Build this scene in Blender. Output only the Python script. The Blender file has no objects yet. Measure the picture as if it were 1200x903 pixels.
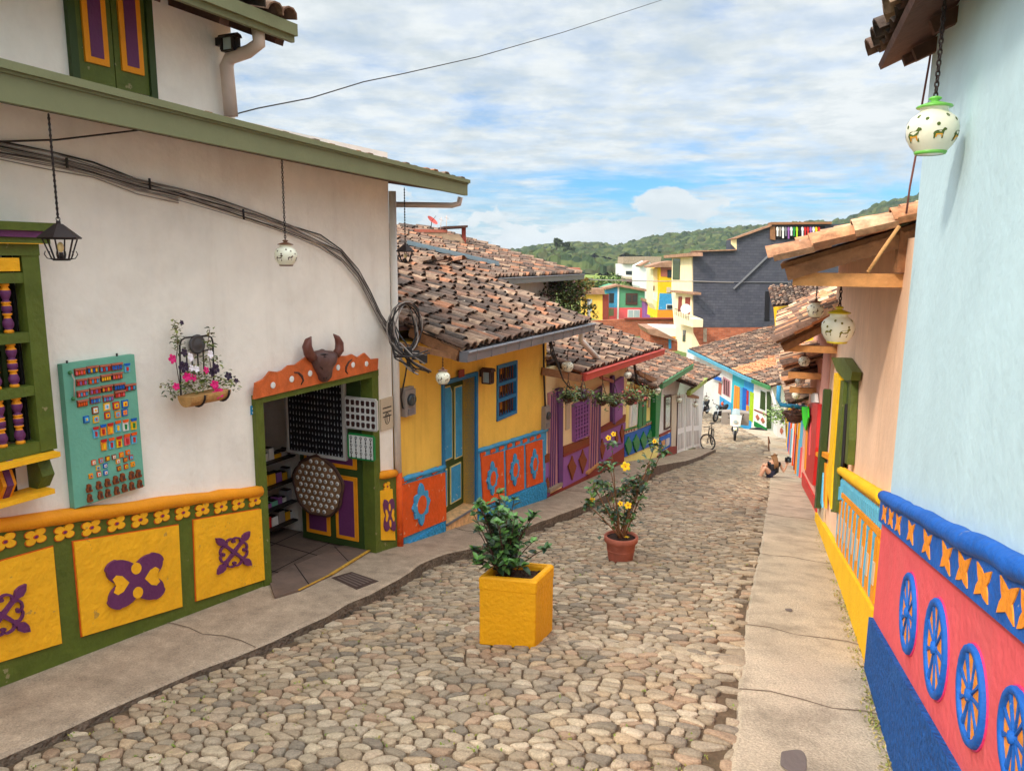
import bpy, math, random
import numpy as np
from mathutils import Vector, Matrix
random.seed(7); rs=np.random.RandomState(3)
C=bpy.context.scene.collection
PI=math.pi
# ---------------------------------------------------------------- camera model (level, pitched down a little)
W_,H_=1200,903; FPX=885.0; PITCH=math.radians(9.68); ROLL=math.radians(0.45)
CF=Vector((0,math.cos(PITCH),-math.sin(PITCH))); CU0=Vector((0,math.sin(PITCH),math.cos(PITCH))); CR0=Vector((1,0,0))
CR=CR0*math.cos(ROLL)+CU0*math.sin(ROLL); CU=CU0*math.cos(ROLL)-CR0*math.sin(ROLL)
def ray(u,v): return CF+CR*((u-W_/2)/FPX)+CU*((H_/2-v)/FPX)
def atY(u,v,Y): r=ray(u,v); return r*(Y/r.y)
def V(*a): return Vector(a)
def crop(x0,y0,s): return lambda x,y:(x0+x/s,y0+y/s)
UP=Vector((0,0,1))
class Fr:
    """vertical wall frame: O origin, u along the wall, n outwards"""
    def __init__(s,O,u,n=None,side=1):
        s.O=Vector(O); u=Vector(u); u.z=0; s.u=u.normalized()
        s.n=Vector(n) if n is not None else Vector((s.u.y,-s.u.x,0))*side
    def p(s,t,z,n=0): return Vector((s.O.x,s.O.y,0))+s.u*t+s.n*n+UP*z
    def T(s,u,v,n=0):
        r=ray(u,v); O=Vector((s.O.x,s.O.y,0))+s.n*n
        P=r*(O.dot(s.n)/r.dot(s.n)); return ((P-O).dot(s.u),P.z)
    def P(s,u,v,n=0): t,z=s.T(u,v,n); return s.p(t,z,n)
    def Ts(s,pts,n=0): return [s.T(a,b,n) for a,b in pts]
# ---------------------------------------------------------------- colours / materials
def lin(c):
    c=c/255.0
    return c/12.92 if c<=0.04045 else ((c+0.055)/1.055)**2.4
def rgb(r,g,b,k=1.0): return (min(lin(r)*k,.95),min(lin(g)*k,.95),min(lin(b)*k,.95),1)
MATS={}
def mat(name,col,rough=.75,var=.12,scale=3.0,bump=.15,bscale=40,spec=.3,metal=0,attr=None,dirt=0.0,dirtcol=(.10,.075,.05,1),obj=False,emit=None,chip=0.0,chipcol=None,streak=0.0,bdist=.012,grain=0.0):
    if name in MATS: return MATS[name]
    m=bpy.data.materials.new(name); m.use_nodes=True; nt=m.node_tree; nt.nodes.clear(); N=nt.nodes; L=nt.links
    out=N.new('ShaderNodeOutputMaterial'); b=N.new('ShaderNodeBsdfPrincipled'); L.new(b.outputs[0],out.inputs[0])
    b.inputs['Roughness'].default_value=rough; b.inputs['Metallic'].default_value=metal
    b.inputs['Specular IOR Level'].default_value=spec
    geo=N.new('ShaderNodeNewGeometry'); co=geo.outputs['Position']
    if obj: tc=N.new('ShaderNodeTexCoord'); co=tc.outputs['Object']
    src=None
    if attr:
        a=N.new('ShaderNodeAttribute'); a.attribute_name=attr; src=a.outputs['Color']
    nz=N.new('ShaderNodeTexNoise'); nz.inputs['Scale'].default_value=scale; nz.inputs['Detail'].default_value=7; nz.inputs['Roughness'].default_value=.65; L.new(co,nz.inputs['Vector'])
    mr=N.new('ShaderNodeMapRange'); mr.inputs['From Min'].default_value=.3; mr.inputs['From Max'].default_value=.7; mr.inputs['To Min'].default_value=1-var; mr.inputs['To Max'].default_value=1+var*.6
    L.new(nz.outputs['Fac'],mr.inputs['Value'])
    mul=N.new('ShaderNodeVectorMath'); mul.operation='SCALE'
    if src: L.new(src,mul.inputs[0])
    else: mul.inputs[0].default_value=col[:3]
    fac=mr.outputs[0]
    if grain>0:
        ng=N.new('ShaderNodeTexNoise'); ng.inputs['Scale'].default_value=75; ng.inputs['Detail'].default_value=4; ng.inputs['Roughness'].default_value=.8; L.new(co,ng.inputs['Vector'])
        mg=N.new('ShaderNodeMapRange'); mg.inputs['From Min'].default_value=.32; mg.inputs['From Max'].default_value=.68; mg.inputs['To Min'].default_value=1-grain; mg.inputs['To Max'].default_value=1+grain; L.new(ng.outputs['Fac'],mg.inputs['Value'])
        mm=N.new('ShaderNodeMath'); mm.operation='MULTIPLY'; L.new(fac,mm.inputs[0]); L.new(mg.outputs[0],mm.inputs[1]); fac=mm.outputs[0]
    L.new(fac,mul.inputs['Scale']); cur=mul.outputs[0]
    def over(cur,fac,c2):
        mx=N.new('ShaderNodeMix'); mx.data_type='RGBA'; L.new(fac,mx.inputs[0]); L.new(cur,mx.inputs[6]); mx.inputs[7].default_value=c2; return mx.outputs[2]
    if dirt>0:
        n2=N.new('ShaderNodeTexNoise'); n2.inputs['Scale'].default_value=1.3; n2.inputs['Detail'].default_value=9; n2.inputs['Roughness'].default_value=.72; L.new(co,n2.inputs['Vector'])
        m2=N.new('ShaderNodeMapRange'); m2.inputs['From Min'].default_value=.5; m2.inputs['From Max'].default_value=.75; m2.inputs['To Max'].default_value=dirt; L.new(n2.outputs['Fac'],m2.inputs['Value'])
        cur=over(cur,m2.outputs[0],dirtcol)
    if chip>0:
        n3=N.new('ShaderNodeTexNoise'); n3.inputs['Scale'].default_value=9; n3.inputs['Detail'].default_value=6; n3.inputs['Roughness'].default_value=.6; L.new(co,n3.inputs['Vector'])
        m3=N.new('ShaderNodeMapRange'); m3.inputs['From Min'].default_value=.70-chip*.1; m3.inputs['From Max'].default_value=.72-chip*.1; L.new(n3.outputs['Fac'],m3.inputs['Value'])
        cur=over(cur,m3.outputs[0],chipcol or (.5,.46,.4,1))
    if streak>0:
        mp=N.new('ShaderNodeMapping'); mp.inputs['Scale'].default_value=(5,5,.45); L.new(co,mp.inputs['Vector'])
        n4=N.new('ShaderNodeTexNoise'); n4.inputs['Scale'].default_value=1.0; n4.inputs['Detail'].default_value=8; n4.inputs['Roughness'].default_value=.7; L.new(mp.outputs[0],n4.inputs['Vector'])
        m4=N.new('ShaderNodeMapRange'); m4.inputs['From Min'].default_value=.52; m4.inputs['From Max'].default_value=.8; m4.inputs['To Max'].default_value=streak; L.new(n4.outputs['Fac'],m4.inputs['Value'])
        cur=over(cur,m4.outputs[0],dirtcol)
    L.new(cur,b.inputs['Base Color'])
    if emit: b.inputs['Emission Color'].default_value=emit; b.inputs['Emission Strength'].default_value=1
    if bump>0:
        nb=N.new('ShaderNodeTexNoise'); nb.inputs['Scale'].default_value=bscale; nb.inputs['Detail'].default_value=6; L.new(co,nb.inputs['Vector'])
        bp=N.new('ShaderNodeBump'); bp.inputs['Strength'].default_value=min(bump*2,1); bp.inputs['Distance'].default_value=bdist; L.new(nb.outputs['Fac'],bp.inputs['Height']); L.new(bp.outputs[0],b.inputs['Normal'])
    MATS[name]=m; return m
def plaster(name,col,dirt=.0,**k):
    k.setdefault('bump',.34); k.setdefault('bscale',16); k.setdefault('var',.10); k.setdefault('scale',1.6); k.setdefault('streak',.45)
    return mat(name,col,rough=.88,spec=.15,dirt=dirt,**k)
M={}
M['white']=plaster('white_plaster',rgb(250,240,228),streak=.22,dirt=.25,dirtcol=rgb(196,174,156))
M['white2']=plaster('old_white_plaster',rgb(222,214,206),dirt=.3,dirtcol=rgb(150,135,120))
M['green']=mat('olive_green_paint',rgb(88,100,34),rough=.55,var=.22,scale=6,bump=.35,bscale=24,dirt=.35,dirtcol=rgb(112,112,50),chip=.3,chipcol=rgb(140,130,90))
M['dgreen']=mat('dark_green_paint',rgb(54,72,30),rough=.5,var=.2,bump=.1)
M['fgreen']=mat('grey_green_board',rgb(118,118,84),rough=.6,var=.1,bump=.08)
M['yellow']=mat('warm_yellow_paint',rgb(253,180,30),rough=.65,var=.12,scale=7,bump=.55,bscale=22,dirt=.35,dirtcol=rgb(226,150,20),chip=.45,chipcol=rgb(200,150,60))
M['orange']=mat('orange_trim_paint',rgb(240,150,20),rough=.6,var=.12,bump=.3)
M['rust']=mat('rust_orange_edge',rgb(205,85,20),rough=.7)
M['purple']=mat('dark_purple_paint',rgb(104,48,92),rough=.5,var=.15,bump=.2)
M['ywall']=plaster('yellow_wall_paint',rgb(254,196,86),dirt=.10,dirtcol=rgb(190,130,60),chip=.0)
M['blue']=mat('sky_blue_paint',rgb(62,152,200),rough=.6,var=.18,scale=6,bump=.45,bscale=24,dirt=.3,dirtcol=rgb(110,170,196),chip=.5,chipcol=rgb(200,210,205))
M['blue2']=mat('bright_blue_stucco',rgb(56,156,208),rough=.85,var=.5,scale=24,bump=.9,bscale=26,bdist=.05)
M['dblue']=mat('mid_blue_door_frame',rgb(30,112,160),rough=.5,var=.14,bump=.1)
M['orangered']=mat('orange_red_paint',rgb(230,88,22),rough=.7,var=.16,scale=6,bump=.5,bscale=22,dirt=.35,dirtcol=rgb(200,90,40),chip=.5,chipcol=rgb(222,160,120))
M['red']=mat('red_paint',rgb(196,38,36),rough=.5,var=.15,bump=.1)
M['brick_red']=mat('brown_red_plinth_paint',rgb(140,58,44),rough=.8,var=.2,bump=.3)
M['cream']=plaster('cream_wall',rgb(252,224,172),dirt=.25,dirtcol=rgb(210,170,120))
M['creamf']=plaster('pale_cream_far',rgb(250,226,184),dirt=.2,dirtcol=rgb(206,176,140))
M['cream2']=plaster('pale_yellow_wall',rgb(246,226,140),dirt=.1,dirtcol=rgb(190,160,90))
M['lilac']=mat('lilac_paint',rgb(150,94,160),rough=.65,var=.12,bump=.2)
M['lilac_d']=mat('deep_purple_paint',rgb(96,54,112),rough=.55,var=.14,bump=.1)
M['pinkwood']=mat('dusty_pink_door',rgb(184,128,136),rough=.6,var=.12,bump=.1)
M['brownmot']=mat('brown_relief_paint',rgb(140,70,34),rough=.7,var=.35,scale=40)
M['grass_g']=mat('leaf_green_paint',rgb(30,128,62),rough=.55,var=.12,bump=.1)
M['cobblue']=mat('cobalt_relief_paint',rgb(20,94,182),rough=.65,var=.22,scale=7,bump=.8,bscale=20,dirt=.3,dirtcol=rgb(40,110,190),chip=.25,chipcol=rgb(150,150,160))
M['coral']=plaster('coral_pink_paint',rgb(232,96,100),dirt=.4,dirtcol=rgb(206,110,104),bump=.45)
M['cobase']=mat('cobalt_rough_stucco',rgb(20,88,164),rough=.85,var=.5,scale=30,bump=1.0,bscale=34,bdist=.05,dirt=.4,dirtcol=rgb(60,120,190))
M['orange2']=mat('bright_orange_paint',rgb(250,150,40),rough=.6,var=.2,scale=20,bump=.35)
M['pblue']=plaster('pale_blue_wall',rgb(196,220,227),dirt=.22,dirtcol=rgb(178,202,210),bump=.2,streak=.3)
M['peach']=plaster('peach_wall',rgb(246,204,172),dirt=.25,dirtcol=rgb(190,140,110),bump=.2)
M['salmon']=plaster('salmon_wall',rgb(236,170,150),dirt=.2,dirtcol=rgb(190,130,110))
M['sunyellow']=mat('sun_yellow_plinth',rgb(253,192,24),rough=.75,var=.10,bump=.5,bscale=26,dirt=.12,dirtcol=rgb(200,140,20))
M['lblue']=mat('light_blue_relief',rgb(96,180,214),rough=.6,var=.1,bump=.15)
M['wood']=mat('weathered_timber',rgb(150,104,70),rough=.8,var=.35,scale=12,bump=.4,bscale=30,dirt=.4,dirtcol=rgb(80,55,40))
M['newwood']=mat('new_timber',rgb(206,146,88),rough=.7,var=.25,scale=10,bump=.3,bscale=28)
M['dwood']=mat('dark_timber',rgb(84,56,46),rough=.8,var=.3,scale=12,bump=.3)
M['board']=mat('varnished_orange_board',rgb(206,100,50),rough=.5,var=.3,scale=9,bump=.15)
M['iron']=mat('dark_iron',rgb(52,42,40),rough=.5,var=.2,metal=.4,bump=.05)
M['gutter']=mat('grey_gutter_metal',rgb(126,124,128),rough=.45,var=.1,metal=.3,bump=.05)
M['gutter_r']=mat('red_gutter_metal',rgb(196,74,62),rough=.5,var=.12,bump=.05)
M['gutter_g']=mat('green_gutter_metal',rgb(70,130,80),rough=.5,var=.12,bump=.05)
M['gutter_y']=mat('lime_gutter_metal',rgb(150,160,70),rough=.5,var=.12,bump=.05)
M['gutter_b']=mat('blue_gutter_metal',rgb(90,160,185),rough=.5,var=.12,bump=.05)
M['pipe']=mat('old_white_pipe',rgb(206,184,170),rough=.6,var=.12,dirt=.25,dirtcol=rgb(150,115,95),bump=.05)
M['pipew']=mat('white_pipe',rgb(225,215,205),rough=.5,var=.08,bump=.03)
M['flash']=mat('bluish_flashing',rgb(140,158,166),rough=.4,metal=.5,bump=.03)
M['cable']=mat('black_cable',rgb(50,44,42),rough=.6,bump=0)
M['cableg']=mat('grey_cable',rgb(150,138,130),rough=.6,bump=0)
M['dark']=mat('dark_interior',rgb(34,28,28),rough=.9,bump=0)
M['black']=mat('black_paint',rgb(24,22,26),rough=.5,bump=0)
M['glass']=mat('dark_glass',rgb(52,58,62),rough=.12,spec=.6,bump=0)
M['lglass']=mat('pale_glass',rgb(176,190,192),rough=.15,spec=.6,bump=0)
M['ceramic']=mat('glazed_ceramic',rgb(236,230,206),rough=.3,spec=.5,var=.05,bump=.03)
M['teal']=mat('turquoise_board',rgb(112,176,152),rough=.7,var=.12,bump=.15,dirt=.15,dirtcol=rgb(70,120,100))
M['terra']=mat('terracotta_pot',rgb(184,104,82),rough=.75,var=.18,scale=8,bump=.2,dirt=.2,dirtcol=rgb(130,80,70))
M['soil']=mat('soil',rgb(70,48,38),rough=1,var=.4,scale=30,bump=1.2,bscale=60)
M['ypot']=mat('yellow_concrete_paint',rgb(246,170,14),rough=.6,var=.08,bump=.5,bscale=30,dirt=.14,dirtcol=rgb(180,110,10))
M['log']=mat('log_bark',rgb(196,146,88),rough=.8,var=.3,scale=14,bump=.5)
M['tile']=mat('clay_tiles',None,rough=.92,var=.5,scale=11,bump=.6,bscale=30,attr='col',dirt=.55,dirtcol=rgb(88,76,68),chip=.25,chipcol=rgb(186,168,148))
M['tilefar']=mat('clay_tiles_far',None,rough=.9,var=.35,scale=3,bump=0,attr='col')
M['stone']=mat('cobble_stone',None,rough=.9,var=.22,scale=14,bump=.8,bscale=60,attr='col',dirt=.35,dirtcol=rgb(150,124,100),grain=.28)
M['mortar']=mat('earthy_joint',rgb(106,84,64),rough=1,var=.4,scale=9,bump=1.0,bscale=60,dirt=.5,dirtcol=rgb(98,86,60))
M['crack']=mat('pavement_crack',rgb(120,102,86),rough=1,bump=0)
M['moss']=mat('moss_weeds',rgb(110,116,40),rough=1,var=.4,scale=20,bump=.5)
M['hand']=mat('skin',rgb(214,160,130),rough=.6,bump=0)
M['leaf']=mat('dark_leaf',None,rough=.38,spec=.45,var=.2,scale=30,bump=0,attr='col')
M['plate']=mat('beige_plaque',rgb(204,184,158),rough=.6,var=.12,bump=.1)
M['signblue']=mat('small_blue_sign',rgb(50,140,190),rough=.5,bump=0)
M['silver']=mat('silver_metal',rgb(200,200,205),rough=.35,metal=.6,bump=0)
M['whitep']=mat('white_paint',rgb(228,224,218),rough=.6,var=.06,bump=.1)
M['wframe']=mat('white_frame',rgb(190,184,178),rough=.4,var=.1,bump=0)
M['brick']=None
def brickmat(name,c1,c2,mortar,sc=1.0,bw=.3,rh=.1):
    m=bpy.data.materials.new(name); m.use_nodes=True; nt=m.node_tree; N=nt.nodes; L=nt.links; b=N['Principled BSDF']
    uv=N.new('ShaderNodeUVMap'); br=N.new('ShaderNodeTexBrick'); br.inputs['Color1'].default_value=c1; br.inputs['Color2'].default_value=c2; br.inputs['Mortar'].default_value=mortar
    br.inputs['Scale'].default_value=sc; br.inputs['Brick Width'].default_value=bw; br.inputs['Row Height'].default_value=rh; br.inputs['Mortar Size'].default_value=.008; br.inputs['Mortar Smooth'].default_value=.3
    nz=N.new('ShaderNodeTexNoise'); nz.inputs['Scale'].default_value=1.5; nz.inputs['Detail'].default_value=7; nz.inputs['Roughness'].default_value=.7
    geo=N.new('ShaderNodeNewGeometry'); L.new(geo.outputs['Position'],nz.inputs['Vector'])
    mr=N.new('ShaderNodeMapRange'); mr.inputs['To Min'].default_value=.6; mr.inputs['To Max'].default_value=1.35; L.new(nz.outputs['Fac'],mr.inputs['Value'])
    sc_=N.new('ShaderNodeVectorMath'); sc_.operation='SCALE'; L.new(br.outputs['Color'],sc_.inputs[0]); L.new(mr.outputs[0],sc_.inputs['Scale'])
    L.new(uv.outputs[0],br.inputs['Vector']); L.new(sc_.outputs[0],b.inputs['Base Color']); b.inputs['Roughness'].default_value=.9; b.inputs['Specular IOR Level'].default_value=.2
    bp=N.new('ShaderNodeBump'); bp.inputs['Strength'].default_value=.8; bp.inputs['Distance'].default_value=.02; L.new(br.outputs['Fac'],bp.inputs['Height']); bp.invert=True; L.new(bp.outputs[0],b.inputs['Normal'])
    return m
M['blackbrick']=brickmat('black_painted_brick',rgb(74,74,84),rgb(84,84,92),rgb(68,68,76),1,.42,.21)
M['brick']=brickmat('raw_orange_brick',rgb(190,108,76),rgb(160,86,60),rgb(150,128,110),1,.36,.16)
# concrete pavement
def concretemat():
    m=mat('worn_concrete',rgb(172,150,128),rough=.92,var=.32,scale=5,bump=.7,bscale=55,dirt=.5,dirtcol=rgb(126,104,86),spec=.15,grain=.35); return m
M['conc']=concretemat()
M['conc_w']=mat('pale_worn_concrete',rgb(190,170,146),rough=.92,var=.42,scale=2.6,bump=.7,bscale=55,dirt=.5,dirtcol=rgb(134,112,92),spec=.15,grain=.35)
M['slate']=mat('slate_floor',rgb(120,98,86),rough=.6,var=.35,scale=3,bump=.2,dirt=.4,dirtcol=rgb(70,60,58))
# ---------------------------------------------------------------- mesh builder
class MB:
    def __init__(s): s.v=[]; s.f=[]; s.mi=[]; s.col=[]; s.sm=[]; s.uv={}
    def add(s,vs,fs,mi=0,col=None,smooth=False):
        o=len(s.v); s.v+= [tuple(v) for v in vs]
        for f in fs: s.f.append(tuple(i+o for i in f)); s.mi.append(mi); s.col.append(col); s.sm.append(smooth)
        return s
    def prism(s,a,b,mi=0,col=None,smooth=False):
        n=len(a); fs=[tuple(range(n-1,-1,-1)),tuple(range(n,2*n))]
        for i in range(n): j=(i+1)%n; fs.append((i,j,n+j,n+i))
        s.add(list(a)+list(b),fs,mi,col,smooth); return s
    def slab(s,F,tz,n0,n1,mi=0,col=None):
        # front at n1
        return s.prism([F.p(t,z,n1) for t,z in tz],[F.p(t,z,n0) for t,z in tz],mi,col)
    def box(s,c,d,mi=0,rz=0,col=None):
        x,y,z=d[0]/2,d[1]/2,d[2]/2; R=Matrix.Rotation(rz,3,'Z'); c=Vector(c)
        a=[c+R@Vector(q) for q in ((-x,-y,-z),(x,-y,-z),(x,y,-z),(-x,y,-z))]; b=[q+Vector((0,0,2*z)) for q in a]
        return s.prism(a,b,mi,col)
    def bar(s,p,q,w,h,mi=0,up=UP,col=None):
        p=Vector(p);q=Vector(q); d=(q-p).normalized(); sd=d.cross(up)
        if sd.length<1e-4: sd=d.cross(Vector((1,0,0)))
        sd.normalize(); u2=sd.cross(d).normalized()
        r=[sd*w/2+u2*h/2,-sd*w/2+u2*h/2,-sd*w/2-u2*h/2,sd*w/2-u2*h/2]
        return s.prism([p+k for k in r],[q+k for k in r],mi,col)
    def tube(s,pts,r,seg=6,mi=0,closed=False,col=None,caps=True):
        pts=[Vector(p) for p in pts]; n=len(pts); rr=r if isinstance(r,(list,tuple)) else [r]*n
        vs=[]; pv=None
        for i,p in enumerate(pts):
            a=pts[i-1] if (i>0 or closed) else p; b=pts[(i+1)%n] if (i<n-1 or closed) else p
            d=(b-a); d=d.normalized() if d.length>1e-9 else UP
            if pv is None:
                e=d.cross(UP); 
                if e.length<1e-3: e=d.cross(Vector((1,0,0)))
            else:
                e=pv-d*pv.dot(d)
                if e.length<1e-4: e=d.cross(UP)
            e.normalize(); pv=e; g=d.cross(e)
            for k in range(seg):
                an=2*PI*k/seg; vs.append(p+(e*math.cos(an)+g*math.sin(an))*rr[i])
        fs=[]
        m=n if closed else n-1
        for i in range(m):
            j=(i+1)%n
            for k in range(seg): k2=(k+1)%seg; fs.append((i*seg+k,i*seg+k2,j*seg+k2,j*seg+k))
        if not closed and caps: fs.append(tuple(range(seg-1,-1,-1))); fs.append(tuple((n-1)*seg+k for k in range(seg)))
        return s.add(vs,fs,mi,col,True)
    def lathe(s,prof,seg=16,c=(0,0,0),mi=0,col=None,axis=None,smooth=True,cap=True):
        c=Vector(c); ax=Vector(axis).normalized() if axis is not None else UP
        e=ax.cross(Vector((1,0,0))); 
        if e.length<.1: e=ax.cross(Vector((0,1,0)))
        e.normalize(); g=ax.cross(e); vs=[]
        for r,z in prof:
            for k in range(seg): a=2*PI*k/seg; vs.append(c+ax*z+(e*math.cos(a)+g*math.sin(a))*r)
        fs=[]
        for i in range(len(prof)-1):
            for k in range(seg): k2=(k+1)%seg; fs.append((i*seg+k,i*seg+k2,(i+1)*seg+k2,(i+1)*seg+k))
        if cap:
            if prof[0][0]>1e-4: fs.append(tuple(range(seg-1,-1,-1)))
            if prof[-1][0]>1e-4: fs.append(tuple((len(prof)-1)*seg+k for k in range(seg)))
        return s.add(vs,fs,mi,col,smooth)
    def ball(s,c,r,seg=8,rings=5,mi=0,col=None):
        sx,sy,sz=(r,r,r) if not isinstance(r,(tuple,list)) else r; vs=[]; c=Vector(c)
        for i in range(rings+1):
            th=PI*i/rings
            for k in range(seg): a=2*PI*k/seg; vs.append(c+Vector((sx*math.sin(th)*math.cos(a),sy*math.sin(th)*math.sin(a),-sz*math.cos(th))))
        fs=[]
        for i in range(rings):
            for k in range(seg): k2=(k+1)%seg; fs.append((i*seg+k,i*seg+k2,(i+1)*seg+k2,(i+1)*seg+k))
        return s.add(vs,fs,mi,col,True)
    def torus(s,c,R,r,axis,seg=24,rs_=6,mi=0):
        ax=Vector(axis).normalized(); e=ax.cross(UP)
        if e.length<.1: e=ax.cross(Vector((1,0,0)))
        e.normalize(); g=ax.cross(e); c=Vector(c)
        return s.tube([c+(e*math.cos(2*PI*i/seg)+g*math.sin(2*PI*i/seg))*R for i in range(seg)],r,rs_,mi,closed=True)
    def build(s,name,mats,parent=None,label=None,uv=None,origin=None):
        if not s.v: return None
        me=bpy.data.meshes.new(name); base=Vector((0,0,0)); p=parent
        while p is not None: base=base+p.location; p=p.parent
        loc=Vector(origin)-base if origin is not None else Vector((0,0,0)); off=base+loc
        va=np.array([tuple(v) for v in s.v],dtype=float)-np.array(off)
        me.from_pydata([tuple(r) for r in va],[],s.f)
        if not isinstance(mats,(list,tuple)): mats=[mats]
        for m in mats: me.materials.append(M[m] if isinstance(m,str) else m)
        me.polygons.foreach_set('material_index',s.mi); me.polygons.foreach_set('use_smooth',s.sm)
        if any(c is not None for c in s.col):
            at=me.color_attributes.new('col','FLOAT_COLOR','CORNER'); arr=np.ones((len(me.loops),4),dtype=np.float32); i=0
            for pl,c in zip(me.polygons,s.col):
                n=pl.loop_total; arr[i:i+n,:3]=(c[:3] if c is not None else (.3,.3,.3)); i+=n
            at.data.foreach_set('color',arr.ravel())
        if uv is not None:
            ul=me.uv_layers.new(name='UVMap'); arr=np.zeros((len(me.loops),2),dtype=np.float32); k=0
            for pl in me.polygons:
                for vi in pl.vertices:
                    arr[k]=uv(Vector(s.v[vi])); k+=1
            ul.data.foreach_set('uv',arr.ravel())
        me.update(); 
        o=bpy.data.objects.new(name,me); C.objects.link(o); o.parent=parent; o.location=loc
        if label: o['label']=label
        return o
def thing(name,label,cat,loc=(0,0,0),group=None,rz=0):
    o=bpy.data.objects.new(name,None); C.objects.link(o); o.location=loc; o.rotation_euler=(0,0,rz); o.empty_display_size=.2
    o['label']=label; o['category']=cat
    if group: o['group']=group
    return o
def tag(o,label,cat,group=None):
    o['label']=label; o['category']=cat
    if group: o['group']=group
    return o
def struct(o): o['kind']='structure'; return o
def copy_tree(o,parent=None):
    c=o.copy(); C.objects.link(c); c.parent=parent
    for ch in list(o.children): copy_tree(ch,c)
    return c
def place(o,loc,rz=None,label=None,group=None,scale=None):
    o.location=loc
    if rz is not None: o.rotation_euler=(0,0,rz)
    if scale: o.scale=(scale,)*3
    if label: o['label']=label
    if group: o['group']=group
    return o
# extrude polygon on frame directly from px
def pxslab(F,px,n1,th=.02,parent=None,name='panel',m='white',label=None):
    mb=MB(); mb.slab(F,F.Ts(px,n1),n1-th,n1); return mb.build(name,m,parent,label)
def quadmap(q,a,b):
    # q: TL,TR,BR,BL (t,z); a,b in -1..1 (b up)
    a=(a+1)/2; b=(1-b)/2
    t=(1-a)*(1-b)*q[0][0]+a*(1-b)*q[1][0]+a*b*q[2][0]+(1-a)*b*q[3][0]
    z=(1-a)*(1-b)*q[0][1]+a*(1-b)*q[1][1]+a*b*q[2][1]+(1-a)*b*q[3][1]
    return (t,z)
def shape(mb,F,q,pts,n0,n1,mi=0): mb.slab(F,[quadmap(q,a,b) for a,b in pts],n0,n1,mi)
def lineat(pts):
    xs=[p[0] for p in pts]; ys=[p[1] for p in pts]
    def g(t):
        if t<=xs[0]: return ys[0]+(ys[1]-ys[0])/(xs[1]-xs[0])*(t-xs[0])
        if t>=xs[-1]: return ys[-1]+(ys[-1]-ys[-2])/(xs[-1]-xs[-2])*(t-xs[-1])
        return float(np.interp(t,xs,ys))
    return g
def wallmesh(mb,F,t0,t1,bot,top,holes,n0,n1,mi=0,extra=()):
    """wall slab between t0,t1; bot/top functions of t; holes (ta,tb,za,zb)"""
    ts=sorted(set([t0,t1]+[h[0] for h in holes]+[h[1] for h in holes]+list(extra)))
    ts=[t for t in ts if t0-1e-6<=t<=t1+1e-6]
    for a,b in zip(ts[:-1],ts[1:]):
        if b-a<1e-5: continue
        m=(a+b)/2; hs=sorted([h for h in holes if h[0]<m<h[1]],key=lambda h:h[2])
        lo=(bot(a),bot(b))
        segs=[]
        for h in hs: segs.append((lo,(h[2],h[2]))); lo=(h[3],h[3])
        segs.append((lo,(top(a),top(b))))
        for l,h in segs:
            if min(h[0]-l[0],h[1]-l[1])<1e-4: continue
            mb.slab(F,[(a,l[0]),(b,l[1]),(b,h[1]),(a,h[0])],n0,n1,mi)
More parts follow.
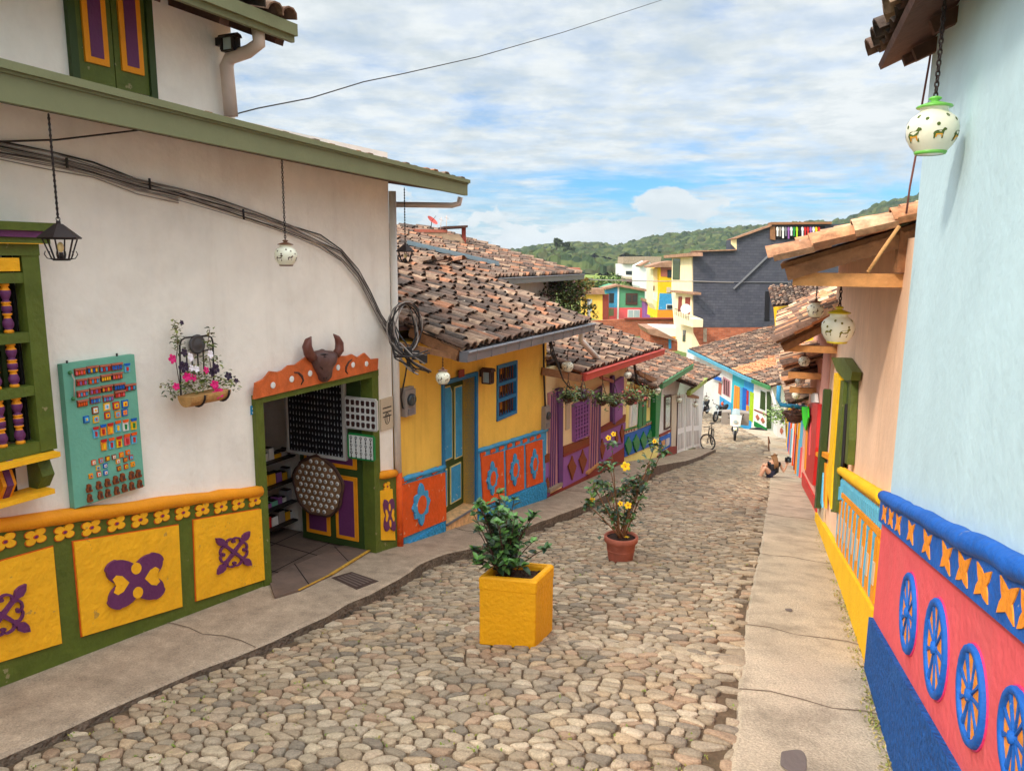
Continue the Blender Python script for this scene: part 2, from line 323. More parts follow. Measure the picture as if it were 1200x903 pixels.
# ---------------------------------------------------------------- clay tile roofs
PAL=[rgb(156,118,98),rgb(138,106,90),rgb(118,92,78),rgb(178,146,122),rgb(104,86,76),rgb(196,160,132),rgb(148,116,98),rgb(92,78,70),rgb(168,140,120),rgb(200,138,104),rgb(134,112,98),rgb(120,100,90),rgb(160,126,104)]
PAL=[(c[0]*.74,c[1]*.72,c[2]*.70,1) for c in PAL]
PALNEW=[rgb(232,176,132),rgb(224,156,112),rgb(214,140,96),rgb(238,190,150)]
def tiles(mb,E0,E1,up0,up1,pal=PAL,w=.21,row=.36,seg=5,jit=1.7,lite=False,under=1,r0=None):
    if w==.2 or w==.20: w=.172; row=.285
    if r0 is None: r0=w*.485
    E0=Vector(E0);E1=Vector(E1);up0=Vector(up0);up1=Vector(up1)
    L=(E1-E0).length; nc=max(2,int(round(L/w)))
    e=(E1-E0).normalized()
    for c in range(nc):
        stg=random.uniform(-.5,.5); a=(c+.5)/nc; up=up0.lerp(up1,a); base=E0.lerp(E1,a); ln=up.length; d=up.normalized()
        s_=(e-d*e.dot(d)).normalized(); nn=s_.cross(d).normalized()
        if nn.z<0: nn=-nn
        nr=max(1,int(round(ln/row))); rl=ln/nr
        # pan strip (concave)
        if not lite:
            for r in range(nr):
                p0=base+d*(rl*r)-s_*(w/2); p1=base+d*(rl*(r+1))-s_*(w/2); col=random.choice(pal); col=tuple(x*.75 for x in col[:3])
                vs=[]
                for (p,lift) in ((p0,.028),(p1,.006)):
                    for k in range(4):
                        an=-PI/2+PI*(k/3.0); vs.append(p+s_*math.sin(an)*w*.42+nn*(.055-.05*math.cos(an)+lift-.01))
                mb.add(vs,[(k,k+1,k+5,k+4) for k in range(3)],0,col,True)
        for r in range(nr+(1 if stg<0 else 0)):
            col=random.choice(pal); k_=random.uniform(.8,1.15); col=tuple(min(x*k_,.9) for x in col[:3])
            j=jit*random.uniform(-1,1); off=s_*(.012*j)+d*(.03*jit*random.uniform(-1,1)); yaw=.03*jit*random.uniform(-1,1); lf=random.uniform(0,.013)*jit
            if r==0: off=s_*(.008*j)
            q0=max(rl*(r+stg*.9),0.0 if r==0 or stg<0 else 0)-(.02 if r else random.uniform(.0,.05)); q1=rl*(r+1+stg*.9)+.05
            if q1-q0<.10 or q0>ln-.08: continue
            if r==0: q0=-random.uniform(.0,.045)
            p0=base+d*q0+off+nn*(.062+lf); p1=base+d*q1+off+s_*yaw+nn*(.03)
            ra=r0*random.uniform(.95,1.05); rb=ra*.82; vs=[]
            for p,rad in ((p0,ra),(p1,rb)):
                for k in range(seg+1): an=PI*k/seg; vs.append(p+s_*math.cos(an)*rad+nn*math.sin(an)*rad*.85)
            fs=[(k,k+1,seg+1+k+1,seg+1+k) for k in range(seg)]
            mb.add(vs,fs,0,col,True)
            # thickness rim at lower end
            vs=[]
            for rad in (ra,ra-.016):
                for k in range(seg+1): an=PI*k/seg; vs.append(p0+s_*math.cos(an)*rad+nn*math.sin(an)*rad*.85)
            mb.add(vs,[(k+1,k,seg+1+k,seg+1+k+1) for k in range(seg)],0,tuple(x*.85 for x in col),False)
    # underside deck
    if under:
        n=(E1-E0).cross(up0).normalized(); 
        if n.z<0: n=-n
        a=[E0-n*.005,E1-n*.005,E1+up1-n*.005,E0+up0-n*.005]; b=[q-n*.04 for q in a]
        mb.prism(a,b,1)
def gutter(mb,P0,P1,out,w=.12,h=.11,mi=0):
    """box gutter profile from P0 to P1 (top inner edge), out = outward unit"""
    P0=Vector(P0);P1=Vector(P1);o=Vector(out)
    prof=[(0,0),(w,.01),(w+.015,0),(w+.012,-.02),(w-.005,-.03),(w-.015,-h),(0,-h)]
    mb.prism([P0+o*a+UP*b for a,b in prof],[P1+o*a+UP*b for a,b in prof],mi)
# ---------------------------------------------------------------- frames
def azv(d): a=math.radians(d); return Vector((math.sin(a),math.cos(a),0))
A1=atY(463,640,9.4); FA=Fr(A1,azv(25.5))
R0=atY(1060,903,3.8); uR=azv(19.6); FR=Fr(R0,uR,n=(-uR.y,uR.x,0))
B1=FA.P(637,584); C1=atY(731.5,541,18.0); D1=atY(771,536,22.8); E1=atY(793,531,26.0); F1=atY(820.6,524.6,30.0)
FC=Fr(B1,C1-B1); FD=Fr(C1,D1-C1); FE=Fr(D1,E1-D1); FF=Fr(E1,F1-E1)
aS=math.radians(22); SV=Vector((math.sin(aS),math.cos(aS),0)); NV=Vector((math.cos(aS),-math.sin(aS),0))
def sn(P): return (P.dot(SV),P.dot(NV),P.z)
def fromsn(s,n,z): return SV*s+NV*n+UP*z
Lb=[sn(P) for P in [FA.P(0,803),FA.P(315,683),A1,B1,C1,D1,E1,F1]]
_R=[FR.P(*q) for q in [(1060,903),(1023,783),(990,690),(956,604),(938,560)]]+[atY(930,542,28),atY(922,522,34),atY(902,502,42),atY(822,468,53)]
Rb=[sn(P) for P in _R]
zL=lineat([(p[0],p[2]) for p in Lb]+[(36,-8.75),(41,-9.5),(46,-9.8),(60,-10.1)])
zR=lineat([(p[0],p[2]) for p in Rb]+[(62,-10.1)])
# kerb lines (s,n)
KL=[(-4,-4.15),(0,-4.3),(2.65,-4.37),(3.17,-4.31),(3.73,-4.27),(4.26,-4.17),(4.75,-4.08),(5.40,-4.03),(6.11,-4.03),(6.75,-4.07),(7.48,-4.21),(7.87,-4.26),(8.23,-4.23),(8.83,-4.05),(10.79,-3.96),(12.73,-3.80),(16.42,-3.45),(17.6,-3.38),(22.21,-3.45),(31.05,-3.51),(33.8,-4.6),(37,-7.2),(40,-10.5),(44,-15),(54,-24),(60,-29)]
KR=[(-4,.1),(0,-.1),(3.89,-.27),(5.23,-.33),(7.27,-.43),(10.13,-.51),(13.79,-.62),(21.61,-.92),(29.71,-1.24),(34.5,-1.6),(38,-2.1),(43,-3.5),(54,-8.4),(60,-11)]
kLn=lineat(KL); kRn=lineat(KR)
def kz(s): return .15-.09*math.exp(-((s-3.5)/2.5)**2)+ (.10*math.exp(-((s-18)/3.5)**2))
def edge(s,side): # street edge point
    if side==0: return fromsn(s,kLn(s),zL(s)-kz(s))
    return fromsn(s,kRn(s),zR(s)-.015)
def SP(s,w):
    a=edge(s,0); b=edge(s,1); P=a.lerp(b,w); return P+UP*(.05*math.sin(PI*w))
# ---------------------------------------------------------------- terrain, street, pavements
def build_street():
    mb=MB(); ss=list(np.arange(-4,60.01,.5)); nw=12; vs=[]
    for s in ss:
        for j in range(nw+1): vs.append(SP(s,j/nw)+UP*(-.012))
    fs=[(i*(nw+1)+j,i*(nw+1)+j+1,(i+1)*(nw+1)+j+1,(i+1)*(nw+1)+j) for i in range(len(ss)-1) for j in range(nw)]
    mb.add(vs,fs,0,None,True)
    # individual cobbles, clipped Voronoi cells in (s, n) space
    def cells(s0,s1,cs,cn):
        P=[]; s=s0; row=0
        while s<s1:
            a=kLn(s); b=kRn(s); n=a+cn*.45*random.random()
            while n<b-.03:
                P.append((s+random.gauss(0,cs*.28),n+random.gauss(0,cn*.2))); n+=cn*random.choice((.55,.7,.85,1.0,1.2,1.6))
            s+=cs; row+=1
        return np.array(P)
    pal=[rgb(186,164,140),rgb(176,156,134),rgb(200,180,156),rgb(162,146,128),rgb(184,166,146),rgb(150,136,122),rgb(194,168,140),rgb(206,186,164),rgb(184,154,130),rgb(192,170,148)]
    for (s0,s1,cs,cn,det) in ((1.8,5.5,.090,.128,3),(5.5,13,.090,.130,3),(13,26,.120,.18,2),(26,52,.19,.30,1)):
        P=cells(s0,s1,cs,cn); k=cs/cn; Q=P.copy(); Q[:,1]*=k   # isotropic metric
        bins={}; g=cs*2.0
        for i,(a,b) in enumerate(Q): bins.setdefault((int(a//g),int(b//g)),[]).append(i)
        for i,(a,b) in enumerate(Q):
            s_,n_=P[i]
            if n_<kLn(s_)+.03 or n_>kRn(s_)-.03: continue
            ca,cb=int(a//g),int(b//g); R=cs*1.25
            poly=[(a-R,b-R),(a+R,b-R),(a+R,b+R),(a-R,b+R)]
            for da in (-1,0,1):
                for db in (-1,0,1):
                    for j in bins.get((ca+da,cb+db),()):
                        if j==i: continue
                        x,y=Q[j]; dx,dy=x-a,y-b; d2=dx*dx+dy*dy
                        if d2>6*cs*cs: continue
                        mx,my=a+dx*.5,b+dy*.5; out=[]
                        for q in range(len(poly)):
                            p=poly[q]; r=poly[(q+1)%len(poly)]
                            fp=(p[0]-mx)*dx+(p[1]-my)*dy; fr=(r[0]-mx)*dx+(r[1]-my)*dy
                            if fp<=0: out.append(p)
                            if fp*fr<0: t=fp/(fp-fr); out.append((p[0]+(r[0]-p[0])*t,p[1]+(r[1]-p[1])*t))
                        poly=out
                        if len(poly)<3: break
                    if len(poly)<3: break
            if len(poly)<3: continue
            cx=sum(p[0] for p in poly)/len(poly); cy=sum(p[1] for p in poly)/len(poly)
            shr=random.uniform(.85,.955)
            poly=[(cx+(p[0]-cx)*shr,cy+(p[1]-cy)*shr) for p in poly]
            for _ in range(2 if det==3 else 1): # chaikin
                o=[]
                for q in range(len(poly)):
                    p=poly[q]; r=poly[(q+1)%len(poly)]
                    if det==3 and _==1 and math.hypot(p[0]-r[0],p[1]-r[1])<cs*.14: o.append(((p[0]+r[0])/2,(p[1]+r[1])/2)); continue
                    o.append((p[0]*.75+r[0]*.25,p[1]*.75+r[1]*.25)); o.append((p[0]*.25+r[0]*.75,p[1]*.25+r[1]*.75))
                poly=o
            hgt=random.uniform(.006,.018)*(1.0 if det>1 else 1.2); tilt=(random.uniform(-.05,.05),random.uniform(-.05,.05))
            rings=((1.0,-.022),(.95,hgt*.55),(.78,hgt*.95)) if det==3 else ((1.0,-.02),(.9,hgt*.8))
            n=len(poly); vs=[]
            def W(pa,pb,z):
                s=pa; nn=pb/k; a0=kLn(s); b0=kRn(s); w=min(max((nn-a0)/(b0-a0),0),1)
                return SP(s,w)+UP*z
            w0=W(cx,cy,0)
            ds=W(cx+.05,cy,0)-w0; dn=W(cx,cy+.05,0)-w0
            for f,z in rings:
                for p in poly:
                    x=(p[0]-cx)*f; y=(p[1]-cy)*f
                    vs.append(w0+ds*(x/.05)+dn*(y/.05)+UP*(z+x*tilt[0]+y*tilt[1]))
            vs.append(w0+UP*hgt); fs=[]
            for r in range(len(rings)-1):
                for q in range(n): q2=(q+1)%n; fs.append((r*n+q,r*n+q2,(r+1)*n+q2,(r+1)*n+q))
            r=(len(rings)-1)*n
            for q in range(n): fs.append((r+q,r+(q+1)%n,len(vs)-1))
            c=random.choice(pal); kk=random.uniform(.66,.94); mb.add(vs,fs,1,(c[0]*kk,c[1]*kk*.96,c[2]*kk*.88),True)
    o=mb.build('street',['mortar','stone']); struct(o); return o
build_street()
# loose weeds and moss along the stone joints
def leafquad(mb,p,sz,col,nrm=None,mi=0):
    a=random.uniform(0,2*PI); tl=random.uniform(.2,1.1); d=Vector((math.cos(a)*math.cos(tl),math.sin(a)*math.cos(tl),math.sin(tl))); s=d.cross(UP).normalized()
    w=sz*random.uniform(.4,.6); up=s.cross(d)
    mb.add([p,p+d*sz*.5+s*w*.5+up*sz*.06,p+d*sz,p+d*sz*.5-s*w*.5+up*sz*.06],[(0,1,2,3)],mi,col)
mb=MB()
for q in [(590,800,30),(600,905,40),(470,760,14),(1035,800,0)]: pass
for i in range(420):
    s=random.choice([random.uniform(2.2,4.2),random.uniform(2,9)]); w=random.random(); P=SP(s,w)
    if random.random()<.4: continue
    for k in range(random.randint(4,9)): leafquad(mb,P+Vector((random.gauss(0,.02),random.gauss(0,.02),.0)),random.uniform(.012,.03),rgb(120,136,40) if random.random()<.6 else rgb(150,140,60))
for i in range(260):
    s=3.2+abs(random.gauss(0,3.2)); P=fromsn(s,0,zR(s)); t=(s-R0.dot(SV))/uR.dot(SV); P=FR.p(t,zR(s)+.0,.04+random.random()*.05)
    for k in range(9): leafquad(mb,P+Vector((random.gauss(0,.03),random.gauss(0,.05),.0)),random.uniform(.012,.035),rgb(128,132,50) if random.random()<.5 else rgb(160,140,80))
o=mb.build('ground_weeds','leaf'); tag(o,'small green and dry weeds growing in stone joints and along the right wall foot','weeds'); o['kind']='stuff'
def lwall(s): # left facade foot n coordinate
    return float(np.interp(s,[p[0] for p in Lb],[p[1] for p in Lb]))
def build_pave(name,outer,inner,z,zi=None,drop=.5,m='conc',s0=-4,s1=31.5,step=.35,joints=()):
    mb=MB(); ss=list(np.arange(s0,s1+1e-3,step)); vs=[]
    for s in ss:
        a=outer(s); b=inner(s); zz=z(s); ir=.012*math.sin(s*7.3)+.01*math.sin(s*17.1)
        sg=1 if b>a else -1
        rows=[(a+ir,zz-drop),(a+ir,zz-.012),(a+ir+sg*.03,zz+.004),(a+ir+sg*.10,zz+.006),((a*2+b)/3,zz+.006),((a+2*b)/3,zz+.005),(b,zz+.004),(b,zz-drop)]
        for n,q in rows: vs.append(fromsn(s,n,q))
    k=8; fs=[(i*k+j,i*k+j+1,(i+1)*k+j+1,(i+1)*k+j) for i in range(len(ss)-1) for j in range(1,k-1)]; mb.add(vs,[(i*k,i*k+1,(i+1)*k+1,(i+1)*k) for i in range(len(ss)-1)],2)
    fs.append(tuple(range(k-1,-1,-1))); fs.append(tuple((len(ss)-1)*k+j for j in range(k)))
    mb.add(vs,fs,0)
    for s in joints:
        a=outer(s); b=inner(s); pts=[fromsn(s+.03*math.sin(q*2.1+s),a+(b-a)*q/6,z(s)+.0105) for q in range(7)]
        for p,q in zip(pts[:-1],pts[1:]): mb.bar(p,q,.006,.004,1)
    o=mb.build(name,[m,'crack',mat('rough_kerb_face',rgb(124,106,90),rough=1,var=.45,scale=9,bump=1,bscale=30,bdist=.05,dirt=.4,dirtcol=rgb(84,74,58))]); struct(o); return o
build_pave('pavement',kLn,lambda s:lwall(s)-.1,zL,m='conc',joints=(4.6,9.6,14,19,25))
def rwall(s): return float(np.interp(s,[p[0] for p in Rb[:6]],[p[1] for p in Rb[:6]])) if s>Rb[0][0] else Rb[0][1]+(s-Rb[0][0])*(Rb[1][1]-Rb[0][1])/(Rb[1][0]-Rb[0][0])
build_pave('pavement',kRn,lambda s:rwall(s)+.25,zR,m='conc_w',s1=43,joints=(1.6,5.0,6.35,9.6,13.5,18.5,24))
# dark patches on the right pavement
for (px,r) in (((930,888),(.085,.14)),((925,705),(.04,.05)),):
    mb=MB(); c=ray(*px); c=c*( (zR(4.0)+.0125)/c.z) if px[1]>800 else c*((zR(6.6)+.0125)/c.z)
    s,n,_=sn(c); vs=[fromsn(s+r[1]*math.cos(a)*(1+.15*math.sin(3*a)),n+r[0]*math.sin(a)*(1+.2*math.cos(2*a)),zR(s+r[1]*math.cos(a))+.0125) for a in np.linspace(0,2*PI,28,endpoint=False)]
    mb.add(vs,[tuple(range(28))],0); o=mb.build('pavement_stain',mat('tar_stain',rgb(112,98,92),rough=.8,bump=.2)); struct(o)
# terrain sheet reaching the horizon
def ridge(az):  # skyline height at 520 m by azimuth (degrees)
    px=600+FPX*math.tan(math.radians(az))/math.cos(PITCH)
    xs=[-400,300,560,590,620,660,700,720,740,760,780,850,880,950,975,1000,1030,1065,1200,1600]
    ys=[300,300,299,297,291,286,286,289,284,279,276,269,267,263,262,255,243,236,228,230]
    return (304-np.interp(px,xs,ys))/FPX*520-3.0
def ter_z(x,y):
    s=x*SV.x+y*SV.y; n=x*NV.x+y*NV.y; r=math.hypot(x,y); az=math.degrees(math.atan2(x,y))
    base=float(np.interp(s,[-50,-4,4,8,14,20,30,42,60],[-1.9,-2.35,-3.3,-3.9,-4.9,-5.9,-8.0,-10.0,-10.6]))-.32
    if r>62:
        k=min((r-62)/100,1); base=base*(1-k)+(-13)*k
        base=float(np.interp(r,[62,150,230,300,360,430,520,640,900],[base,-13,-6,-4.2,0,0,0,0,0])) if r<300 else base
        R=ridge(az)
        if r>=230:
            near=-4.0+6.0*math.sin(az*.35+1)**2*math.exp(-((r-260)/60)**2)*.6+2.6
            k=np.interp(r,[230,270,330,400,520,700,1200],[0,0,0,.35,1,.8,.5]); base=(-6 if r<240 else -4)*(1-k)+R*k+ (1.8*math.sin(az*.6)+2.2)*math.exp(-((r-275)/38)**2)
    return base
vs=[];fs=[]
rad=[0,4,8,12,16,20,25,30,36,42,50,58,66,80,100,130,160,200,230,245,260,275,290,310,330,360,400,440,480,520,560,640,760,900,1300,2500]
nas=240
for r in rad:
    for k in range(nas):
        a=2*PI*k/nas; x=r*math.sin(a); y=r*math.cos(a); vs.append((x,y,ter_z(x,y)))
for i in range(len(rad)-1):
    for k in range(nas): k2=(k+1)%nas; fs.append((i*nas+k,(i+1)*nas+k,(i+1)*nas+k2,i*nas+k2))
mb=MB(); mb.add(vs,fs,0,None,True)
M['pasture']=mat('pasture_and_ground',rgb(112,126,58),rough=1,var=.35,scale=.05,bump=.3,bscale=.6,dirt=.5,dirtcol=rgb(150,120,84))
o=mb.build('terrain','pasture'); struct(o)
# far forest: bumpy canopy surface made of crown domes (uncountable)
def forest(name,az0,az1,r0,r1,cell,amp,zoff,label,seed,mask=None,col=None,res=None):
    rr=np.random.RandomState(seed); a0,a1=math.radians(az0),math.radians(az1)
    na=int((a1-a0)*(r0+r1)/2/(res or cell*.28)); nr=int((r1-r0)/((res or cell*.28)*2.2))
    A=np.linspace(a0,a1,na); Rr=np.linspace(r0,r1,nr); AA,RR=np.meshgrid(A,Rr,indexing='ij'); X=RR*np.sin(AA); Y=RR*np.cos(AA)
    def vor(X,Y,c,off):
        gx=np.floor(X/c).astype(int); gy=np.floor(Y/c).astype(int); best=np.full(X.shape,9.); val=np.zeros(X.shape)
        for dx in (-1,0,1):
            for dy in (-1,0,1):
                ix=gx+dx; iy=gy+dy; h=np.sin(ix*127.1+iy*311.7+off)*43758.5453; h-=np.floor(h); h2=np.sin(ix*269.5+iy*183.3+off)*43758.5453; h2-=np.floor(h2)
                px=(ix+.15+.7*h)*c; py=(iy+.15+.7*h2)*c; d=np.hypot(X-px,Y-py)/c; m=d<best; best=np.where(m,d,best); val=np.where(m,h,val)
        return best,val
    d,v=vor(X,Y,cell,seed); d2,v2=vor(X,Y,cell*.37,seed+5)
    Z=np.array([[ter_z(x,y) for x,y in zip(rx,ry)] for rx,ry in zip(X,Y)])
    Hh=amp*(.35+.9*v)*np.sqrt(np.clip(1-(d*1.25)**2,0,1))+amp*.22*np.sqrt(np.clip(1-(d2*1.3)**2,0,1))*(.5+v2)
    if mask is not None:
        mk=mask(AA,RR,X,Y); Hh=Hh*mk-(1-mk)*3
    Z=Z+Hh+zoff; vs=np.stack([X,Y,Z],-1).reshape(-1,3)
    mb=MB(); fs=[]; cols=[]
    pal=col or [rgb(62,74,44),rgb(52,66,42),rgb(76,86,50),rgb(46,58,40),rgb(86,92,54),rgb(70,72,46)]
    mb.v=[tuple(p) for p in vs]
    for i in range(na-1):
        for j in range(nr-1):
            mb.f.append((i*nr+j,(i+1)*nr+j,(i+1)*nr+j+1,i*nr+j+1)); q=int(v[i,j]*97)%len(pal); mb.col.append(pal[q]); mb.mi.append(0); mb.sm.append(False)
    o=mb.build(name,'forestm'); tag(o,label,'forest'); o['kind']='stuff'; return o
M['forestm']=mat('forest_canopy',None,rough=1,var=.35,scale=.12,bump=0,attr='col',spec=.1)
forest('forest',-3,34,380,560,4.6,3.6,-1.5,'dark green wooded ridge along the far horizon under the clouds',11,res=1.25)
def mk(AA,RR,X,Y):
    q=np.sin(X*.035+1.3)+np.sin(Y*.05+X*.02); return np.clip((q+.1)*2,0,1)
forest('forest',-3,32,232,340,3.6,3.0,-.8,'broken tree belt on the lower green slope above the coloured houses',23,mask=mk,res=1.3)
# ---------------------------------------------------------------- sky, sun, camera
SUN_DIR=Vector((1.44,1.08,-1.6)).normalized()
def build_light():
    sc=bpy.context.scene
    w=bpy.data.worlds.new('World'); sc.world=w; w.use_nodes=True; nt=w.node_tree; N=nt.nodes; L=nt.links; N.clear()
    out=N.new('ShaderNodeOutputWorld'); bg=N.new('ShaderNodeBackground'); L.new(bg.outputs[0],out.inputs[0])
    sky=N.new('ShaderNodeTexSky'); sky.sky_type='NISHITA'; sky.sun_disc=False
    el=math.asin(-SUN_DIR.z); az=math.atan2(-SUN_DIR.x,-SUN_DIR.y); sky.sun_elevation=el; sky.sun_rotation=az; sky.dust_density=1.0; sky.ozone_density=3
    bg.inputs['Strength'].default_value=.12
    tc=N.new('ShaderNodeTexCoord'); sep=N.new('ShaderNodeSeparateXYZ'); L.new(tc.outputs['Generated'],sep.inputs[0])
    def math_(op,a,b=None,c=None):
        n=N.new('ShaderNodeMath'); n.operation=op
        for i,x in enumerate((a,b,c)):
            if x is None: continue
            if isinstance(x,(int,float)): n.inputs[i].default_value=x
            else: L.new(x,n.inputs[i])
        return n.outputs[0]
    z=math_('MAXIMUM',sep.outputs[2],0.0); zz=math_('ADD',z,.09)
    px=math_('DIVIDE',sep.outputs[0],zz); py=math_('DIVIDE',sep.outputs[1],zz)
    def comb(x,y,zv=0.0):
        c=N.new('ShaderNodeCombineXYZ'); 
        for i,q in enumerate((x,y,zv)):
            if isinstance(q,(int,float)): c.inputs[i].default_value=q
            else: L.new(q,c.inputs[i])
        return c.outputs[0]
    def noise(vec,sc_,det=8,ro=.6,dist=0):
        n=N.new('ShaderNodeTexNoise'); n.inputs['Scale'].default_value=sc_; n.inputs['Detail'].default_value=det; n.inputs['Roughness'].default_value=ro; n.inputs['Distortion'].default_value=dist; L.new(vec,n.inputs['Vector']); return n.outputs['Fac']
    def mapr(v,a,b,c=0.,d=1.,sm=True):
        n=N.new('ShaderNodeMapRange'); n.inputs['From Min'].default_value=a; n.inputs['From Max'].default_value=b; n.inputs['To Min'].default_value=c; n.inputs['To Max'].default_value=d
        if sm: n.interpolation_type='SMOOTHSTEP'
        L.new(v,n.inputs['Value']); return n.outputs[0]
    pv=comb(px,py)
    n1=noise(pv,1.5,9,.62,.3); n2=noise(pv,4.5,6,.6)
    # high broken sheet: mostly covered, thinner near the horizon
    thr=mapr(z,.03,.19,.13,.0)       # raises the threshold low down
    thr2=math_('MULTIPLY',thr,1.0)
    v=math_('SUBTRACT',n1,thr2); cov=mapr(v,.24,.47,.42,1.)
    # wispy variation so the sheet shows blue through thin parts
    thin=mapr(n2,.35,.62,.80,1.0); cov=math_('MULTIPLY',cov,thin)
    # clear blue strip low over the hills on the right
    strip=math_('MULTIPLY',mapr(z,.045,.075),mapr(z,.095,.125,1.,0.))
    side=mapr(sep.outputs[0],-.08,.10,.35,1.0)
    strip=math_('MULTIPLY',strip,side); sn_=noise(comb(math_('MULTIPLY',sep.outputs[0],3.0),math_('MULTIPLY',sep.outputs[2],26.0)),1.6,6,.6)
    strip=math_('MULTIPLY',strip,mapr(sn_,.42,.60,1.,.10)); cov=math_('MULTIPLY',cov,math_('SUBTRACT',1.0,strip))
    # low cumulus bank at the horizon
    cu=noise(comb(math_('MULTIPLY',sep.outputs[0],7.0),math_('MULTIPLY',sep.outputs[1],7.0),math_('MULTIPLY',sep.outputs[2],15.0)),1.15,9,.55)
    cuh=mapr(z,.0,.115,.18,-.17,False); cum=mapr(math_('ADD',cu,cuh),.50,.56)
    cov=math_('MAXIMUM',cov,math_('MULTIPLY',cum,.95))
    # big grey-bottomed cloud on the right
    dv=N.new('ShaderNodeVectorMath'); dv.operation='DISTANCE'; L.new(comb(sep.outputs[0],math_('MULTIPLY',sep.outputs[2],1.5)),dv.inputs[0]); dv.inputs[1].default_value=(.425,.23,0)
    dd=math_('ADD',dv.outputs['Value'],math_('MULTIPLY',math_('SUBTRACT',cu,.5),.28)); bigc=mapr(dd,.05,.13,1.,0.)
    cov=math_('MAXIMUM',cov,bigc)
    # shade of the clouds
    sh=noise(pv,2.6,8,.65); shade=mapr(sh,.30,.68,.45,1.04)
    cshade=mapr(noise(comb(math_('MULTIPLY',sep.outputs[0],7.0),math_('MULTIPLY',sep.outputs[1],7.0),math_('ADD',math_('MULTIPLY',sep.outputs[2],15.0),.35)),1.15,8,.55),.40,.62,1.0,.66)
    bl=math_('ADD',math_('MULTIPLY',math_('SUBTRACT',mapr(z,.105,.175,.70,1.25),1.0),bigc),1.0); shade=math_('MULTIPLY',shade,bl); 
    mx=N.new('ShaderNodeMix'); mx.data_type='FLOAT'; L.new(cum,mx.inputs[0]); L.new(shade,mx.inputs[2]); L.new(cshade,mx.inputs[3])
    cc=N.new('ShaderNodeMix'); cc.data_type='RGBA'; L.new(mx.outputs[0],cc.inputs[0]); cc.inputs[6].default_value=(2.5,3.15,3.6,1); cc.inputs[7].default_value=(5.2,5.5,5.6,1)
    CLK['cc']=cc
    tint=N.new('ShaderNodeMix'); tint.data_type='RGBA'; tint.blend_type='MULTIPLY'; tint.inputs[0].default_value=1; L.new(sky.outputs[0],tint.inputs[6]); tint.inputs[7].default_value=(.32,.72,1.05,1)
    # cloud brightened out of view to light the shaded walls, towards the zenith and round the veiled sun (overcast skies are about three times brighter overhead)
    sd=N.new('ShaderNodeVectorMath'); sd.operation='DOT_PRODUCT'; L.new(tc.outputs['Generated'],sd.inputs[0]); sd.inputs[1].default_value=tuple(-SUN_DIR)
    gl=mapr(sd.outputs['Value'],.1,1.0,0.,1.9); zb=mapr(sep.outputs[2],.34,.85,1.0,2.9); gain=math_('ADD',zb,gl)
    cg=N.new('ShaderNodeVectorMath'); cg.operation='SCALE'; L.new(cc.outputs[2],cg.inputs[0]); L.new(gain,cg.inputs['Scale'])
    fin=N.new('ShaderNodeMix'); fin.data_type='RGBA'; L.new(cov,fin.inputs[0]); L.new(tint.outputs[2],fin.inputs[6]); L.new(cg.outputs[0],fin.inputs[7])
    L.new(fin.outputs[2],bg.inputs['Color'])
    ld=bpy.data.lights.new('sun','SUN'); ld.energy=2.0; ld.angle=math.radians(7); ld.color=(1,.90,.76)
    lo=bpy.data.objects.new('sun',ld); C.objects.link(lo); lo.rotation_euler=SUN_DIR.to_track_quat('-Z','Y').to_euler(); lo.location=(0,0,30)
    cd=bpy.data.cameras.new('camera'); co=bpy.data.objects.new('camera',cd); C.objects.link(co)
    m=Matrix((( CR.x,CU.x,-CF.x,0),(CR.y,CU.y,-CF.y,0),(CR.z,CU.z,-CF.z,0),(0,0,0,1))); co.matrix_world=m
    cd.sensor_fit='HORIZONTAL'; cd.sensor_width=36; cd.lens=FPX/W_*36; cd.clip_end=5000; cd.clip_start=.05
    sc.camera=co; sc.view_settings.view_transform='Standard'; sc.view_settings.look='None'; sc.view_settings.exposure=0.50; sc.view_settings.gamma=1
CLK={}
build_light()
# ================================================================ HOUSE A : white corner house with shop
c1=crop(0,0,3.01); c2=crop(0,270,2.736); c3=crop(0,560,2.631); c4=crop(170,360,2.581); c5=crop(240,0,3.225)
c8=crop(300,380,5.018); c9=crop(300,440,3.47); cB=crop(440,380,3.473); cG=crop(0,270,2.736)
def T_(F,pt,n=0): return F.T(pt[0],pt[1],n)
HA=thing('shop_house','white two storey corner house with green eave board and yellow and olive panelled plinth','house',tuple(FA.p(0,A1.z)))
zbA=lineat([FA.T(0,803),FA.T(315,683),(0,A1.z),FA.T(639,588)])
zcA=lineat([FA.T(0,609),FA.T(306,570),FA.T(463,549)])
# door opening (t,z)
dt0,_=FA.T(303,600); dt1,_=FA.T(441,560); _,dz1=FA.T(439,440); _,dz0=FA.T(441,637)
zEave=FA.T(300,172,.75)[1]
ztopA=zEave+.35
win_t1=FA.T(66,540)[0]; win_z0=FA.T(66,531)[1]; win_z1=FA.T(44,290)[1]
holes=[(dt0,dt1,-9,dz1),(win_t1-1.84,win_t1-.10,win_z0+.05,win_z1-.12)]
mb=MB(); wallmesh(mb,FA,-11,.0,lambda t:zbA(t)-.6,lambda t:ztopA,[(dt0,dt1,zbA(dt1)-.01,dz1),holes[1]],-.35,0,0)
# side wall towards the yellow house roof
mb.slab(Fr(FA.p(0,0,0),-FA.n,n=FA.u),[(.35,-4.6),(6,-4.6),(6,ztopA+.9),(.35,ztopA)],-.3,0,0)
mb.build('wall','white',HA)
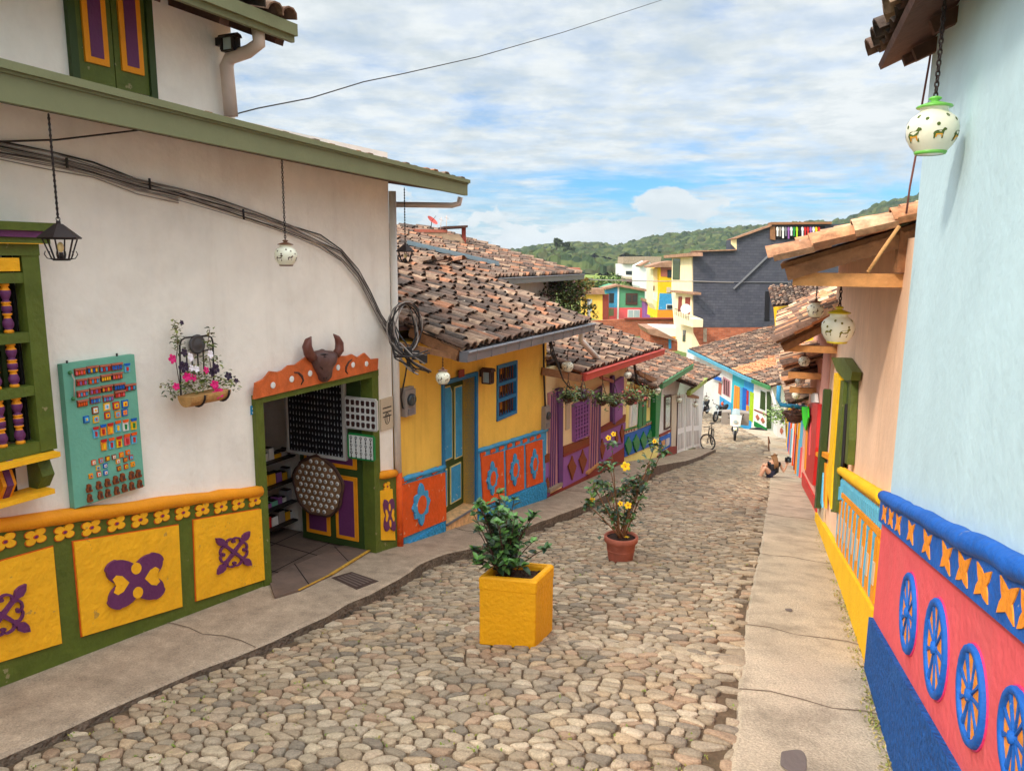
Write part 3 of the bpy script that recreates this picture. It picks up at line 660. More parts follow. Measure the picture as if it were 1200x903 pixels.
# upper storey
uz1=FA.T(272,-40)[1]; ut1=FA.T(275,90)[0]
mb=MB(); sh_t0,_=FA.T(81,60); sh_t1,_=FA.T(180,60); sh_z0=FA.T(130,102)[1]; sh_z1=sh_z0+1.75
wallmesh(mb,FA,-11,ut1,lambda t:ztopA-.001,lambda t:ztopA+3.2,[(sh_t0+.03,sh_t1-.03,sh_z0,sh_z1)],-.3,-.02)
mb.slab(Fr(FA.p(ut1,0,-.3),-FA.n,n=FA.u),[(0,ztopA-.3),(5,ztopA-.3),(5,ztopA+3.2),(0,ztopA+3.2)],-.3,0,0)
mb.build('upper_wall','white',HA)
# plinth
mb=MB()
def hbz(t,f): # f 0 at cap line,1 at base
    return zcA(t)*(1-f)+zbA(t)*f
ts=[-10,-7,-5,-4,-3,dt0]
for a,b in zip(ts[:-1],ts[1:]): mb.slab(FA,[(a,zbA(a)-.3),(b,zbA(b)-.3),(b,hbz(b,0)),(a,hbz(a,0))],.0,.035)
PL=mb.build('plinth','green',HA); mb=MB(); ts=[dt1,0.0]
mb.slab(FA,[(dt1,zbA(dt1)-.3),(0,zbA(0)-.3),(0,hbz(0,.06)),(dt1,hbz(dt1,.06))],0,.035)
PL=mb.build('plinth','green',HA)
def roundcap(mb,F,pts,r,n0,mi=0,seed=1,jit=.006):
    # pts (t,z) path ; half-round moulding
    rr=random.Random(seed); out=[]; 
    for (a,b) in zip(pts[:-1],pts[1:]):
        k=max(2,int(abs(b[0]-a[0])/.12))
        for i in range(k): out.append((a[0]+(b[0]-a[0])*i/k,a[1]+(b[1]-a[1])*i/k))
    out.append(pts[-1]); rad=[r*(1+rr.uniform(-1,1)*jit/r) for _ in out]
    mb.tube([F.p(t,z+rr.uniform(-jit,jit),n0) for t,z in out],rad,10,mi)
mb=MB(); roundcap(mb,FA,[(-10,zcA(-10)-.03),(-5,zcA(-5)-.03),(dt0,zcA(dt0)-.03)],.055,.03); roundcap(mb,FA,[(dt1,zcA(dt1)-.05),(-.01,zcA(0)-.05)],.05,.03)
mb.build('plinth_cap','orange',HA)
panels=[[c3(-260,330),c3(163,212),c3(190,508),c3(-240,640)],[c3(228,197),c3(550,145),c3(562,395),c3(255,487)],[c3(598,130),c3(805,95),c3(816,312),c3(607,378)]]
pq=[[FA.T(u,v,.05) for u,v in p] for p in panels]
dp=pq[1][0][0]-pq[0][1][0]; wp=pq[1][1][0]-pq[1][0][0]
for k in range(1,3):
    r_=pq[0][0][0]-dp-(k-1)*(wp+dp); l_t=r_-wp; hh_=pq[0][1][1]-pq[0][2][1]; zt_l=hbz(l_t,.30); zt_r=hbz(r_,.30)
    pq.append([(l_t,zt_l),(r_,zt_r),(r_,zt_r-hh_),(l_t,zt_l-hh_)])
for q in pq:
    mb=MB(); mb.slab(FA,[quadmap(q,a,b) for a,b in ((-1.02,1.02),(1.02,1.02),(1.02,-1.02),(-1.02,-1.02))],.03,.042,1); mb.slab(FA,q,.03,.055,0); mb.build('plinth_panel',['yellow','rust'],HA)
q=[FA.T(*c9(504,468),.05),FA.T(*c9(554,460),.05),FA.T(*c9(566,668),.05),FA.T(*c9(508,668),.05)]; qd=q
mb=MB(); mb.slab(FA,q,.03,.055,0); mb.build('plinth_panel',['yellow'],HA)
# relief motifs
def butterfly(mb,F,q,n0,n1):
    pts=[]
    for i in range(132):
        th=2*PI*i/132; r=.46+.42*abs(math.sin(2*th))**1.1+.06*math.cos(8*th)*0
        if abs(math.sin(2*th))>.9: r+=.04
        pts.append((r*math.cos(th)*1.0,r*math.sin(th)*1.02))
    shape(mb,F,q,pts,n0,n1,0)
    el=lambda cx,cy,rx,ry,k=1.0:[(cx+rx*math.cos(a),cy+ry*math.sin(a)*(1-.35*k*math.cos(a))) for a in np.linspace(0,2*PI,20,endpoint=False)]
    shape(mb,F,q,[(.0+.13*math.sin(a),.38+.18*math.cos(a)) for a in np.linspace(0,2*PI,18,endpoint=False)],n1-.002,n1+.003,1)
    shape(mb,F,q,[(.0+.13*math.sin(a),-.38+.18*math.cos(a)) for a in np.linspace(0,2*PI,18,endpoint=False)],n1-.002,n1+.003,1)
    heart=[(-.20,0),(-.36,.24),(-.50,.30),(-.60,.20),(-.52,0),(-.60,-.20),(-.50,-.30),(-.36,-.24)]
    shape(mb,F,q,heart,n1-.002,n1+.003,1); shape(mb,F,q,[(-x,y) for x,y in heart][::-1],n1-.002,n1+.003,1)
def fleur(mb,F,q,n0,n1):
    for i in range(4):
        th=PI/4+PI/2*i; c,s=math.cos(th),math.sin(th); R=lambda x,y:(x*c-y*s,x*s+y*c)
        leaf=[(0,-.07),(.35,-.055),(.62,-.06),(.78,-.15),(.95,-.12),(1.12,0),(.95,.12),(.78,.15),(.62,.06),(.35,.055),(0,.07)]
        shape(mb,F,q,[R(x*.95,y) for x,y in leaf],n0,n1+.0007*i)
        for sg in (1,-1):
            pth=[]
            for k in range(11):
                a=PI*(.0+1.25*k/10); rr=.16*(1-.03*k); pth.append((.50-.02+rr*math.sin(a)*.9-.05*k*.2, sg*(.05+.17-.17*math.cos(a))))
            w=.055; L1=[(x+w*.2,y+sg*w) for x,y in pth]; 
            for k in range(10):
                (x0,y0),(x1,y1)=pth[k],pth[k+1]; dx,dy=x1-x0,y1-y0; l=math.hypot(dx,dy) or 1; ww=.075*(1-.03*k); nx,ny=-dy/l*ww/2,dx/l*ww/2
                shape(mb,F,q,[R(x0+nx,y0+ny),R(x1+nx,y1+ny),R(x1-nx,y1-ny),R(x0-nx,y0-ny)],n0,n1-.001*(k%2)-.002)
            shape(mb,F,q,[R(pth[-1][0]+.055*math.cos(a),pth[-1][1]+.055*math.sin(a)) for a in np.linspace(0,2*PI,12,endpoint=False)],n0,n1-.004)
def sub(q,a0,a1,b0,b1): return [quadmap(q,a0,b1),quadmap(q,a1,b1),quadmap(q,a1,b0),quadmap(q,a0,b0)]
mb=MB(); butterfly(mb,FA,sub(pq[1],-.74,.80,-.80,.66),.05,.08); mb.build('plinth_ornament',['purple','yellow'],HA,'purple butterfly shaped relief')
mb=MB(); fleur(mb,FA,sub(pq[2],-.62,.72,-.62,.62),.05,.08); mb.build('plinth_ornament',['purple'],HA,'purple crossed lily relief')
mb=MB(); fleur(mb,FA,sub(pq[0],-.42,.62,-.70,.60),.05,.08); mb.build('plinth_ornament',['purple'],HA,'purple crossed lily relief')
mb=MB(); butterfly(mb,FA,sub(pq[3],-.74,.80,-.80,.66),.05,.08); mb.build('plinth_ornament',['purple','yellow'],HA,'purple butterfly shaped relief')
mb=MB(); fleur(mb,FA,sub(pq[4],-.62,.72,-.62,.62),.05,.08); mb.build('plinth_ornament',['purple'],HA,'purple crossed lily relief')
mb=MB(); butterfly(mb,FA,sub(qd,-.95,1.3,-.85,.85),.05,.075); mb.build('plinth_ornament',['purple','yellow'],HA)
# frieze flowers
def rosette(mb,F,c,rx,rz,n0,n1):
    q=[(c[0]-rx,c[1]+rz),(c[0]+rx,c[1]+rz),(c[0]+rx,c[1]-rz),(c[0]-rx,c[1]-rz)]
    pts=[]; pt2=[]
    for i in range(48):
        th=2*PI*i/48; r=.46+.58*abs(math.sin(2*th))**.7; pts.append((r*math.cos(th),r*math.sin(th))); pt2.append((1.08*r*math.cos(th)+.03,1.08*r*math.sin(th)-.06))
    shape(mb,F,q,pt2,n0,n1-.006,1); shape(mb,F,q,pts,n0,n1,0)
    shape(mb,F,q,[(.24*math.cos(a),.24*math.sin(a)) for a in np.linspace(0,2*PI,14,endpoint=False)],n1-.002,n1+.004,1); shape(mb,F,q,[(.15*math.cos(a),.15*math.sin(a)) for a in np.linspace(0,2*PI,12,endpoint=False)],n1,n1+.007,2)
fl=[c3(15,196),c3(103,183),c3(194,168),c3(279,153),c3(359,140),c3(434,127),c3(503,115),c3(569,104),c3(631,94),c3(688,85),c3(741,76),c3(787,68)]
tt=[FA.T(u,v,.05) for u,v in fl]; dtt=(tt[-1][0]-tt[0][0])/11
for i in range(-14,12):
    t=tt[0][0]+dtt*i; z=tt[i][1] if i>=0 else hbz(t,.16)
    mb=MB(); rosette(mb,FA,(t,z),dtt*.40,.062,.035,.052); mb.build('frieze_flower',['yellow','rust','purple'],HA)
mb=MB(); rosette(mb,FA,FA.T(*c9(534,450),.05),.07,.06,.035,.052); mb.build('frieze_flower',['yellow','rust','purple'],HA)
# eave board + pent roof
ftz=lambda px,py:FA.T(px,py,.75)
f_top=lineat([ftz(0,70),ftz(548,211)]); f_bot=lineat([ftz(0,118),ftz(463,212)]); te=ftz(548,222)[0]
mb=MB(); 
for (a,b,n1,m0) in ((0.0,.22,.79,0),(.22,.30,.765,0),(.30,1.0,.75,0)):
    q=[]
    for t in (-11,te): q.append((t,f_top(t)*(1-a)+f_bot(t)*a))
    for t in (te,-11): q.append((t,f_top(t)*(1-b)+f_bot(t)*b))
    mb.slab(FA,q,.70,n1)
mb.build('eave_board','fgreen',HA)
mb=MB(); pz=math.tan(math.radians(8.5))
tiles(mb,FA.p(-5.4,f_top(-5.4)-.155,.70),FA.p(te,f_top(te)-.125,.70),-FA.n*.85+UP*.85*pz,-FA.n*.85+UP*.85*pz,pal=PAL+PALNEW,row=.4)
tiles(mb,FA.p(ut1,f_top(ut1)+.85*pz-.15,-.15),FA.p(te,f_top(te)+.85*pz-.125,-.15),-FA.n*5+UP*5*pz,-FA.n*5+UP*5*pz,pal=PAL+PALNEW,row=.4)
mb.build('lower_roof',['tile','dwood'],HA)
for k in range(12):
    t=-5.2+k*.47
    if t<te-.1: mb=MB(); mb.bar(FA.p(t,f_bot(t)+.10,.69),FA.p(t,f_bot(t)+.10+.7*pz,.0),.06,.09); mb.build('rafter','dwood',HA)
# elbow pipe at the right end
P=[FA.P(*c5(718,773),.0),FA.P(*c5(935,776),.55),FA.P(*c5(960,770),.60),FA.P(*c5(966,745),.62)]
P[0]=FA.P(*c5(718,773),-.05); mb=MB(); mb.tube([P[0],P[0].lerp(P[1],.5),P[1],P[2],P[3]],.035,10); mb.build('gutter_pipe','pipe',HA)
# downpipe at house corner (white above orange)
tq,_=FA.T(463,500); zt=FA.T(463,225)[1]; zm=FA.T(*c4(765,500))[1]
mb=MB(); mb.tube([FA.p(.04,zt,.03),FA.p(.045,-1.2,.03),FA.p(.05,zm,.035)],.045,10); mb.build('downpipe','pipew',HA)
mb=MB(); mb.tube([FA.p(.05,zm+.02,.035),FA.p(.05,A1.z-.05,.035)],.052,10); mb.build('downpipe','orangered',HA,'orange painted lower length of the downpipe')
# upper eave
uf=lambda pt,n=.6:FA.T(pt[0],pt[1],n)
# the upper roof: board runs from (258,0) to (345,45)
gt=lineat([uf(c5(120,0)),uf(c5(338,92))]); tg=uf(c5(338,120))[0]; zU=uf(c5(338,95))[1]; zUb=uf(c5(330,158))[1]
mb=MB(); mb.slab(FA,[(-11,zU),(tg,zU),(tg,zU-.10),(-11,zU-.10)],.56,.64); mb.slab(FA,[(-11,zU-.1),(tg,zU-.1),(tg,zUb),(-11,zUb)],.56,.60); mb.build('upper_eave_board','fgreen',HA)
mb=MB(); up=-FA.n*4+UP*1.2; tiles(mb,FA.p(-9,zU-.04,.62),FA.p(tg,zU-.04,.62),up,up,lite=True); mb.build('upper_roof',['tile','dwood'],HA)
for t in (tg-.12,tg-.75,tg-1.4,tg-2.0,-6): mb=MB(); mb.bar(FA.p(t,zUb+.02,.55),FA.p(t,zUb+.02+.28,-.2),.10,.13); mb.build('rafter','dwood',HA)
P=[FA.P(*c5(200,105),.50),FA.P(*c5(205,165),.50),FA.P(*c5(165,195),.34),FA.P(*c5(95,220),.10),FA.P(*c5(82,250),.07),FA.P(*c5(100,440),.07)]
mb=MB(); mb.tube(P,[.055,.055,.055,.055,.06,.06],10); mb.build('downpipe','pipe',HA,'bent upper downpipe below the top eave')
# shutters
SW=MB(); fr=.07
SW=thing('x','','') if False else None
mb=MB(); mb.slab(FA,[(sh_t0,sh_z0-.04),(sh_t1,sh_z0-.04),(sh_t1,sh_z1+.05),(sh_t0,sh_z1+.05)],-.2,-.03,0)
for a,b in ((sh_t0,sh_t0+.06),(sh_t1-.06,sh_t1)): mb.slab(FA,[(a,sh_z0-.04),(b,sh_z0-.04),(b,sh_z1+.05),(a,sh_z1+.05)],-.03,.02,0)
wn=mb.build('shuttered_window','dgreen',HA)
mid=(sh_t0+sh_t1)/2
for a,b,sg in ((sh_t0+.065,mid-.005,1),(mid+.005,sh_t1-.065,-1)):
    mb=MB(); mb.slab(FA,[(a,sh_z0),(b,sh_z0),(b,sh_z1),(a,sh_z1)],-.03,.0,0); leafo=mb.build('shutter','green',wn)
    w=b-a; z0=sh_z0+.14; z1=sh_z1-.25
    def arch(i,zt=0):
        lo=[(a+.05+i,z0+i),(b-.05-i,z0+i)]; top=[]
        for k in range(9):
            x=b-.05-i+(a-b+.10+2*i)*k/8; fr_=(x-a)/(b-a); top.append((x,z1-i+.14*math.sin(PI/2*(fr_ if sg>0 else 1-fr_))))
        return lo+top
    mb=MB(); mb.slab(FA,arch(0),.0,.018,0); mb.slab(FA,arch(.045),.018,.022,1); mb.build('shutter_panel',['orange','purple'],leafo)
# ---------------- barred green window at the left edge
wt0=win_t1-1.75; zS=win_z0; wz1=win_z1
GW=MB(); 
n1=.22
zsill=FA.T(50,536,.22)[1]; ztopw=FA.T(40,282,.22)[1]; wt1=FA.T(*cG(175,600),.20)[0]
bars=[FA.T(*cG(60,p),.20)[1] for p in (152,345,520,708)]
tR=wt1; tL=wt1-1.9
def rect(mb,F,t0,t1,z0,z1,n0,n1,mi=0): mb.slab(F,[(t0,z0),(t1,z0),(t1,z1),(t0,z1)],n0,n1,mi)
stile=.12
rect(GW,FA,tR-stile,tR,bars[3]-.04,ztopw-.10,.10,.20); rect(GW,FA,tL,tL+stile,bars[3]-.04,ztopw-.10,.10,.20)
zbars=[(bars[0]-.035,bars[0]+.035),(bars[1]-.035,bars[1]+.035),(bars[2]-.035,bars[2]+.035),(bars[3]-.045,bars[3]+.04)]
for a,b in zbars: rect(GW,FA,tL+stile,tR-stile,a,b,.10,.195)
rect(GW,FA,tR-.02,tR,bars[3]-.04,ztopw-.1,0,.10); rect(GW,FA,tL,tR,ztopw-.1,ztopw-.02,.0,.21)
gw=GW.build('barred_window','green',HA)
mb=MB(); rect(mb,FA,tL-.04,tR+.05,ztopw-.02,ztopw+.02,0,.26); rect(mb,FA,tL-.08,tR+.09,ztopw+.065,ztopw+.12,0,.30); mb.build('cornice','green',gw)
mb=MB(); rect(mb,FA,tL-.06,tR+.07,ztopw+.021,ztopw+.064,0,.28); mb.build('cornice_band','purple',gw)
mb=MB(); rect(mb,FA,tL-.04,tR-.0,ztopw-.022,ztopw-.018,0,.262); z0,z1=bars[0]+.045,ztopw-.115; rect(mb,FA,tR-.46,tR-.14,z0,z1,.10,.205); mb.build('top_panel','yellow',gw)
mb=MB(); mb.lathe([(.0,.0),(.05,.0),(.05,.012),(.03,.016),(0,.016)],16,FA.p(tR-.40,(z0+z1)/2,.206),axis=FA.n); mb.build('round_vent','dark',gw)
mb=MB(); zq=bars[3]-.05; sA=FA.T(*cG(193,705),.27)[0]; sB=FA.T(*cG(176,828),.2)[0]; mb.slab(FA,[(tL-.1,zq-.035),(sA,zq-.035),(sA,zq),(tL-.1,zq)],0,.27); zq2=FA.T(*cG(172,828),.2)[1]; mb.slab(FA,[(tL-.1,zq2-.035),(sB,zq2-.035),(sB,zq2),(tL-.1,zq2)],0,.20); mb.build('sill','yellow',gw)
# brackets under sill
for k in range(7):
    t=(FA.T(*cG(150,780),.15)[0]-.0) - k*.27; mb=MB()
    prof=[(.0,zq2+.0),(.10,zq2),(.17,zq2+.10),(.13,zq2+.2),(.16,zq2+.3),(.24,zq-.045),(.22,zq-.036),(.0,zq-.036)]
    G=Fr(FA.p(t,0,0),FA.n,n=FA.u); mb.slab(G,prof,-.045,.045); mb.build('bracket','green' if k==0 else ('orange' if k%2 else 'purple'),gw)
    if k>0:
        mb=MB(); mb.slab(G,[(x+.012 if x>.02 else x,z) for x,z in prof],-.02,.02); mb.build('bracket','purple',gw)
rect_=rect
mb=MB(); rect(mb,FA,tL,tR-.2,zq2+.001,zq-.055,0,.02); mb.build('dark_recess','dark',gw)
# balusters
def baluster(z0,z1,t,n,par):
    mb=MB(); h=z1-z0; 
    prof=[(.018,0),(.03,.0),(.03,.05),(.02,.07),(.034,.14),(.036,.2),(.024,.3),(.018,.34),(.03,.37),(.03,.40),(.02,.42),(.032,.45),(.032,.55),(.02,.58),(.03,.6),(.03,.63),(.018,.66),(.024,.7),(.036,.8),(.034,.86),(.02,.93),(.03,.95),(.03,1.0)]
    prof=[(r,z*h) for r,z in prof]; base=FA.p(t,z0,n)
    mb.lathe(prof,10,base,0)
    for i,f in enumerate(mb.f): 
        ring=min(v for v in f)//10
        if ring<len(prof) and (ring in (0,1,2,6,7,8,12,13,14,19,20,21)): mb.mi[i]=1
    return mb.build('baluster',['purple','orange'],par)
BT0=FA.T(*cG(40,430),.15)[0]; BSP=abs(FA.T(*cG(62,640),.15)[0]-FA.T(*cG(5,650),.15)[0])
for a,b in ((zbars[1][1],zbars[0][0]),(zbars[2][1],zbars[1][0]),(zbars[3][1],zbars[2][0])):
    for k in range(7):
        if BT0-k*BSP>tL+.16: baluster(a,b,BT0-k*BSP,.15,gw)
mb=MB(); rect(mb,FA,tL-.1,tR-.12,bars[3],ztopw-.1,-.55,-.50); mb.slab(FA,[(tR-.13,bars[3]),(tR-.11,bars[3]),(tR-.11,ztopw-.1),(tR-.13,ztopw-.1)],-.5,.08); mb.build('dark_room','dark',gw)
mb=MB(); rect(mb,FA,tR-.33,tR-.29,bars[3]+.04,ztopw-.12,-.05,.02); rect(mb,FA,tR-.22,tR-.19,bars[3]+.04,ztopw-.12,-.02,.03); mb.build('inner_frame','dgreen',gw)
for a,b in ((zbars[2][1]-.6,zbars[2][1]-.05),(zbars[1][1]-.02,zbars[1][1]+.35)):
    mb=MB(); rect(mb,FA,tR-.95,tR-.42,a,b,-.06,-.02,0); rect(mb,FA,tR-.90,tR-.47,a+.05,b-.05,-.02,-.015,1); mb.build('inner_shutter',['orange','purple'],gw)
# ---------------- shop doorway
mb=MB(); w_=.085
rect(mb,FA,dt0-.02,dt0+w_,zbA(dt0)-.05,dz1-.0,-.1,.05); rect(mb,FA,dt1-.11,dt1+.02,zbA(dt1)-.02,dz1-.0,-.14,.05)
rect(mb,FA,dt0-.02,dt1+.02,dz1+.001,dz1+.085,-.1,.055); mb.build('door_frame','green',HA)
# skull board above (varnished board with scalloped top)
bd=[c8(-10,440),c8(0,345),c8(50,320),c8(85,275),c8(135,280),c8(160,270),c8(195,240),c8(235,238),c8(300,190),c8(330,180),c8(480,172),c8(500,185),c8(540,185),c8(565,175),c8(600,195),c8(640,168),c8(675,205),c8(720,200),c8(716,268)]
SB=thing('carved_sign_board','varnished orange wooden board with scalloped top over the shop doorway','sign board',tuple(FA.P(*bd[0],.06)))
mb=MB(); mb.slab(FA,FA.Ts(bd,.085),.06,.085); mb.build('board','board',SB)
for x,y in ((100,358),(210,322),(318,288),(483,254),(571,238),(650,232)):
    mb=MB(); t,z=FA.T(*c8(x,y),.087); mb.lathe([(0,0),(.033,0),(.033,.004),(.024,.005),(0,.005)],14,FA.p(t,z,.0855),axis=FA.n); mb.build('round_hole','whitep',SB)
for pth in ([(225,282),(250,285),(270,305),(278,330),(265,355)],[(565,205),(545,222),(530,250),(528,275),(540,290)]):
    mb=MB(); mb.tube([FA.P(*c8(*p),.088) for p in pth],[.006,.012,.014,.011,.006],6); mb.build('carved_curl','dwood',SB)
SK=thing('bull_skull_carving','dark brown carved wooden bull head with upturned horns mounted above the shop doorway','carving',tuple(FA.P(*c8(405,250),.1)))
hd=[c8(335,180),c8(350,160),c8(385,152),c8(398,145),c8(410,152),c8(450,155),c8(475,165),c8(478,185),c8(470,225),c8(448,255),c8(438,290),c8(436,320),c8(420,338),c8(398,340),c8(382,325),c8(376,300),c8(355,262),c8(338,225)]
hp=FA.Ts(hd,.12); cx=sum(p[0] for p in hp)/len(hp); cz=sum(p[1] for p in hp)/len(hp)
mb=MB(); rings=[(1.0,.086),(1.0,.115),(.86,.15),(.6,.175),(.3,.19)]; vs=[]
for f,n in rings: vs+=[FA.p(cx+(t-cx)*f,cz+(z-cz)*f,n) for t,z in hp]
k=len(hp); vs.append(FA.p(cx,cz,.195)); fs=[(r*k+i,r*k+(i+1)%k,(r+1)*k+(i+1)%k,(r+1)*k+i) for r in range(4) for i in range(k)]+[(4*k+i,4*k+(i+1)%k,5*k) for i in range(k)]
mb.add(vs,fs,0,None,True); mb.build('skull',mat('carved_brown',rgb(96,66,60),rough=.4,var=.25,scale=20,bump=.2),SK)
mb=MB()
for sg in (1,-1):
    for pth in ([(405,190),(372,195),(358,215),(372,245),(392,262)],[(405,175),(370,178),(345,190)],[(400,215),(385,225),(378,245)]):
        mb.tube([FA.P(*c8(405+(x-405)*sg,y),.178-.0009*abs(x-405)) for x,y in pth],.006,5)
for sg in (1,-1): mb.ball(FA.P(*c8(408+sg*9,316),.16),.008)
mb.build('carved_lines','black',SK)
for pth,rr in (([(335,200),(312,170),(300,130),(308,95),(325,72)],(.055,.06,.055,.04,.006)),([(470,178),(490,150),(490,110),(478,80),(455,57)],(.05,.055,.05,.035,.006))):
    mb=MB(); mb.tube([FA.P(*c8(*p),.12) for p in pth],[r*.95 for r in rr],10); mb.build('horn',mat('horn_brown',rgb(110,64,54),rough=.35,var=.2,scale=20),SK)
# interior room
fz=zbA(dt1)+.02
mb=MB(); 
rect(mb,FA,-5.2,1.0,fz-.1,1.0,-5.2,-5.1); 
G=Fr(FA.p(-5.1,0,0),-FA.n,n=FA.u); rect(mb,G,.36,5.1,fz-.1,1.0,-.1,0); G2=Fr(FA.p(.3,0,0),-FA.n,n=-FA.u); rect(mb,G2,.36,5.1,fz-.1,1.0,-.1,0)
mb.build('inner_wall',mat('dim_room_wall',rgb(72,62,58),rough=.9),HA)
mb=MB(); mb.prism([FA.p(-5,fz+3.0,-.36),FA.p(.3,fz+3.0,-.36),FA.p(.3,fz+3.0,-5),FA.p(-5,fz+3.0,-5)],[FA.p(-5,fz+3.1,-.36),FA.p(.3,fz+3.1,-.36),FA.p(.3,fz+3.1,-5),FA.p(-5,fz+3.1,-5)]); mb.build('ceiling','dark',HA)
mb=MB(); mb.prism([FA.p(-5,fz-.1,-.36),FA.p(.3,fz-.1,-.36),FA.p(.3,fz-.1,-5),FA.p(-5,fz-.1,-5)],[FA.p(-5,fz,-.36),FA.p(.3,fz,-.36),FA.p(.3,fz,-5),FA.p(-5,fz,-5)])
# threshold: slate laid out to the pavement with a yellow edge
zt0=zbA(dt0)
mb.prism([FA.p(dt0+.06,fz-.2,-.36),FA.p(dt1,fz-.2,-.36),FA.p(dt1,fz-.2,.04),FA.p(dt0+.06,zt0-.2,.04)],[FA.p(dt0+.06,fz,-.36),FA.p(dt1,fz,-.36),FA.p(dt1,fz,.04),FA.p(dt0+.06,fz,.04)])
mb.build('floor','slate',HA)
mb=MB()
for k in range(9): mb.bar(FA.p(-4.6+k*.62,fz+.004,-.36),FA.p(-4.2+k*.62,fz+.004,-4.9),.01,.003)
for k in range(8): mb.bar(FA.p(-5,fz+.003,-.1-k*.6),FA.p(.3,fz+.003,-.1-k*.6),.01,.003)
mb.build('floor_joints','dark',HA)
def onpave(u,v,up=.012):
    r=ray(u,v); k=9.
    for _ in range(40): P=r*k; k*=(zL(P.dot(SV))+up)/P.z
    return r*k
oo=[(438,640),(412,656),(387,673),(352,690),(322,699)]; ii=[(427,630),(400,640),(372,650),(340,664),(314,676)]
mb=MB(); 
for k in range(4):
    q_=[onpave(*oo[k],.028),onpave(*oo[k+1],.028),onpave(*ii[k+1],.028),onpave(*ii[k],.028)]; mb.prism(q_,[p-UP*.03 for p in q_])
mb.build('slate_apron','slate',HA)
for a_,b_ in (((345,660),(362,684)),((392,640),(408,657))): mb=MB(); mb.bar(onpave(*a_,.029),onpave(*b_,.029),.010,.003); mb.build('slate_joint','dark',HA)
mb=MB(); mb.bar(onpave(440,640,.026),onpave(387,673,.026),.035,.014); mb.bar(onpave(387,673,.026),onpave(350,691,.026),.02,.010); mb.build('threshold_edge',mat('faded_yellow_line',rgb(206,156,60),rough=.8,var=.4,scale=20),HA)
# open door leaf, hinged at right jamb, opening inwards
hin=FA.p(dt1-.12,0,-.12); FDr=Fr(hin,FA.n,n=-FA.u)   # u towards street, n towards camera side
dl_w=.98; zt_=dz1-.04
mb=MB(); rect(mb,FDr,-dl_w,0,fz+.02,zt_,-.05,0); leaf=mb.build('door_leaf','dgreen',HA)
def dpanel(a,b,z0,z1):
    mb=MB(); rect(mb,FDr,a,b,z0,z1,0,.018,0); rect(mb,FDr,a+.05,b-.05,z0+.05,z1-.05,.018,.022,1); mb.build('door_panel',['orange','purple'],leaf)
h=zt_-fz
dpanel(-.90,-.52,fz+.12,fz+.95); dpanel(-.42,-.08,fz+.12,fz+.95); dpanel(-.90,-.08,fz+1.05,fz+1.33)
mb=MB(); rect(mb,FA,dt0+w_,dt0+w_+.05,fz+.0,fz+1.15,-.32,-.12); mb.build('side_screen','dgreen',HA)
mb=MB(); tq=FA.T(*c9(33,180),-.05)[0]; rect(mb,FA,dt0+w_+.0,dt0+w_+.035,FA.T(*c9(38,440),-.05)[1],FA.T(*c9(33,182),-.05)[1],-.1,-.04); mb.build('wood_strip','newwood',HA)
# ---------------- black display panel with earrings
def onD(u,v,n=.06): return FDr.T(u,v,n)
q=[onD(*c9(118,20)),onD(*c9(362,20)),onD(*c9(362,333)),onD(*c9(124,322))]
x0=(q[0][0]+q[3][0])/2; x1=(q[1][0]+q[2][0])/2; z0=(q[2][1]+q[3][1])/2; z1=dz1-.03
BD=thing('earring_display','large black earring panel in a pale frame hung on the open shop door','display board',tuple(FDr.p((x0+x1)/2,z0,.06)))
mb=MB(); rect(mb,FDr,x0,x1,z0,z1,.025,.05); mb.build('panel','black',BD)
mb=MB(); f_=.035
rect(mb,FDr,x0,x0+f_,z0,z1,.02,.075); rect(mb,FDr,x1-f_,x1,z0,z1,.02,.075); rect(mb,FDr,x0+f_,x1-f_,z0,z0+f_,.02,.074); rect(mb,FDr,x0+f_,x1-f_,z1-f_,z1,.02,.074); mb.build('frame','wframe',BD)
ep=None; rows=12; cols=17
for r in range(rows):
    for k in range(cols):
        p=FDr.p(x0+.07+(x1-x0-.14)*k/(cols-1),z1-.10-(z1-z0-.16)*r/(rows-1),.052)
        if ep is None:
            mb=MB(); mb.tube([p+UP*.012,p+UP*-.004],.002,4); mb.ball(p-UP*.012,(.006,.006,.011),6,4); ep=mb.build('earring','silver',None,origin=p); tag(ep,'tiny silver earring hanging in the rows on the black framed panel','earring','earrings on the black panel'); 
        else: o=ep.copy(); C.objects.link(o); o.location=p; o.scale=(1,1,random.uniform(.7,1.6))
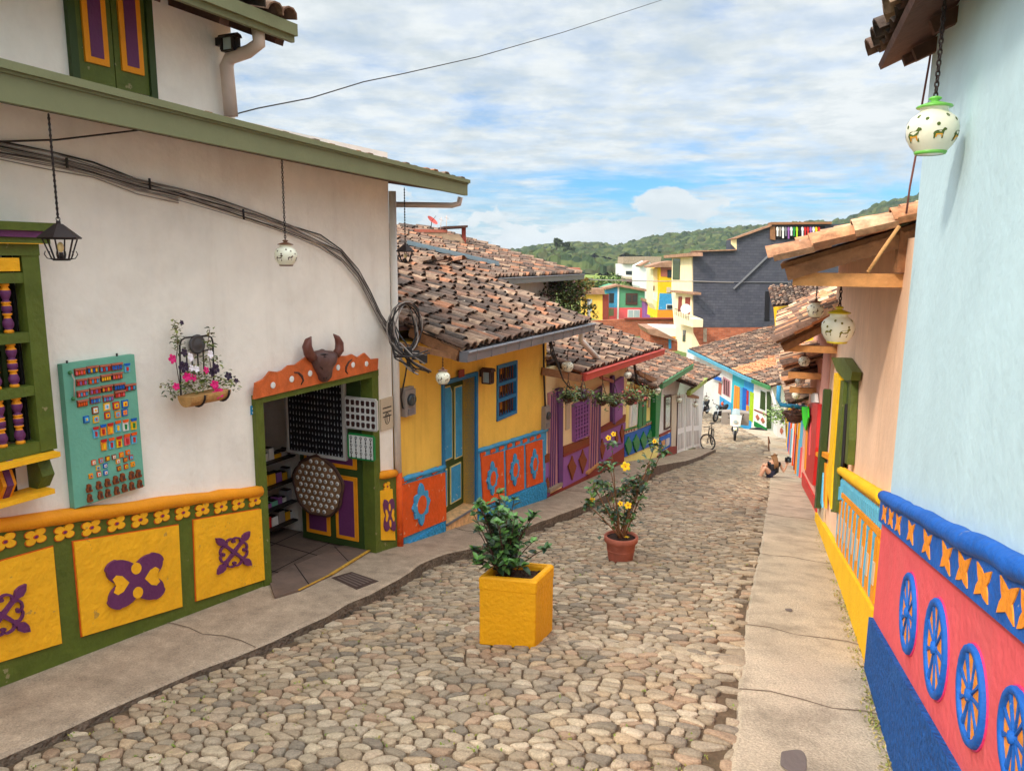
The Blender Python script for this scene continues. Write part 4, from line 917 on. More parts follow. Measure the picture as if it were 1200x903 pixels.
# two smaller boards at the jamb
def board(nm,lab,x0c,x1c,framecol,bg):
    a=onD(*x0c,.10); b=onD(*x1c,.10); o=thing('display_board',lab,'display board',tuple(FDr.p(a[0],b[1],.1)))
    mb=MB(); rect(mb,FDr,a[0],b[0],b[1],a[1],.08,.10); mb.build('panel',bg,o)
    mb=MB(); w=.018
    for (p,q2,r,s) in ((a[0]-w,a[0],b[1],a[1]),(b[0],b[0]+w,b[1],a[1]),(a[0],b[0],a[1],a[1]+w),(a[0],b[0],b[1]-w,b[1])): rect(mb,FDr,p,q2,r,s,.078,.108)
    mb.build('frame',framecol,o); return a,b
a,b=board('b','upper pale board of dark sunglasses shaped trinkets beside the shop door jamb',c8(525,430),c8(708,622),'wframe','whitep')
pr=None
for r in range(4):
    for k in range(6):
        p=FDr.p(a[0]+(b[0]-a[0])*(k+.5)/6,a[1]+(b[1]-a[1])*(r+.5)/4,.104)
        if pr is None:
            mb=MB(); 
            mb.slab(Fr(p,FDr.u,n=FDr.n),[(x,z+p.z) for x,z in ((-.018,.03),(.018,.03),(.024,.01),(.018,-.03),(-.018,-.03),(-.024,.01))],0,.012); 
            mb.torus(p+UP*.005+FDr.n*.012,.016,.004,FDr.n,10,4); pr=mb.build('bracelet',mat('dark_leather',rgb(60,32,28),rough=.5,bump=0),None,origin=p); tag(pr,'dark leather bracelet card on the upper pale board by the door','bracelet','bracelets on the upper board')
        else: o=pr.copy(); C.objects.link(o); o.location=p
a,b=board('b','lower pale board of ring shaped key chains in a green frame by the door jamb',c8(545,645),c8(692,798),'grass_g','whitep')
pr=None
for r in range(3):
    for k in range(5):
        p=FDr.p(a[0]+(b[0]-a[0])*(k+.5)/5,a[1]+(b[1]-a[1])*(r+.35)/3,.104)
        if pr is None:
            mb=MB(); mb.torus(p,.014,.004,FDr.n,12,4); mb.tube([p-UP*.014+FDr.n*.003,p-UP*.05+FDr.n*.003],.004,5); mb.ball(p-UP*.055+FDr.n*.003,(.009,.009,.012),6,4); pr=mb.build('key_ring','iron',None,origin=p); tag(pr,'small dark key ring hanging on the green framed board by the door','key ring','key rings on the lower board')
        else: o=pr.copy(); C.objects.link(o); o.location=p
# round tray of buttons
cpt=onD(*c9(246,452),.09); e1=onD(*c9(150,452),.09); R_=abs(cpt[0]-e1[0])
TR=thing('round_wooden_tray','round bark edged wooden slice covered in white badges hung low on the shop door','tray',tuple(FDr.p(cpt[0],cpt[1],.03)))
mb=MB(); Fc=Fr(FDr.p(cpt[0],0,0),FDr.u,n=FDr.n)
ring=[( (R_*(1+.03*math.sin(5*a)+.02*math.sin(9*a)))*math.cos(a), cpt[1]+R_*(1+.03*math.sin(5*a)+.02*math.sin(9*a))*math.sin(a)) for a in np.linspace(0,2*PI,40,endpoint=False)]
mb.slab(Fc,ring,.03,.07); mb.build('disc',mat('tray_wood',rgb(150,112,80),rough=.8,var=.2,scale=9),TR)
mb=MB(); mb.tube([Fc.p(t,z,.06) for t,z in ring],[.022*random.uniform(.8,1.2) for _ in ring],7,closed=True); mb.build('bark_edge','dwood',TR)
mb=MB(); mb.tube([Fc.p(0,cpt[1]+R_,.06),Fc.p(.0,cpt[1]+R_+.12,.05)],.006,5); mb.build('hanging_cord','cable',TR)
bp_=None; sp=R_*.235
for i in range(-5,6):
    for j in range(-5,6):
        x=(i+.5*(j%2))*sp+random.uniform(-.006,.006); z=j*sp*.88
        if math.hypot(x,z)>R_*.88: continue
        p=Fc.p(x,cpt[1]+z,.072)
        if bp_ is None:
            mb=MB(); mb.lathe([(0,0),(.026,0),(.027,.004),(.022,.008),(0,.009)],14,p,axis=FDr.n); mb.lathe([(0,0),(.012,0),(.012,.0012),(0,.0012)],8,p+FDr.n*.0086,axis=FDr.n,mi=1); bp_=mb.build('badge',['whitep','cableg'],None,origin=p); tag(bp_,'small round white badge pinned on the round wooden tray','badge','white badges on the round tray')
        else: o=bp_.copy(); C.objects.link(o); o.location=p
# shop shelf rack with goods
SH=thing('shop_shelf','dark metal shelf rack stacked with small goods inside the shop doorway','shelf',tuple(FA.p(dt0+.6,fz,-1.6)))
zs=[FA.T(*c9(80,y),-1.5)[1] for y in (600,520,430,330)]; ta=FA.T(*c9(50,400),-1.5)[0]-.2; tb_=FA.T(*c9(150,400),-1.5)[0]
for z in zs:
    mb=MB(); rect(mb,FA,ta,tb_,z-.02,z,-1.8,-1.35); mb.build('shelf','iron',SH)
for t in (ta,tb_):
    mb=MB(); rect(mb,FA,t-.015,t+.015,fz,zs[-1]+.5,-1.38,-1.35); mb.build('upright','iron',SH)
cols=['silver','whitep','lilac','red','teal','cableg','yellow','black','whitep','silver']
n_=0
rows_w=['bottom','second','third','top']
for zi,z in enumerate(zs):
    t=ta+.06; k=0
    while t<tb_-.08:
        w=random.uniform(.07,.14); hh=random.uniform(.05,.16); cm=random.choice(cols); mb=MB(); p=FA.p(t+w/2,z+.002,-1.5)
        Fk=Fr(FA.p(t,0,-1.5),FA.u,n=FA.n)
        mb.slab(Fk,[(0,z+.002),(w*.9,z+.002),(w*.86,z+hh),(w*.04,z+hh)],-.08,.06); mb.slab(Fk,[(.01,z+hh+.001),(w*.85,z+hh+.001),(w*.8,z+hh+.012),(.015,z+hh+.012)],-.07,.05,1)
        o=mb.build('trinket_box',[cm,'iron'],None,origin=p); k+=1
        tag(o,'small %s box on the %s shop shelf, %s from the left'%({'silver':'silver','whitep':'white','lilac':'lilac','red':'red','teal':'turquoise','cableg':'grey','yellow':'yellow','black':'black'}[cm],rows_w[zi],['first','second','third','fourth','fifth','sixth','seventh','eighth','ninth','tenth','eleventh','twelfth'][min(k-1,11)]),'box','goods on the shop shelf rack')
        t+=w
# wall plaque, blue sign
a=c8(735,440); q=[c8(733,440),c8(803,422),c8(806,608),c8(733,625)]
ts_=[FA.T(*p,.015) for p in q]; PQ=thing('wall_plaque','beige rectangular plaque with engraved lines on the white wall right of the shop door','plaque',tuple(FA.p(ts_[3][0],ts_[3][1],.0)))
mb=MB(); t0,t1=(ts_[0][0]+ts_[3][0])/2,(ts_[1][0]+ts_[2][0])/2; z0,z1=(ts_[2][1]+ts_[3][1])/2,(ts_[0][1]+ts_[1][1])/2; rect(mb,FA,t0,t1,z0,z1,.001,.02); mb.build('plate','plate',PQ)
mb=MB()
for k in range(3): rect(mb,FA,t0+.04,t1-.04,z1-.13-k*.055,z1-.115-k*.055,.02,.022)
mb.tube([FA.p((t0+t1)/2+.05*math.cos(a)*(1 if i else 1),z0+.14+.07*math.sin(a),.021) for i,a in enumerate(np.linspace(0,2*PI,14,endpoint=False))],.005,4,closed=True); rect(mb,FA,(t0+t1)/2-.012,(t0+t1)/2+.0,z0+.09,z0+.19,.02,.023); mb.build('engraving','iron',PQ)
q=[c4(320,298),c4(341,294),c4(341,322),c4(321,325)]; ts_=[FA.T(*p,.01) for p in q]
PB=thing('small_notice','small square blue notice left of the shop door top','notice',tuple(FA.p(ts_[3][0],ts_[3][1],0)))
mb=MB(); mb.slab(FA,ts_,.001,.012); mb.build('plate','signblue',PB)
mb=MB(); qq=ts_; 
for i,(a_,b_) in enumerate(((-.7,.5),(.1,.5),(-.7,-.4),(.1,-.4))): shape(mb,FA,qq,[(a_,b_),(a_+.6,b_),(a_+.6,b_-.3),(a_,b_-.3)],.012,.0135)
mb.build('printing','whitep',PB)
# drain cover in pavement
q=[(388,676),(412,669),(444,680),(418,690)]
Pz=[]
for u,v in q:
    r=ray(u,v); k=10.
    for _ in range(30): P=r*k; k*= (zL(P.dot(SV))+.012)/P.z
    Pz.append(r*k)
mb=MB(); Pz=[p-UP*.010 for p in Pz]; c_=sum(Pz,Vector())/4; mb.prism([p-UP*.02 for p in Pz],[p+UP*.006 for p in Pz]); 
for k in range(1,6): a=Pz[0].lerp(Pz[1],k/6); b=Pz[3].lerp(Pz[2],k/6); mb.bar(a.lerp(b,.12)+UP*.008,a.lerp(b,.88)+UP*.008,.02,.006,1)
o=mb.build('drain_cover',[mat('rusty_iron',rgb(74,54,46),rough=.8,var=.3,scale=20),mat('drain_ribs',rgb(110,92,84),rough=.7)],None,origin=c_); tag(o,'rusty brown rectangular drain cover set in the pavement by the shop','drain cover')
# ================================================================ HOUSE B : yellow house, blue and orange plinth
b0=0.06; b1=FA.T(638,560)[0]
HB=thing('yellow_house','yellow house with blue framed door and orange and sky blue plinth panels','house',tuple(FA.p(b0+.5,zbA(b0+.5))))
gB0=FA.T(540,418,.75); gB1=FA.T(690,377,.75); zgB=(gB0[1]+gB1[1])/2
topB=lambda t:zgB+.10
dq=[cB(275,262),cB(403,200),cB(432,740),cB(297,800)]
dB0=FA.T(519.5,520)[0]; dB1=FA.T(556,480)[0]; dBz1=(FA.T(*cB(400,205))[1]+FA.T(*cB(278,250))[1])/2; dBz0=FA.T(*cB(432,738))[1]
wB0=FA.T(*cB(492,300))[0]; wB1=FA.T(*cB(573,250))[0]; wBz0=FA.T(*cB(497,392))[1]; wBz1=FA.T(*cB(492,168))[1]
mb=MB(); wallmesh(mb,FA,b0,b1,lambda t:zbA(t)-.6,topB,[(dB0,dB1,zbA(dB0)-.5,dBz1),(wB0,wB1,wBz0,wBz1)],-.3,.0)
Gs=Fr(FA.p(b1,0,0),-FA.n,n=FA.u); mb.slab(Gs,[(.3,-6),(4,-6),(4,topB(0)+1),(.3,topB(0))],-.3,0)
mb.build('wall','ywall',HB)
cl=lineat([FA.T(*cB(105,632),.03),FA.T(*cB(285,578),.03)]); cr=lineat([FA.T(*cB(418,515),.03),FA.T(*cB(685,432),.03)])
zl=lambda t,f:cl(t)*(1-f)+zbA(t)*f
zr=lambda t,f:cr(t)*(1-f)+zbA(t)*f
def plinthseg(a,b,zf,name='plinth',m='blue'):
    mb=MB(); k=max(1,int((b-a)/.3)); ts=list(np.linspace(a,b,k+1))
    for p,q in zip(ts[:-1],ts[1:]): mb.slab(FA,[(p,zf(p,1)-.4),(q,zf(q,1)-.4),(q,zf(q,0)),(p,zf(p,0))],0,.03)
    return mb.build(name,m,HB)
plinthseg(b0+.11,dB0-.02,zl); plinthseg(dB1+.04,b1,zr)
mb=MB(); roundcap(mb,FA,[(b0+.11,zl(b0+.11,-.0)),(dB0-.02,zl(dB0,-.0))],.035,.03); mb.build('plinth_cap','blue',HB)
mb=MB(); roundcap(mb,FA,[(dB1+.05,zr(dB1,0)),(b1,zr(b1,0))],.035,.03); mb.build('plinth_cap','blue',HB)
def star(mb,F,q,n0,n1,mi=0,hm=1):
    out=[]
    n=8
    for i in range(64):
        a=2*PI*i/64+PI/2; x,y=math.cos(a),math.sin(a); r=.74+.09*math.cos(8*(a-PI/2))**3
        if abs(y)>.93: r+=.30*(abs(y)-.93)/.07
        out.append((x*r*.95,y*r))
    shape(mb,F,q,out,n0,n1,mi); shape(mb,F,q,[(.40*math.cos(a),.48*math.sin(a)) for a in np.linspace(0,2*PI,24,endpoint=False)],n1-.002,n1+.003,hm)
def Bpanel(px,star_px):
    q=[FA.T(*cB(*p),.045) for p in px]; mb=MB(); mb.slab(FA,q,.025,.05); mb.build('plinth_panel','orangered',HB)
    x0,y0,x1,y1=star_px; cx=(x0+x1)/2; cy=(y0+y1)/2; c=FA.T(*cB(cx,cy),.07); l=FA.T(*cB(x0,cy),.07); r=FA.T(*cB(x1,cy),.07); t_=FA.T(*cB(cx,y0),.07); b_=FA.T(*cB(cx,y1),.07)
    hw=(r[0]-l[0])/2; hh=(t_[1]-b_[1])/2; mb=MB(); star(mb,FA,[(c[0]-hw,c[1]+hh),(c[0]+hw,c[1]+hh),(c[0]+hw,c[1]-hh),(c[0]-hw,c[1]-hh)],.05,.08); mb.build('plinth_ornament',['blue','orangered'],HB)
Bpanel([(108,655),(283,602),(288,795),(112,868)],(142,655,233,810))
Bpanel([(430,540),(521,515),(525,705),(440,738)],(449,565,505,688))
Bpanel([(532,512),(603,492),(605,668),(536,698)],(545,533,592,650))
Bpanel([(613,488),(679,468),(682,640),(617,664)],(628,513,668,622))
for px in ((120,637),(187,612),(250,594)):
    c=FA.T(*cB(*px),.05); mb=MB(); w=.10
    mb.slab(FA,[(c[0]-w,c[1]+.03),(c[0]+w*.5,c[1]+.045),(c[0]+w,c[1]),(c[0]+w*.4,c[1]-.03),(c[0]-w,c[1]-.035)],.025,.045); mb.build('plinth_mark','orangered',HB)
for px in ((440,527),(481,513),(516,501),(549,492),(581,482),(611,472),(640,464),(667,455)):
    c=FA.T(*cB(*px),.05); mb=MB(); w=.085
    mb.slab(FA,[(c[0]-w,c[1]+.028),(c[0]+w*.3,c[1]+.035),(c[0]+w,c[1]+.01),(c[0]+w,c[1]-.03),(c[0]-w,c[1]-.035)],.025,.045); mb.build('plinth_mark','orangered',HB)
# rough blue foot
mb=MB(); lo=lambda t:zbA(t)-.3
q=[(b0+.14,zbA(b0+.14)),(dB0-.05,FA.T(*cB(290,797),.04)[1])]; mb.slab(FA,[(q[0][0],lo(0)-.2),(q[1][0],lo(1)-.2),q[1],q[0]],.03,.055); mb.build('rough_foot','blue2',HB)
qa=FA.T(*cB(437,745),.05); qb=FA.T(*cB(690,645),.05); mb=MB(); mb.slab(FA,[(dB1+.06,zbA(b1)-.4),(b1,zbA(b1)-.4),(b1,qb[1]),(dB1+.06,qa[1])],.03,.06); mb.build('rough_foot','blue2',HB)
# door
mb=MB(); rect(mb,FA,dB0-.05,dB0,zbA(dB0),dBz1+.06,-.1,.035); rect(mb,FA,dB1,dB1+.06,zbA(dB1),dBz1+.06,-.28,.035); rect(mb,FA,dB0,dB1,dBz1,dBz1+.06,-.2,.034); mb.build('door_frame','dblue',HB)
dz0=zbA(dB1)+.30
mb=MB(); rect(mb,FA,dB0,dB1,dz0,dBz1,-.25,-.20); DL=mb.build('door','dgreen',HB)
W=dB1-dB0; Hh=dBz1-dz0
for (a,b,c,d,ar) in ((.04,.24,.38,.93,0),(.32,.62,.40,.95,1),(.70,.95,.38,.93,0),(.10,.45,.05,.34,0),(.55,.9,.05,.34,0),(.04,.07,.05,.3,0)):
    mb=MB(); x0,x1=dB0+W*a,dB0+W*b; z0,z1=dz0+Hh*c,dz0+Hh*d
    def P_(i):
        if ar: return [(x0+i,z0+i),(x1-i,z0+i),(x1-i,z1-.10-i),((x0+x1)/2+.08,z1-i),((x0+x1)/2-.08,z1-i),(x0+i,z1-.10-i)]
        return [(x0+i,z0+i),(x1-i,z0+i),(x1-i,z1-i),(x0+i,z1-i)]
    mb.slab(FA,P_(0),-.20,-.185,0); mb.slab(FA,P_(.02),-.185,-.18,1); mb.build('door_panel',[mat('cream_trim',rgb(225,205,130)),'blue'],DL)
# step
zst=zbA(dB1); mb=MB(); mb.slab(FA,[(dB0+.0,zbA(dB0)-.3),(dB1+.02,zst-.4),(dB1+.02,dz0-.001),(dB0,dz0-.001)],-.25,.04); 
stp=mb.build('door_step',mat('painted_step',rgb(226,176,122),rough=.8,var=.4,scale=12,dirt=.4,dirtcol=rgb(170,80,50)),HB)
mb=MB(); mb.bar(FA.p(dB0,dz0-.02,.045),FA.p(dB1,dz0-.02,.045),.03,.03); mb.build('step_edge','gutter',HB)
mb=MB(); zz=dBz1+.07; tm=FA.T(*cB(347,214),.03)[0]; rect(mb,FA,tm-.08,tm+.08,zz-.02,zz+.09,.036,.05); mb.build('number_plate','brick_red',HB)
# window
mb=MB(); 
for (a,b,c,d) in ((wB0,wB0+.05,wBz0,wBz1),(wB1-.05,wB1,wBz0,wBz1),(wB0,wB1,wBz0-.0,wBz0+.06),(wB0,wB1,wBz1-.06,wBz1),(wB0+.05,wB1-.05,wBz0+.62*(wBz1-wBz0),wBz0+.68*(wBz1-wBz0)),(wB0+.05,wB1-.05,wBz0+.33*(wBz1-wBz0),wBz0+.39*(wBz1-wBz0))):
    rect(mb,FA,a,b,c,d,-.12,.025 if b-a<.1 else .023)
wno=mb.build('window','dblue',HB)
mb=MB(); rect(mb,FA,wB0,wB1,wBz0,wBz1,-.28,-.2); mb.build('dark_pane','dark',wno)
mb=MB()
for k in range(7):
    t=wB0+.09+k*(wB1-wB0-.18)/6; mb.tube([FA.p(t,wBz0+.04,-.03),FA.p(t,wBz1-.04,-.03)],.012,6)
mb.build('window_bars',mat('brown_bars',rgb(120,70,50)),wno)
for k in range(3):
    mb=MB(); z0=wBz0+.1+k*.33*(wBz1-wBz0); rect(mb,FA,wB0+.12,wB1-.2,z0,z0+.2,-.18,-.15); mb.build('inner_panel','orange',wno)
# roof
upB=-FA.n*2.75+UP*2.75*math.tan(math.radians(20.3)); E0=FA.p(gB0[0],zgB+.0,.76); E1=FA.p(gB1[0],zgB+.0,.76)
mb=MB(); tiles(mb,E0,E1,upB,upB,w=.20,row=.33); mb.build('roof',['tile','dwood'],HB)
mb=MB(); back=-FA.n*3.4-UP*1.0; a0=E0+upB;a1=E1+upB; tiles(mb,a1+back,a0+back,-back,-back,w=.22,row=.4,lite=True); mb.build('back_roof',['tile','dwood'],HB)
mb=MB(); gutter(mb,FA.p(gB0[0]-.02,zgB+.02,.74),FA.p(gB1[0]+.02,zgB+.02,.74),FA.n,.13,.13)
gt_=mb.build('gutter','gutter',HB)
for k in range(11): t=gB0[0]+.2+k*.43; mb=MB(); mb.bar(FA.p(t,zgB+.03,.885),FA.p(t,zgB-.11,.868),.008,.008); mb.build('gutter_clip','gutter',gt_)
for k in range(12):
    t=gB0[0]+.04+k*(gB1[0]-gB0[0]-.08)/11; mb=MB(); mb.bar(FA.p(t,zgB-.07,.72),FA.p(t,zgB-.07+.72*.37,.0),.06,.09); mb.build('rafter','dwood',HB)
mb=MB(); mb.bar(FA.p(gB0[0]-.4,zgB+.12,.01),FA.p(gB0[0]+.0,zgB-.05,.66),.06,.07); mb.bar(FA.p(gB0[0]-.03,zgB+.25,.02),FA.p(gB0[0]-.03,zgB-.03,.72),.04,.14); mb.build('verge_beam','wood',HB)
# first tiles reaching to the white house corner
mb=MB(); tiles(mb,FA.p(.02,zgB+.30,-.02),FA.p(gB0[0],zgB+.30,-.02),-FA.n*2.0+UP*.74,-FA.n*2.0+UP*.74,w=.2,row=.33); mb.build('roof_corner',['tile','dwood'],HB)
# dowpipe elbow from gutter B over roof C
P=[atY(*crop(630,380,8.2)(425,70),14.1),atY(*crop(630,380,8.2)(412,150),14.25),atY(*crop(630,380,8.2)(600,350),15.6)]
mb=MB(); mb.tube([P[0],P[1],P[1].lerp(P[2],.1),P[2]],.055,10); mb.build('spout_pipe','pipew',HB)
# ================================================================ HOUSE behind B (B2)
c6=crop(440,230,4.3)
G2=Fr(FA.p(0,0,0)-FA.n*2.6,FA.u,n=FA.n)
ga=G2.T(*c6(600,432)); gb=G2.T(*c6(1035,388)); zg=(ga[1]+gb[1])/2
HB2=thing('rear_house','tiled house behind the yellow house with grey gutter and bluish metal flashing on its roof','house',tuple(G2.p(2,-4,0)))
t0=-5.0; t1=gb[0]
mb=MB(); zwb=-4.5; mb.slab(G2,[(t0,zwb),(t1-.5,zwb),(t1-.5,zg-.05),(t0,zg-.05)],-.9,-.6); mb.build('wall','white2',HB2)
u2=-G2.n*4.2+UP*4.2*math.tan(math.radians(17)); mb=MB(); 
tiles(mb,G2.p(t0,zg,0),G2.p(t1,zg,0),u2,u2+G2.u*-1.5,w=.21,row=.36); mb.build('roof',['tile','dwood'],HB2)
mb=MB(); gutter(mb,G2.p(ga[0],zg+.03,-.02),G2.p(t1+.02,zg+.03,-.02),G2.n,.14,.15); mb.build('gutter','gutter',HB2)
fp=[c6(160,238),c6(620,345)]; 
def onroof(px,O,e,up,off=.12):
    n=e.cross(up).normalized(); 
    if n.z<0:n=-n
    r=ray(*px); O=O+n*off; return r*(O.dot(n)/r.dot(n))
O_=G2.p(t0,zg,0); a=onroof(fp[0],O_,G2.u,u2,.14); b=onroof(fp[1],O_,G2.u,u2,.14)
mb=MB(); mb.bar(a,b,.16,.06); mb.bar(a+UP*.04,b+UP*.04,.03,.08); mb.build('flashing','flash',HB2)
# terrace parapet on the skyline
HT=thing('rooftop_terrace','brick parapet terrace with small roof and satellite dish on the skyline behind the tiled roof','terrace',tuple(atY(505,290,21)+UP*-.5))
FT=Fr(atY(463,283,21.0),Vector((1,.25,0)),side=1)
tp=lambda x,y,n=0:FT.T(*c6(x,y),n)
a=tp(60,168);b=tp(362,172);zlow=tp(100,240)[1]-1.5
mb=MB(); mb.slab(FT,[(a[0]-2,zlow),(b[0],zlow),(b[0],b[1]-.06),(a[0]-2,b[1]-.06)],-.2,0); c_=tp(458,240); mb.slab(FT,[(b[0],zlow),(c_[0],zlow),(c_[0],c_[1]),(tp(420,190)[0],tp(420,190)[1]),(b[0],b[1]-.12)],-.2,.0); mb.build('wall',mat('stained_render',rgb(190,160,130),rough=.9,var=.3,scale=3,dirt=.5,dirtcol=rgb(120,90,70)),HT)
mb=MB(); mb.slab(FT,[(a[0]-2,b[1]-.06),(b[0],b[1]-.06),(b[0],b[1]+.02),(a[0]-2,b[1]+.02)],-.22,.02); mb.build('coping','terra',HT)
p0=tp(340,158); p1=tp(462,152); mb=MB(); mb.slab(FT,[(p0[0],p0[1]-.03),(p1[0],p1[1]-.03),(p1[0],p1[1]+.03),(p0[0],p0[1]+.03)],-1,.1); mb.build('small_roof','dwood',HT)
mb=MB(); q0=tp(437,160); q1=tp(456,235); rect(mb,FT,q0[0],q1[0],q1[1]-.5,p1[1]-.03,-.1,0); mb.build('post','brick_red',HT)
DS=thing('satellite_dish','small tilted reddish satellite dish on the terrace parapet','satellite dish',tuple(FT.p(*tp(300,160))))
mb=MB(); cp=FT.p(tp(285,125)[0],tp(285,125)[1],-.05); mb.lathe([(0,0),(.09,.01),(.16,.035),(.17,.04)],16,cp,axis=Vector((.6,-.3,.7)),cap=False); mb.build('dish','gutter_r',DS)
mb=MB(); mb.tube([cp,FT.p(tp(280,165)[0],tp(280,165)[1],-.05)],.012,6); mb.tube([cp,cp+Vector((.12,-.06,.14))],.006,5); mb.build('mount','iron',DS)
for k,(x,y0,y1) in enumerate(((330,165,105),(358,175,95))):
    p=tp(x,y0);q=tp(x+4,y1); mb=MB(); mb.tube([FT.p(p[0],p[1]-.1,-.1),FT.p(q[0],q[1],-.1)],.01,5); mb.bar(FT.p(q[0]-.06,q[1]-.05,-.1),FT.p(q[0]+.05,q[1]-.09,-.1),.012,.012); o=mb.build('antenna','pipe'); tag(o,['leaning short antenna rod next to the dish','taller upright antenna rod right of the leaning one'][k],'antenna')
# ================================================================ HOUSE C (lilac)
cC=crop(630,470,7.525); cC2=crop(630,380,8.2); cD=crop(720,420,6.45); c88=crop(620,360,4.105)
def base_line(F,pxs): return lineat([F.T(*p) for p in pxs])
zbC=lineat([(0,B1.z),((C1-B1).length,C1.z)])
LC=FC.T(731.5,541)[0]
HC=thing('lilac_house','cream house with lilac doors, lilac panelled plinth and red gutter','house',tuple(B1))
gC0=FC.T(680,439,.5); gC1=FC.T(773,410,.5)
GCz=lineat([gC0,gC1])
topC=lambda t:GCz(t)+.14
mb=MB(); wallmesh(mb,FC,.02,LC,lambda t:zbC(t)-.7,topC,[],-.3,0,extra=np.linspace(.02,LC,5)); 
Gs=Fr(FC.p(LC,0,0),-FC.n,n=FC.u); mb.slab(Gs,[(.3,-7),(3.5,-7),(3.5,topC(LC)+1),(.3,topC(LC))],-.3,0)
mb.build('wall','cream',HC)
def px(F,m,pts,n1=.03,th=.03,name='panel',par=None,cr=None): return pxslab(F,[cr(*p) for p in pts] if cr else pts,n1,th,par,name,m)
# lilac wainscot segments
for nm,m,pts,n1 in (('plinth','lilac',[(70,545),(108,530),(110,860),(68,880)],.03),
  ('plinth','lilac',[(228,470),(462,385),(448,655),(225,770)],.03),
  ('plinth','lilac',[(548,285),(778,185),(765,430),(540,575)],.03),
  ('plinth_band','brownmot',[(70,475),(108,460),(108,530),(70,545)],.045),
  ('plinth_band','brownmot',[(232,400),(465,318),(462,382),(232,465)],.045),
  ('plinth_band','brownmot',[(560,235),(780,115),(775,180),(560,280)],.045),
  ('plinth_line','brick_red',[(232,492),(462,390),(462,372),(232,470)],.05) ,
  ('plinth_foot','brick_red',[(66,855),(225,765),(445,650),(445,690),(225,790),(66,905)],.04),
  ('plinth_foot','brick_red',[(440,650),(540,560),(765,405),(762,560),(600,640),(445,685)],.04)):
    px(FC,m,pts,n1,.04,nm,HC,cC)
def pendant(F,cr,x0,y0,x1,y1,par,m='brownmot',n1=.065,nm='plinth_ornament'):
    cx=(x0+x1)/2; pts=[(cx,y0),(cx+(x1-x0)*.14,y0+(y1-y0)*.18),(x1-(x1-x0)*.2,y0+(y1-y0)*.3),(x1,y0+(y1-y0)*.42),(x1-(x1-x0)*.1,y0+(y1-y0)*.55),(cx+(x1-x0)*.3,y0+(y1-y0)*.66),(cx+(x1-x0)*.14,y0+(y1-y0)*.8),(cx,y1)]
    pts=pts+[(2*cx-x,y) for x,y in pts[-2:0:-1]]
    pxslab(F,[cr(*p) for p in pts],n1,.03,par,nm,m)
for b_ in ((275,480,345,695),(370,425,438,638),(550,330,600,512),(690,260,715,400),(733,205,768,370),(78,670,108,790)): pendant(FC,cC,*b_,HC)
# doors & windows of C
def pxdoor(F,par,pts,m,cr,lines=4,n1=.05,nm='door',linem='lilac_d',th=.05):
    o=px(F,m,pts,n1,th,nm,par,cr); q=F.Ts([cr(*p) for p in pts],n1)
    for k in range(1,lines): 
        a=k/lines; mb=MB(); t0=q[0][0]*(1-a)+q[1][0]*a; z1=q[0][1]*(1-a)+q[1][1]*a; z0=q[3][1]*(1-a)+q[2][1]*a; mb.slab(F,[(t0-.02,z0+.03),(t0+.02,z0+.03),(t0+.02,z1-.03),(t0-.02,z1-.03)],n1,n1+.012); mb.build('door_batten',linem,o)
    return o
pxdoor(FC,HC,[(105,-70),(180,-100),(190,730),(112,790)],'pinkwood',cC)
px(FC,'lilac_d',[(182,-105),(228,-120),(222,715),(190,735)],.08,.10,'door_jamb',HC,cC)
px(FC,'conc',[(112,775),(222,715),(222,745),(112,805)],.12,.12,'door_sill',HC,cC)
pxdoor(FC,HC,[(465,-50),(545,-85),(538,555),(455,620)],'pinkwood',cC)
px(FC,'lilac_d',[(545,-110),(560,-120),(556,545),(538,560)],.06,.08,'door_jamb',HC,cC)
px(FC,'newwood',[(450,625),(540,545),(540,562),(450,645)],.10,.1,'door_sill',HC,cC)
wo=px(FC,'lilac',[(330,30),(462,-20),(458,300),(335,360)],.08,.1,'window_grille',HC,cC)
q=FC.Ts([cC(338,40),cC(455,-5),cC(452,300),cC(340,350)],.10)
mb=MB()
for i in range(5):
    for j in range(9):
        a=-.85+1.7*i/4; b=-.9+1.8*j/8; c=quadmap(q,a,b); mb.slab(FC,[(c[0]-.03,c[1]),(c[0],c[1]+.035),(c[0]+.03,c[1]),(c[0],c[1]-.035)],.08,.095)
mb.build('lattice','lilac_d',wo)
for b in (-.95,-.3,.35,.97):
    mb=MB(); shape(mb,FC,q,[(-1.02,b+.04),(1.02,b+.04),(1.02,b-.04),(-1.02,b-.04)],.08,.105); mb.build('crossbar','lilac',wo)
px(FC,'lilac',[(680,15),(755,-30),(750,140),(685,190)],.08,.1,'shutter',HC,cC); px(FC,'lilac_d',[(660,-220),(680,-230),(690,205),(662,190)],.07,.09,'shutter_frame',HC,cC)
px(FC,'lilac',cr=cC2,pts=[(735,560),(830,500),(830,660),(740,700)],n1=.08,th=.1,name='shutter',par=HC)
px(FC,'lilac',cr=cC2,pts=[(540,650),(625,590),(620,760),(540,790)],n1=.05,th=.08,name='door_top',par=HC)
px(FC,'plate',[(255,20),(290,5),(285,240),(255,255)],.03,.03,'wall_notice',HC,cC)
px(FC,'brick_red',[(560,238),(662,180),(662,195),(560,250)],.06,.07,'sill',HC,cC)
tp_=FC.T(*cC(95,150),.1)
EM=thing('electric_meter','grey glass fronted electric meter box on the cream wall by the lilac door','meter box',tuple(FC.p(tp_[0],tp_[1]-.15,.02)))
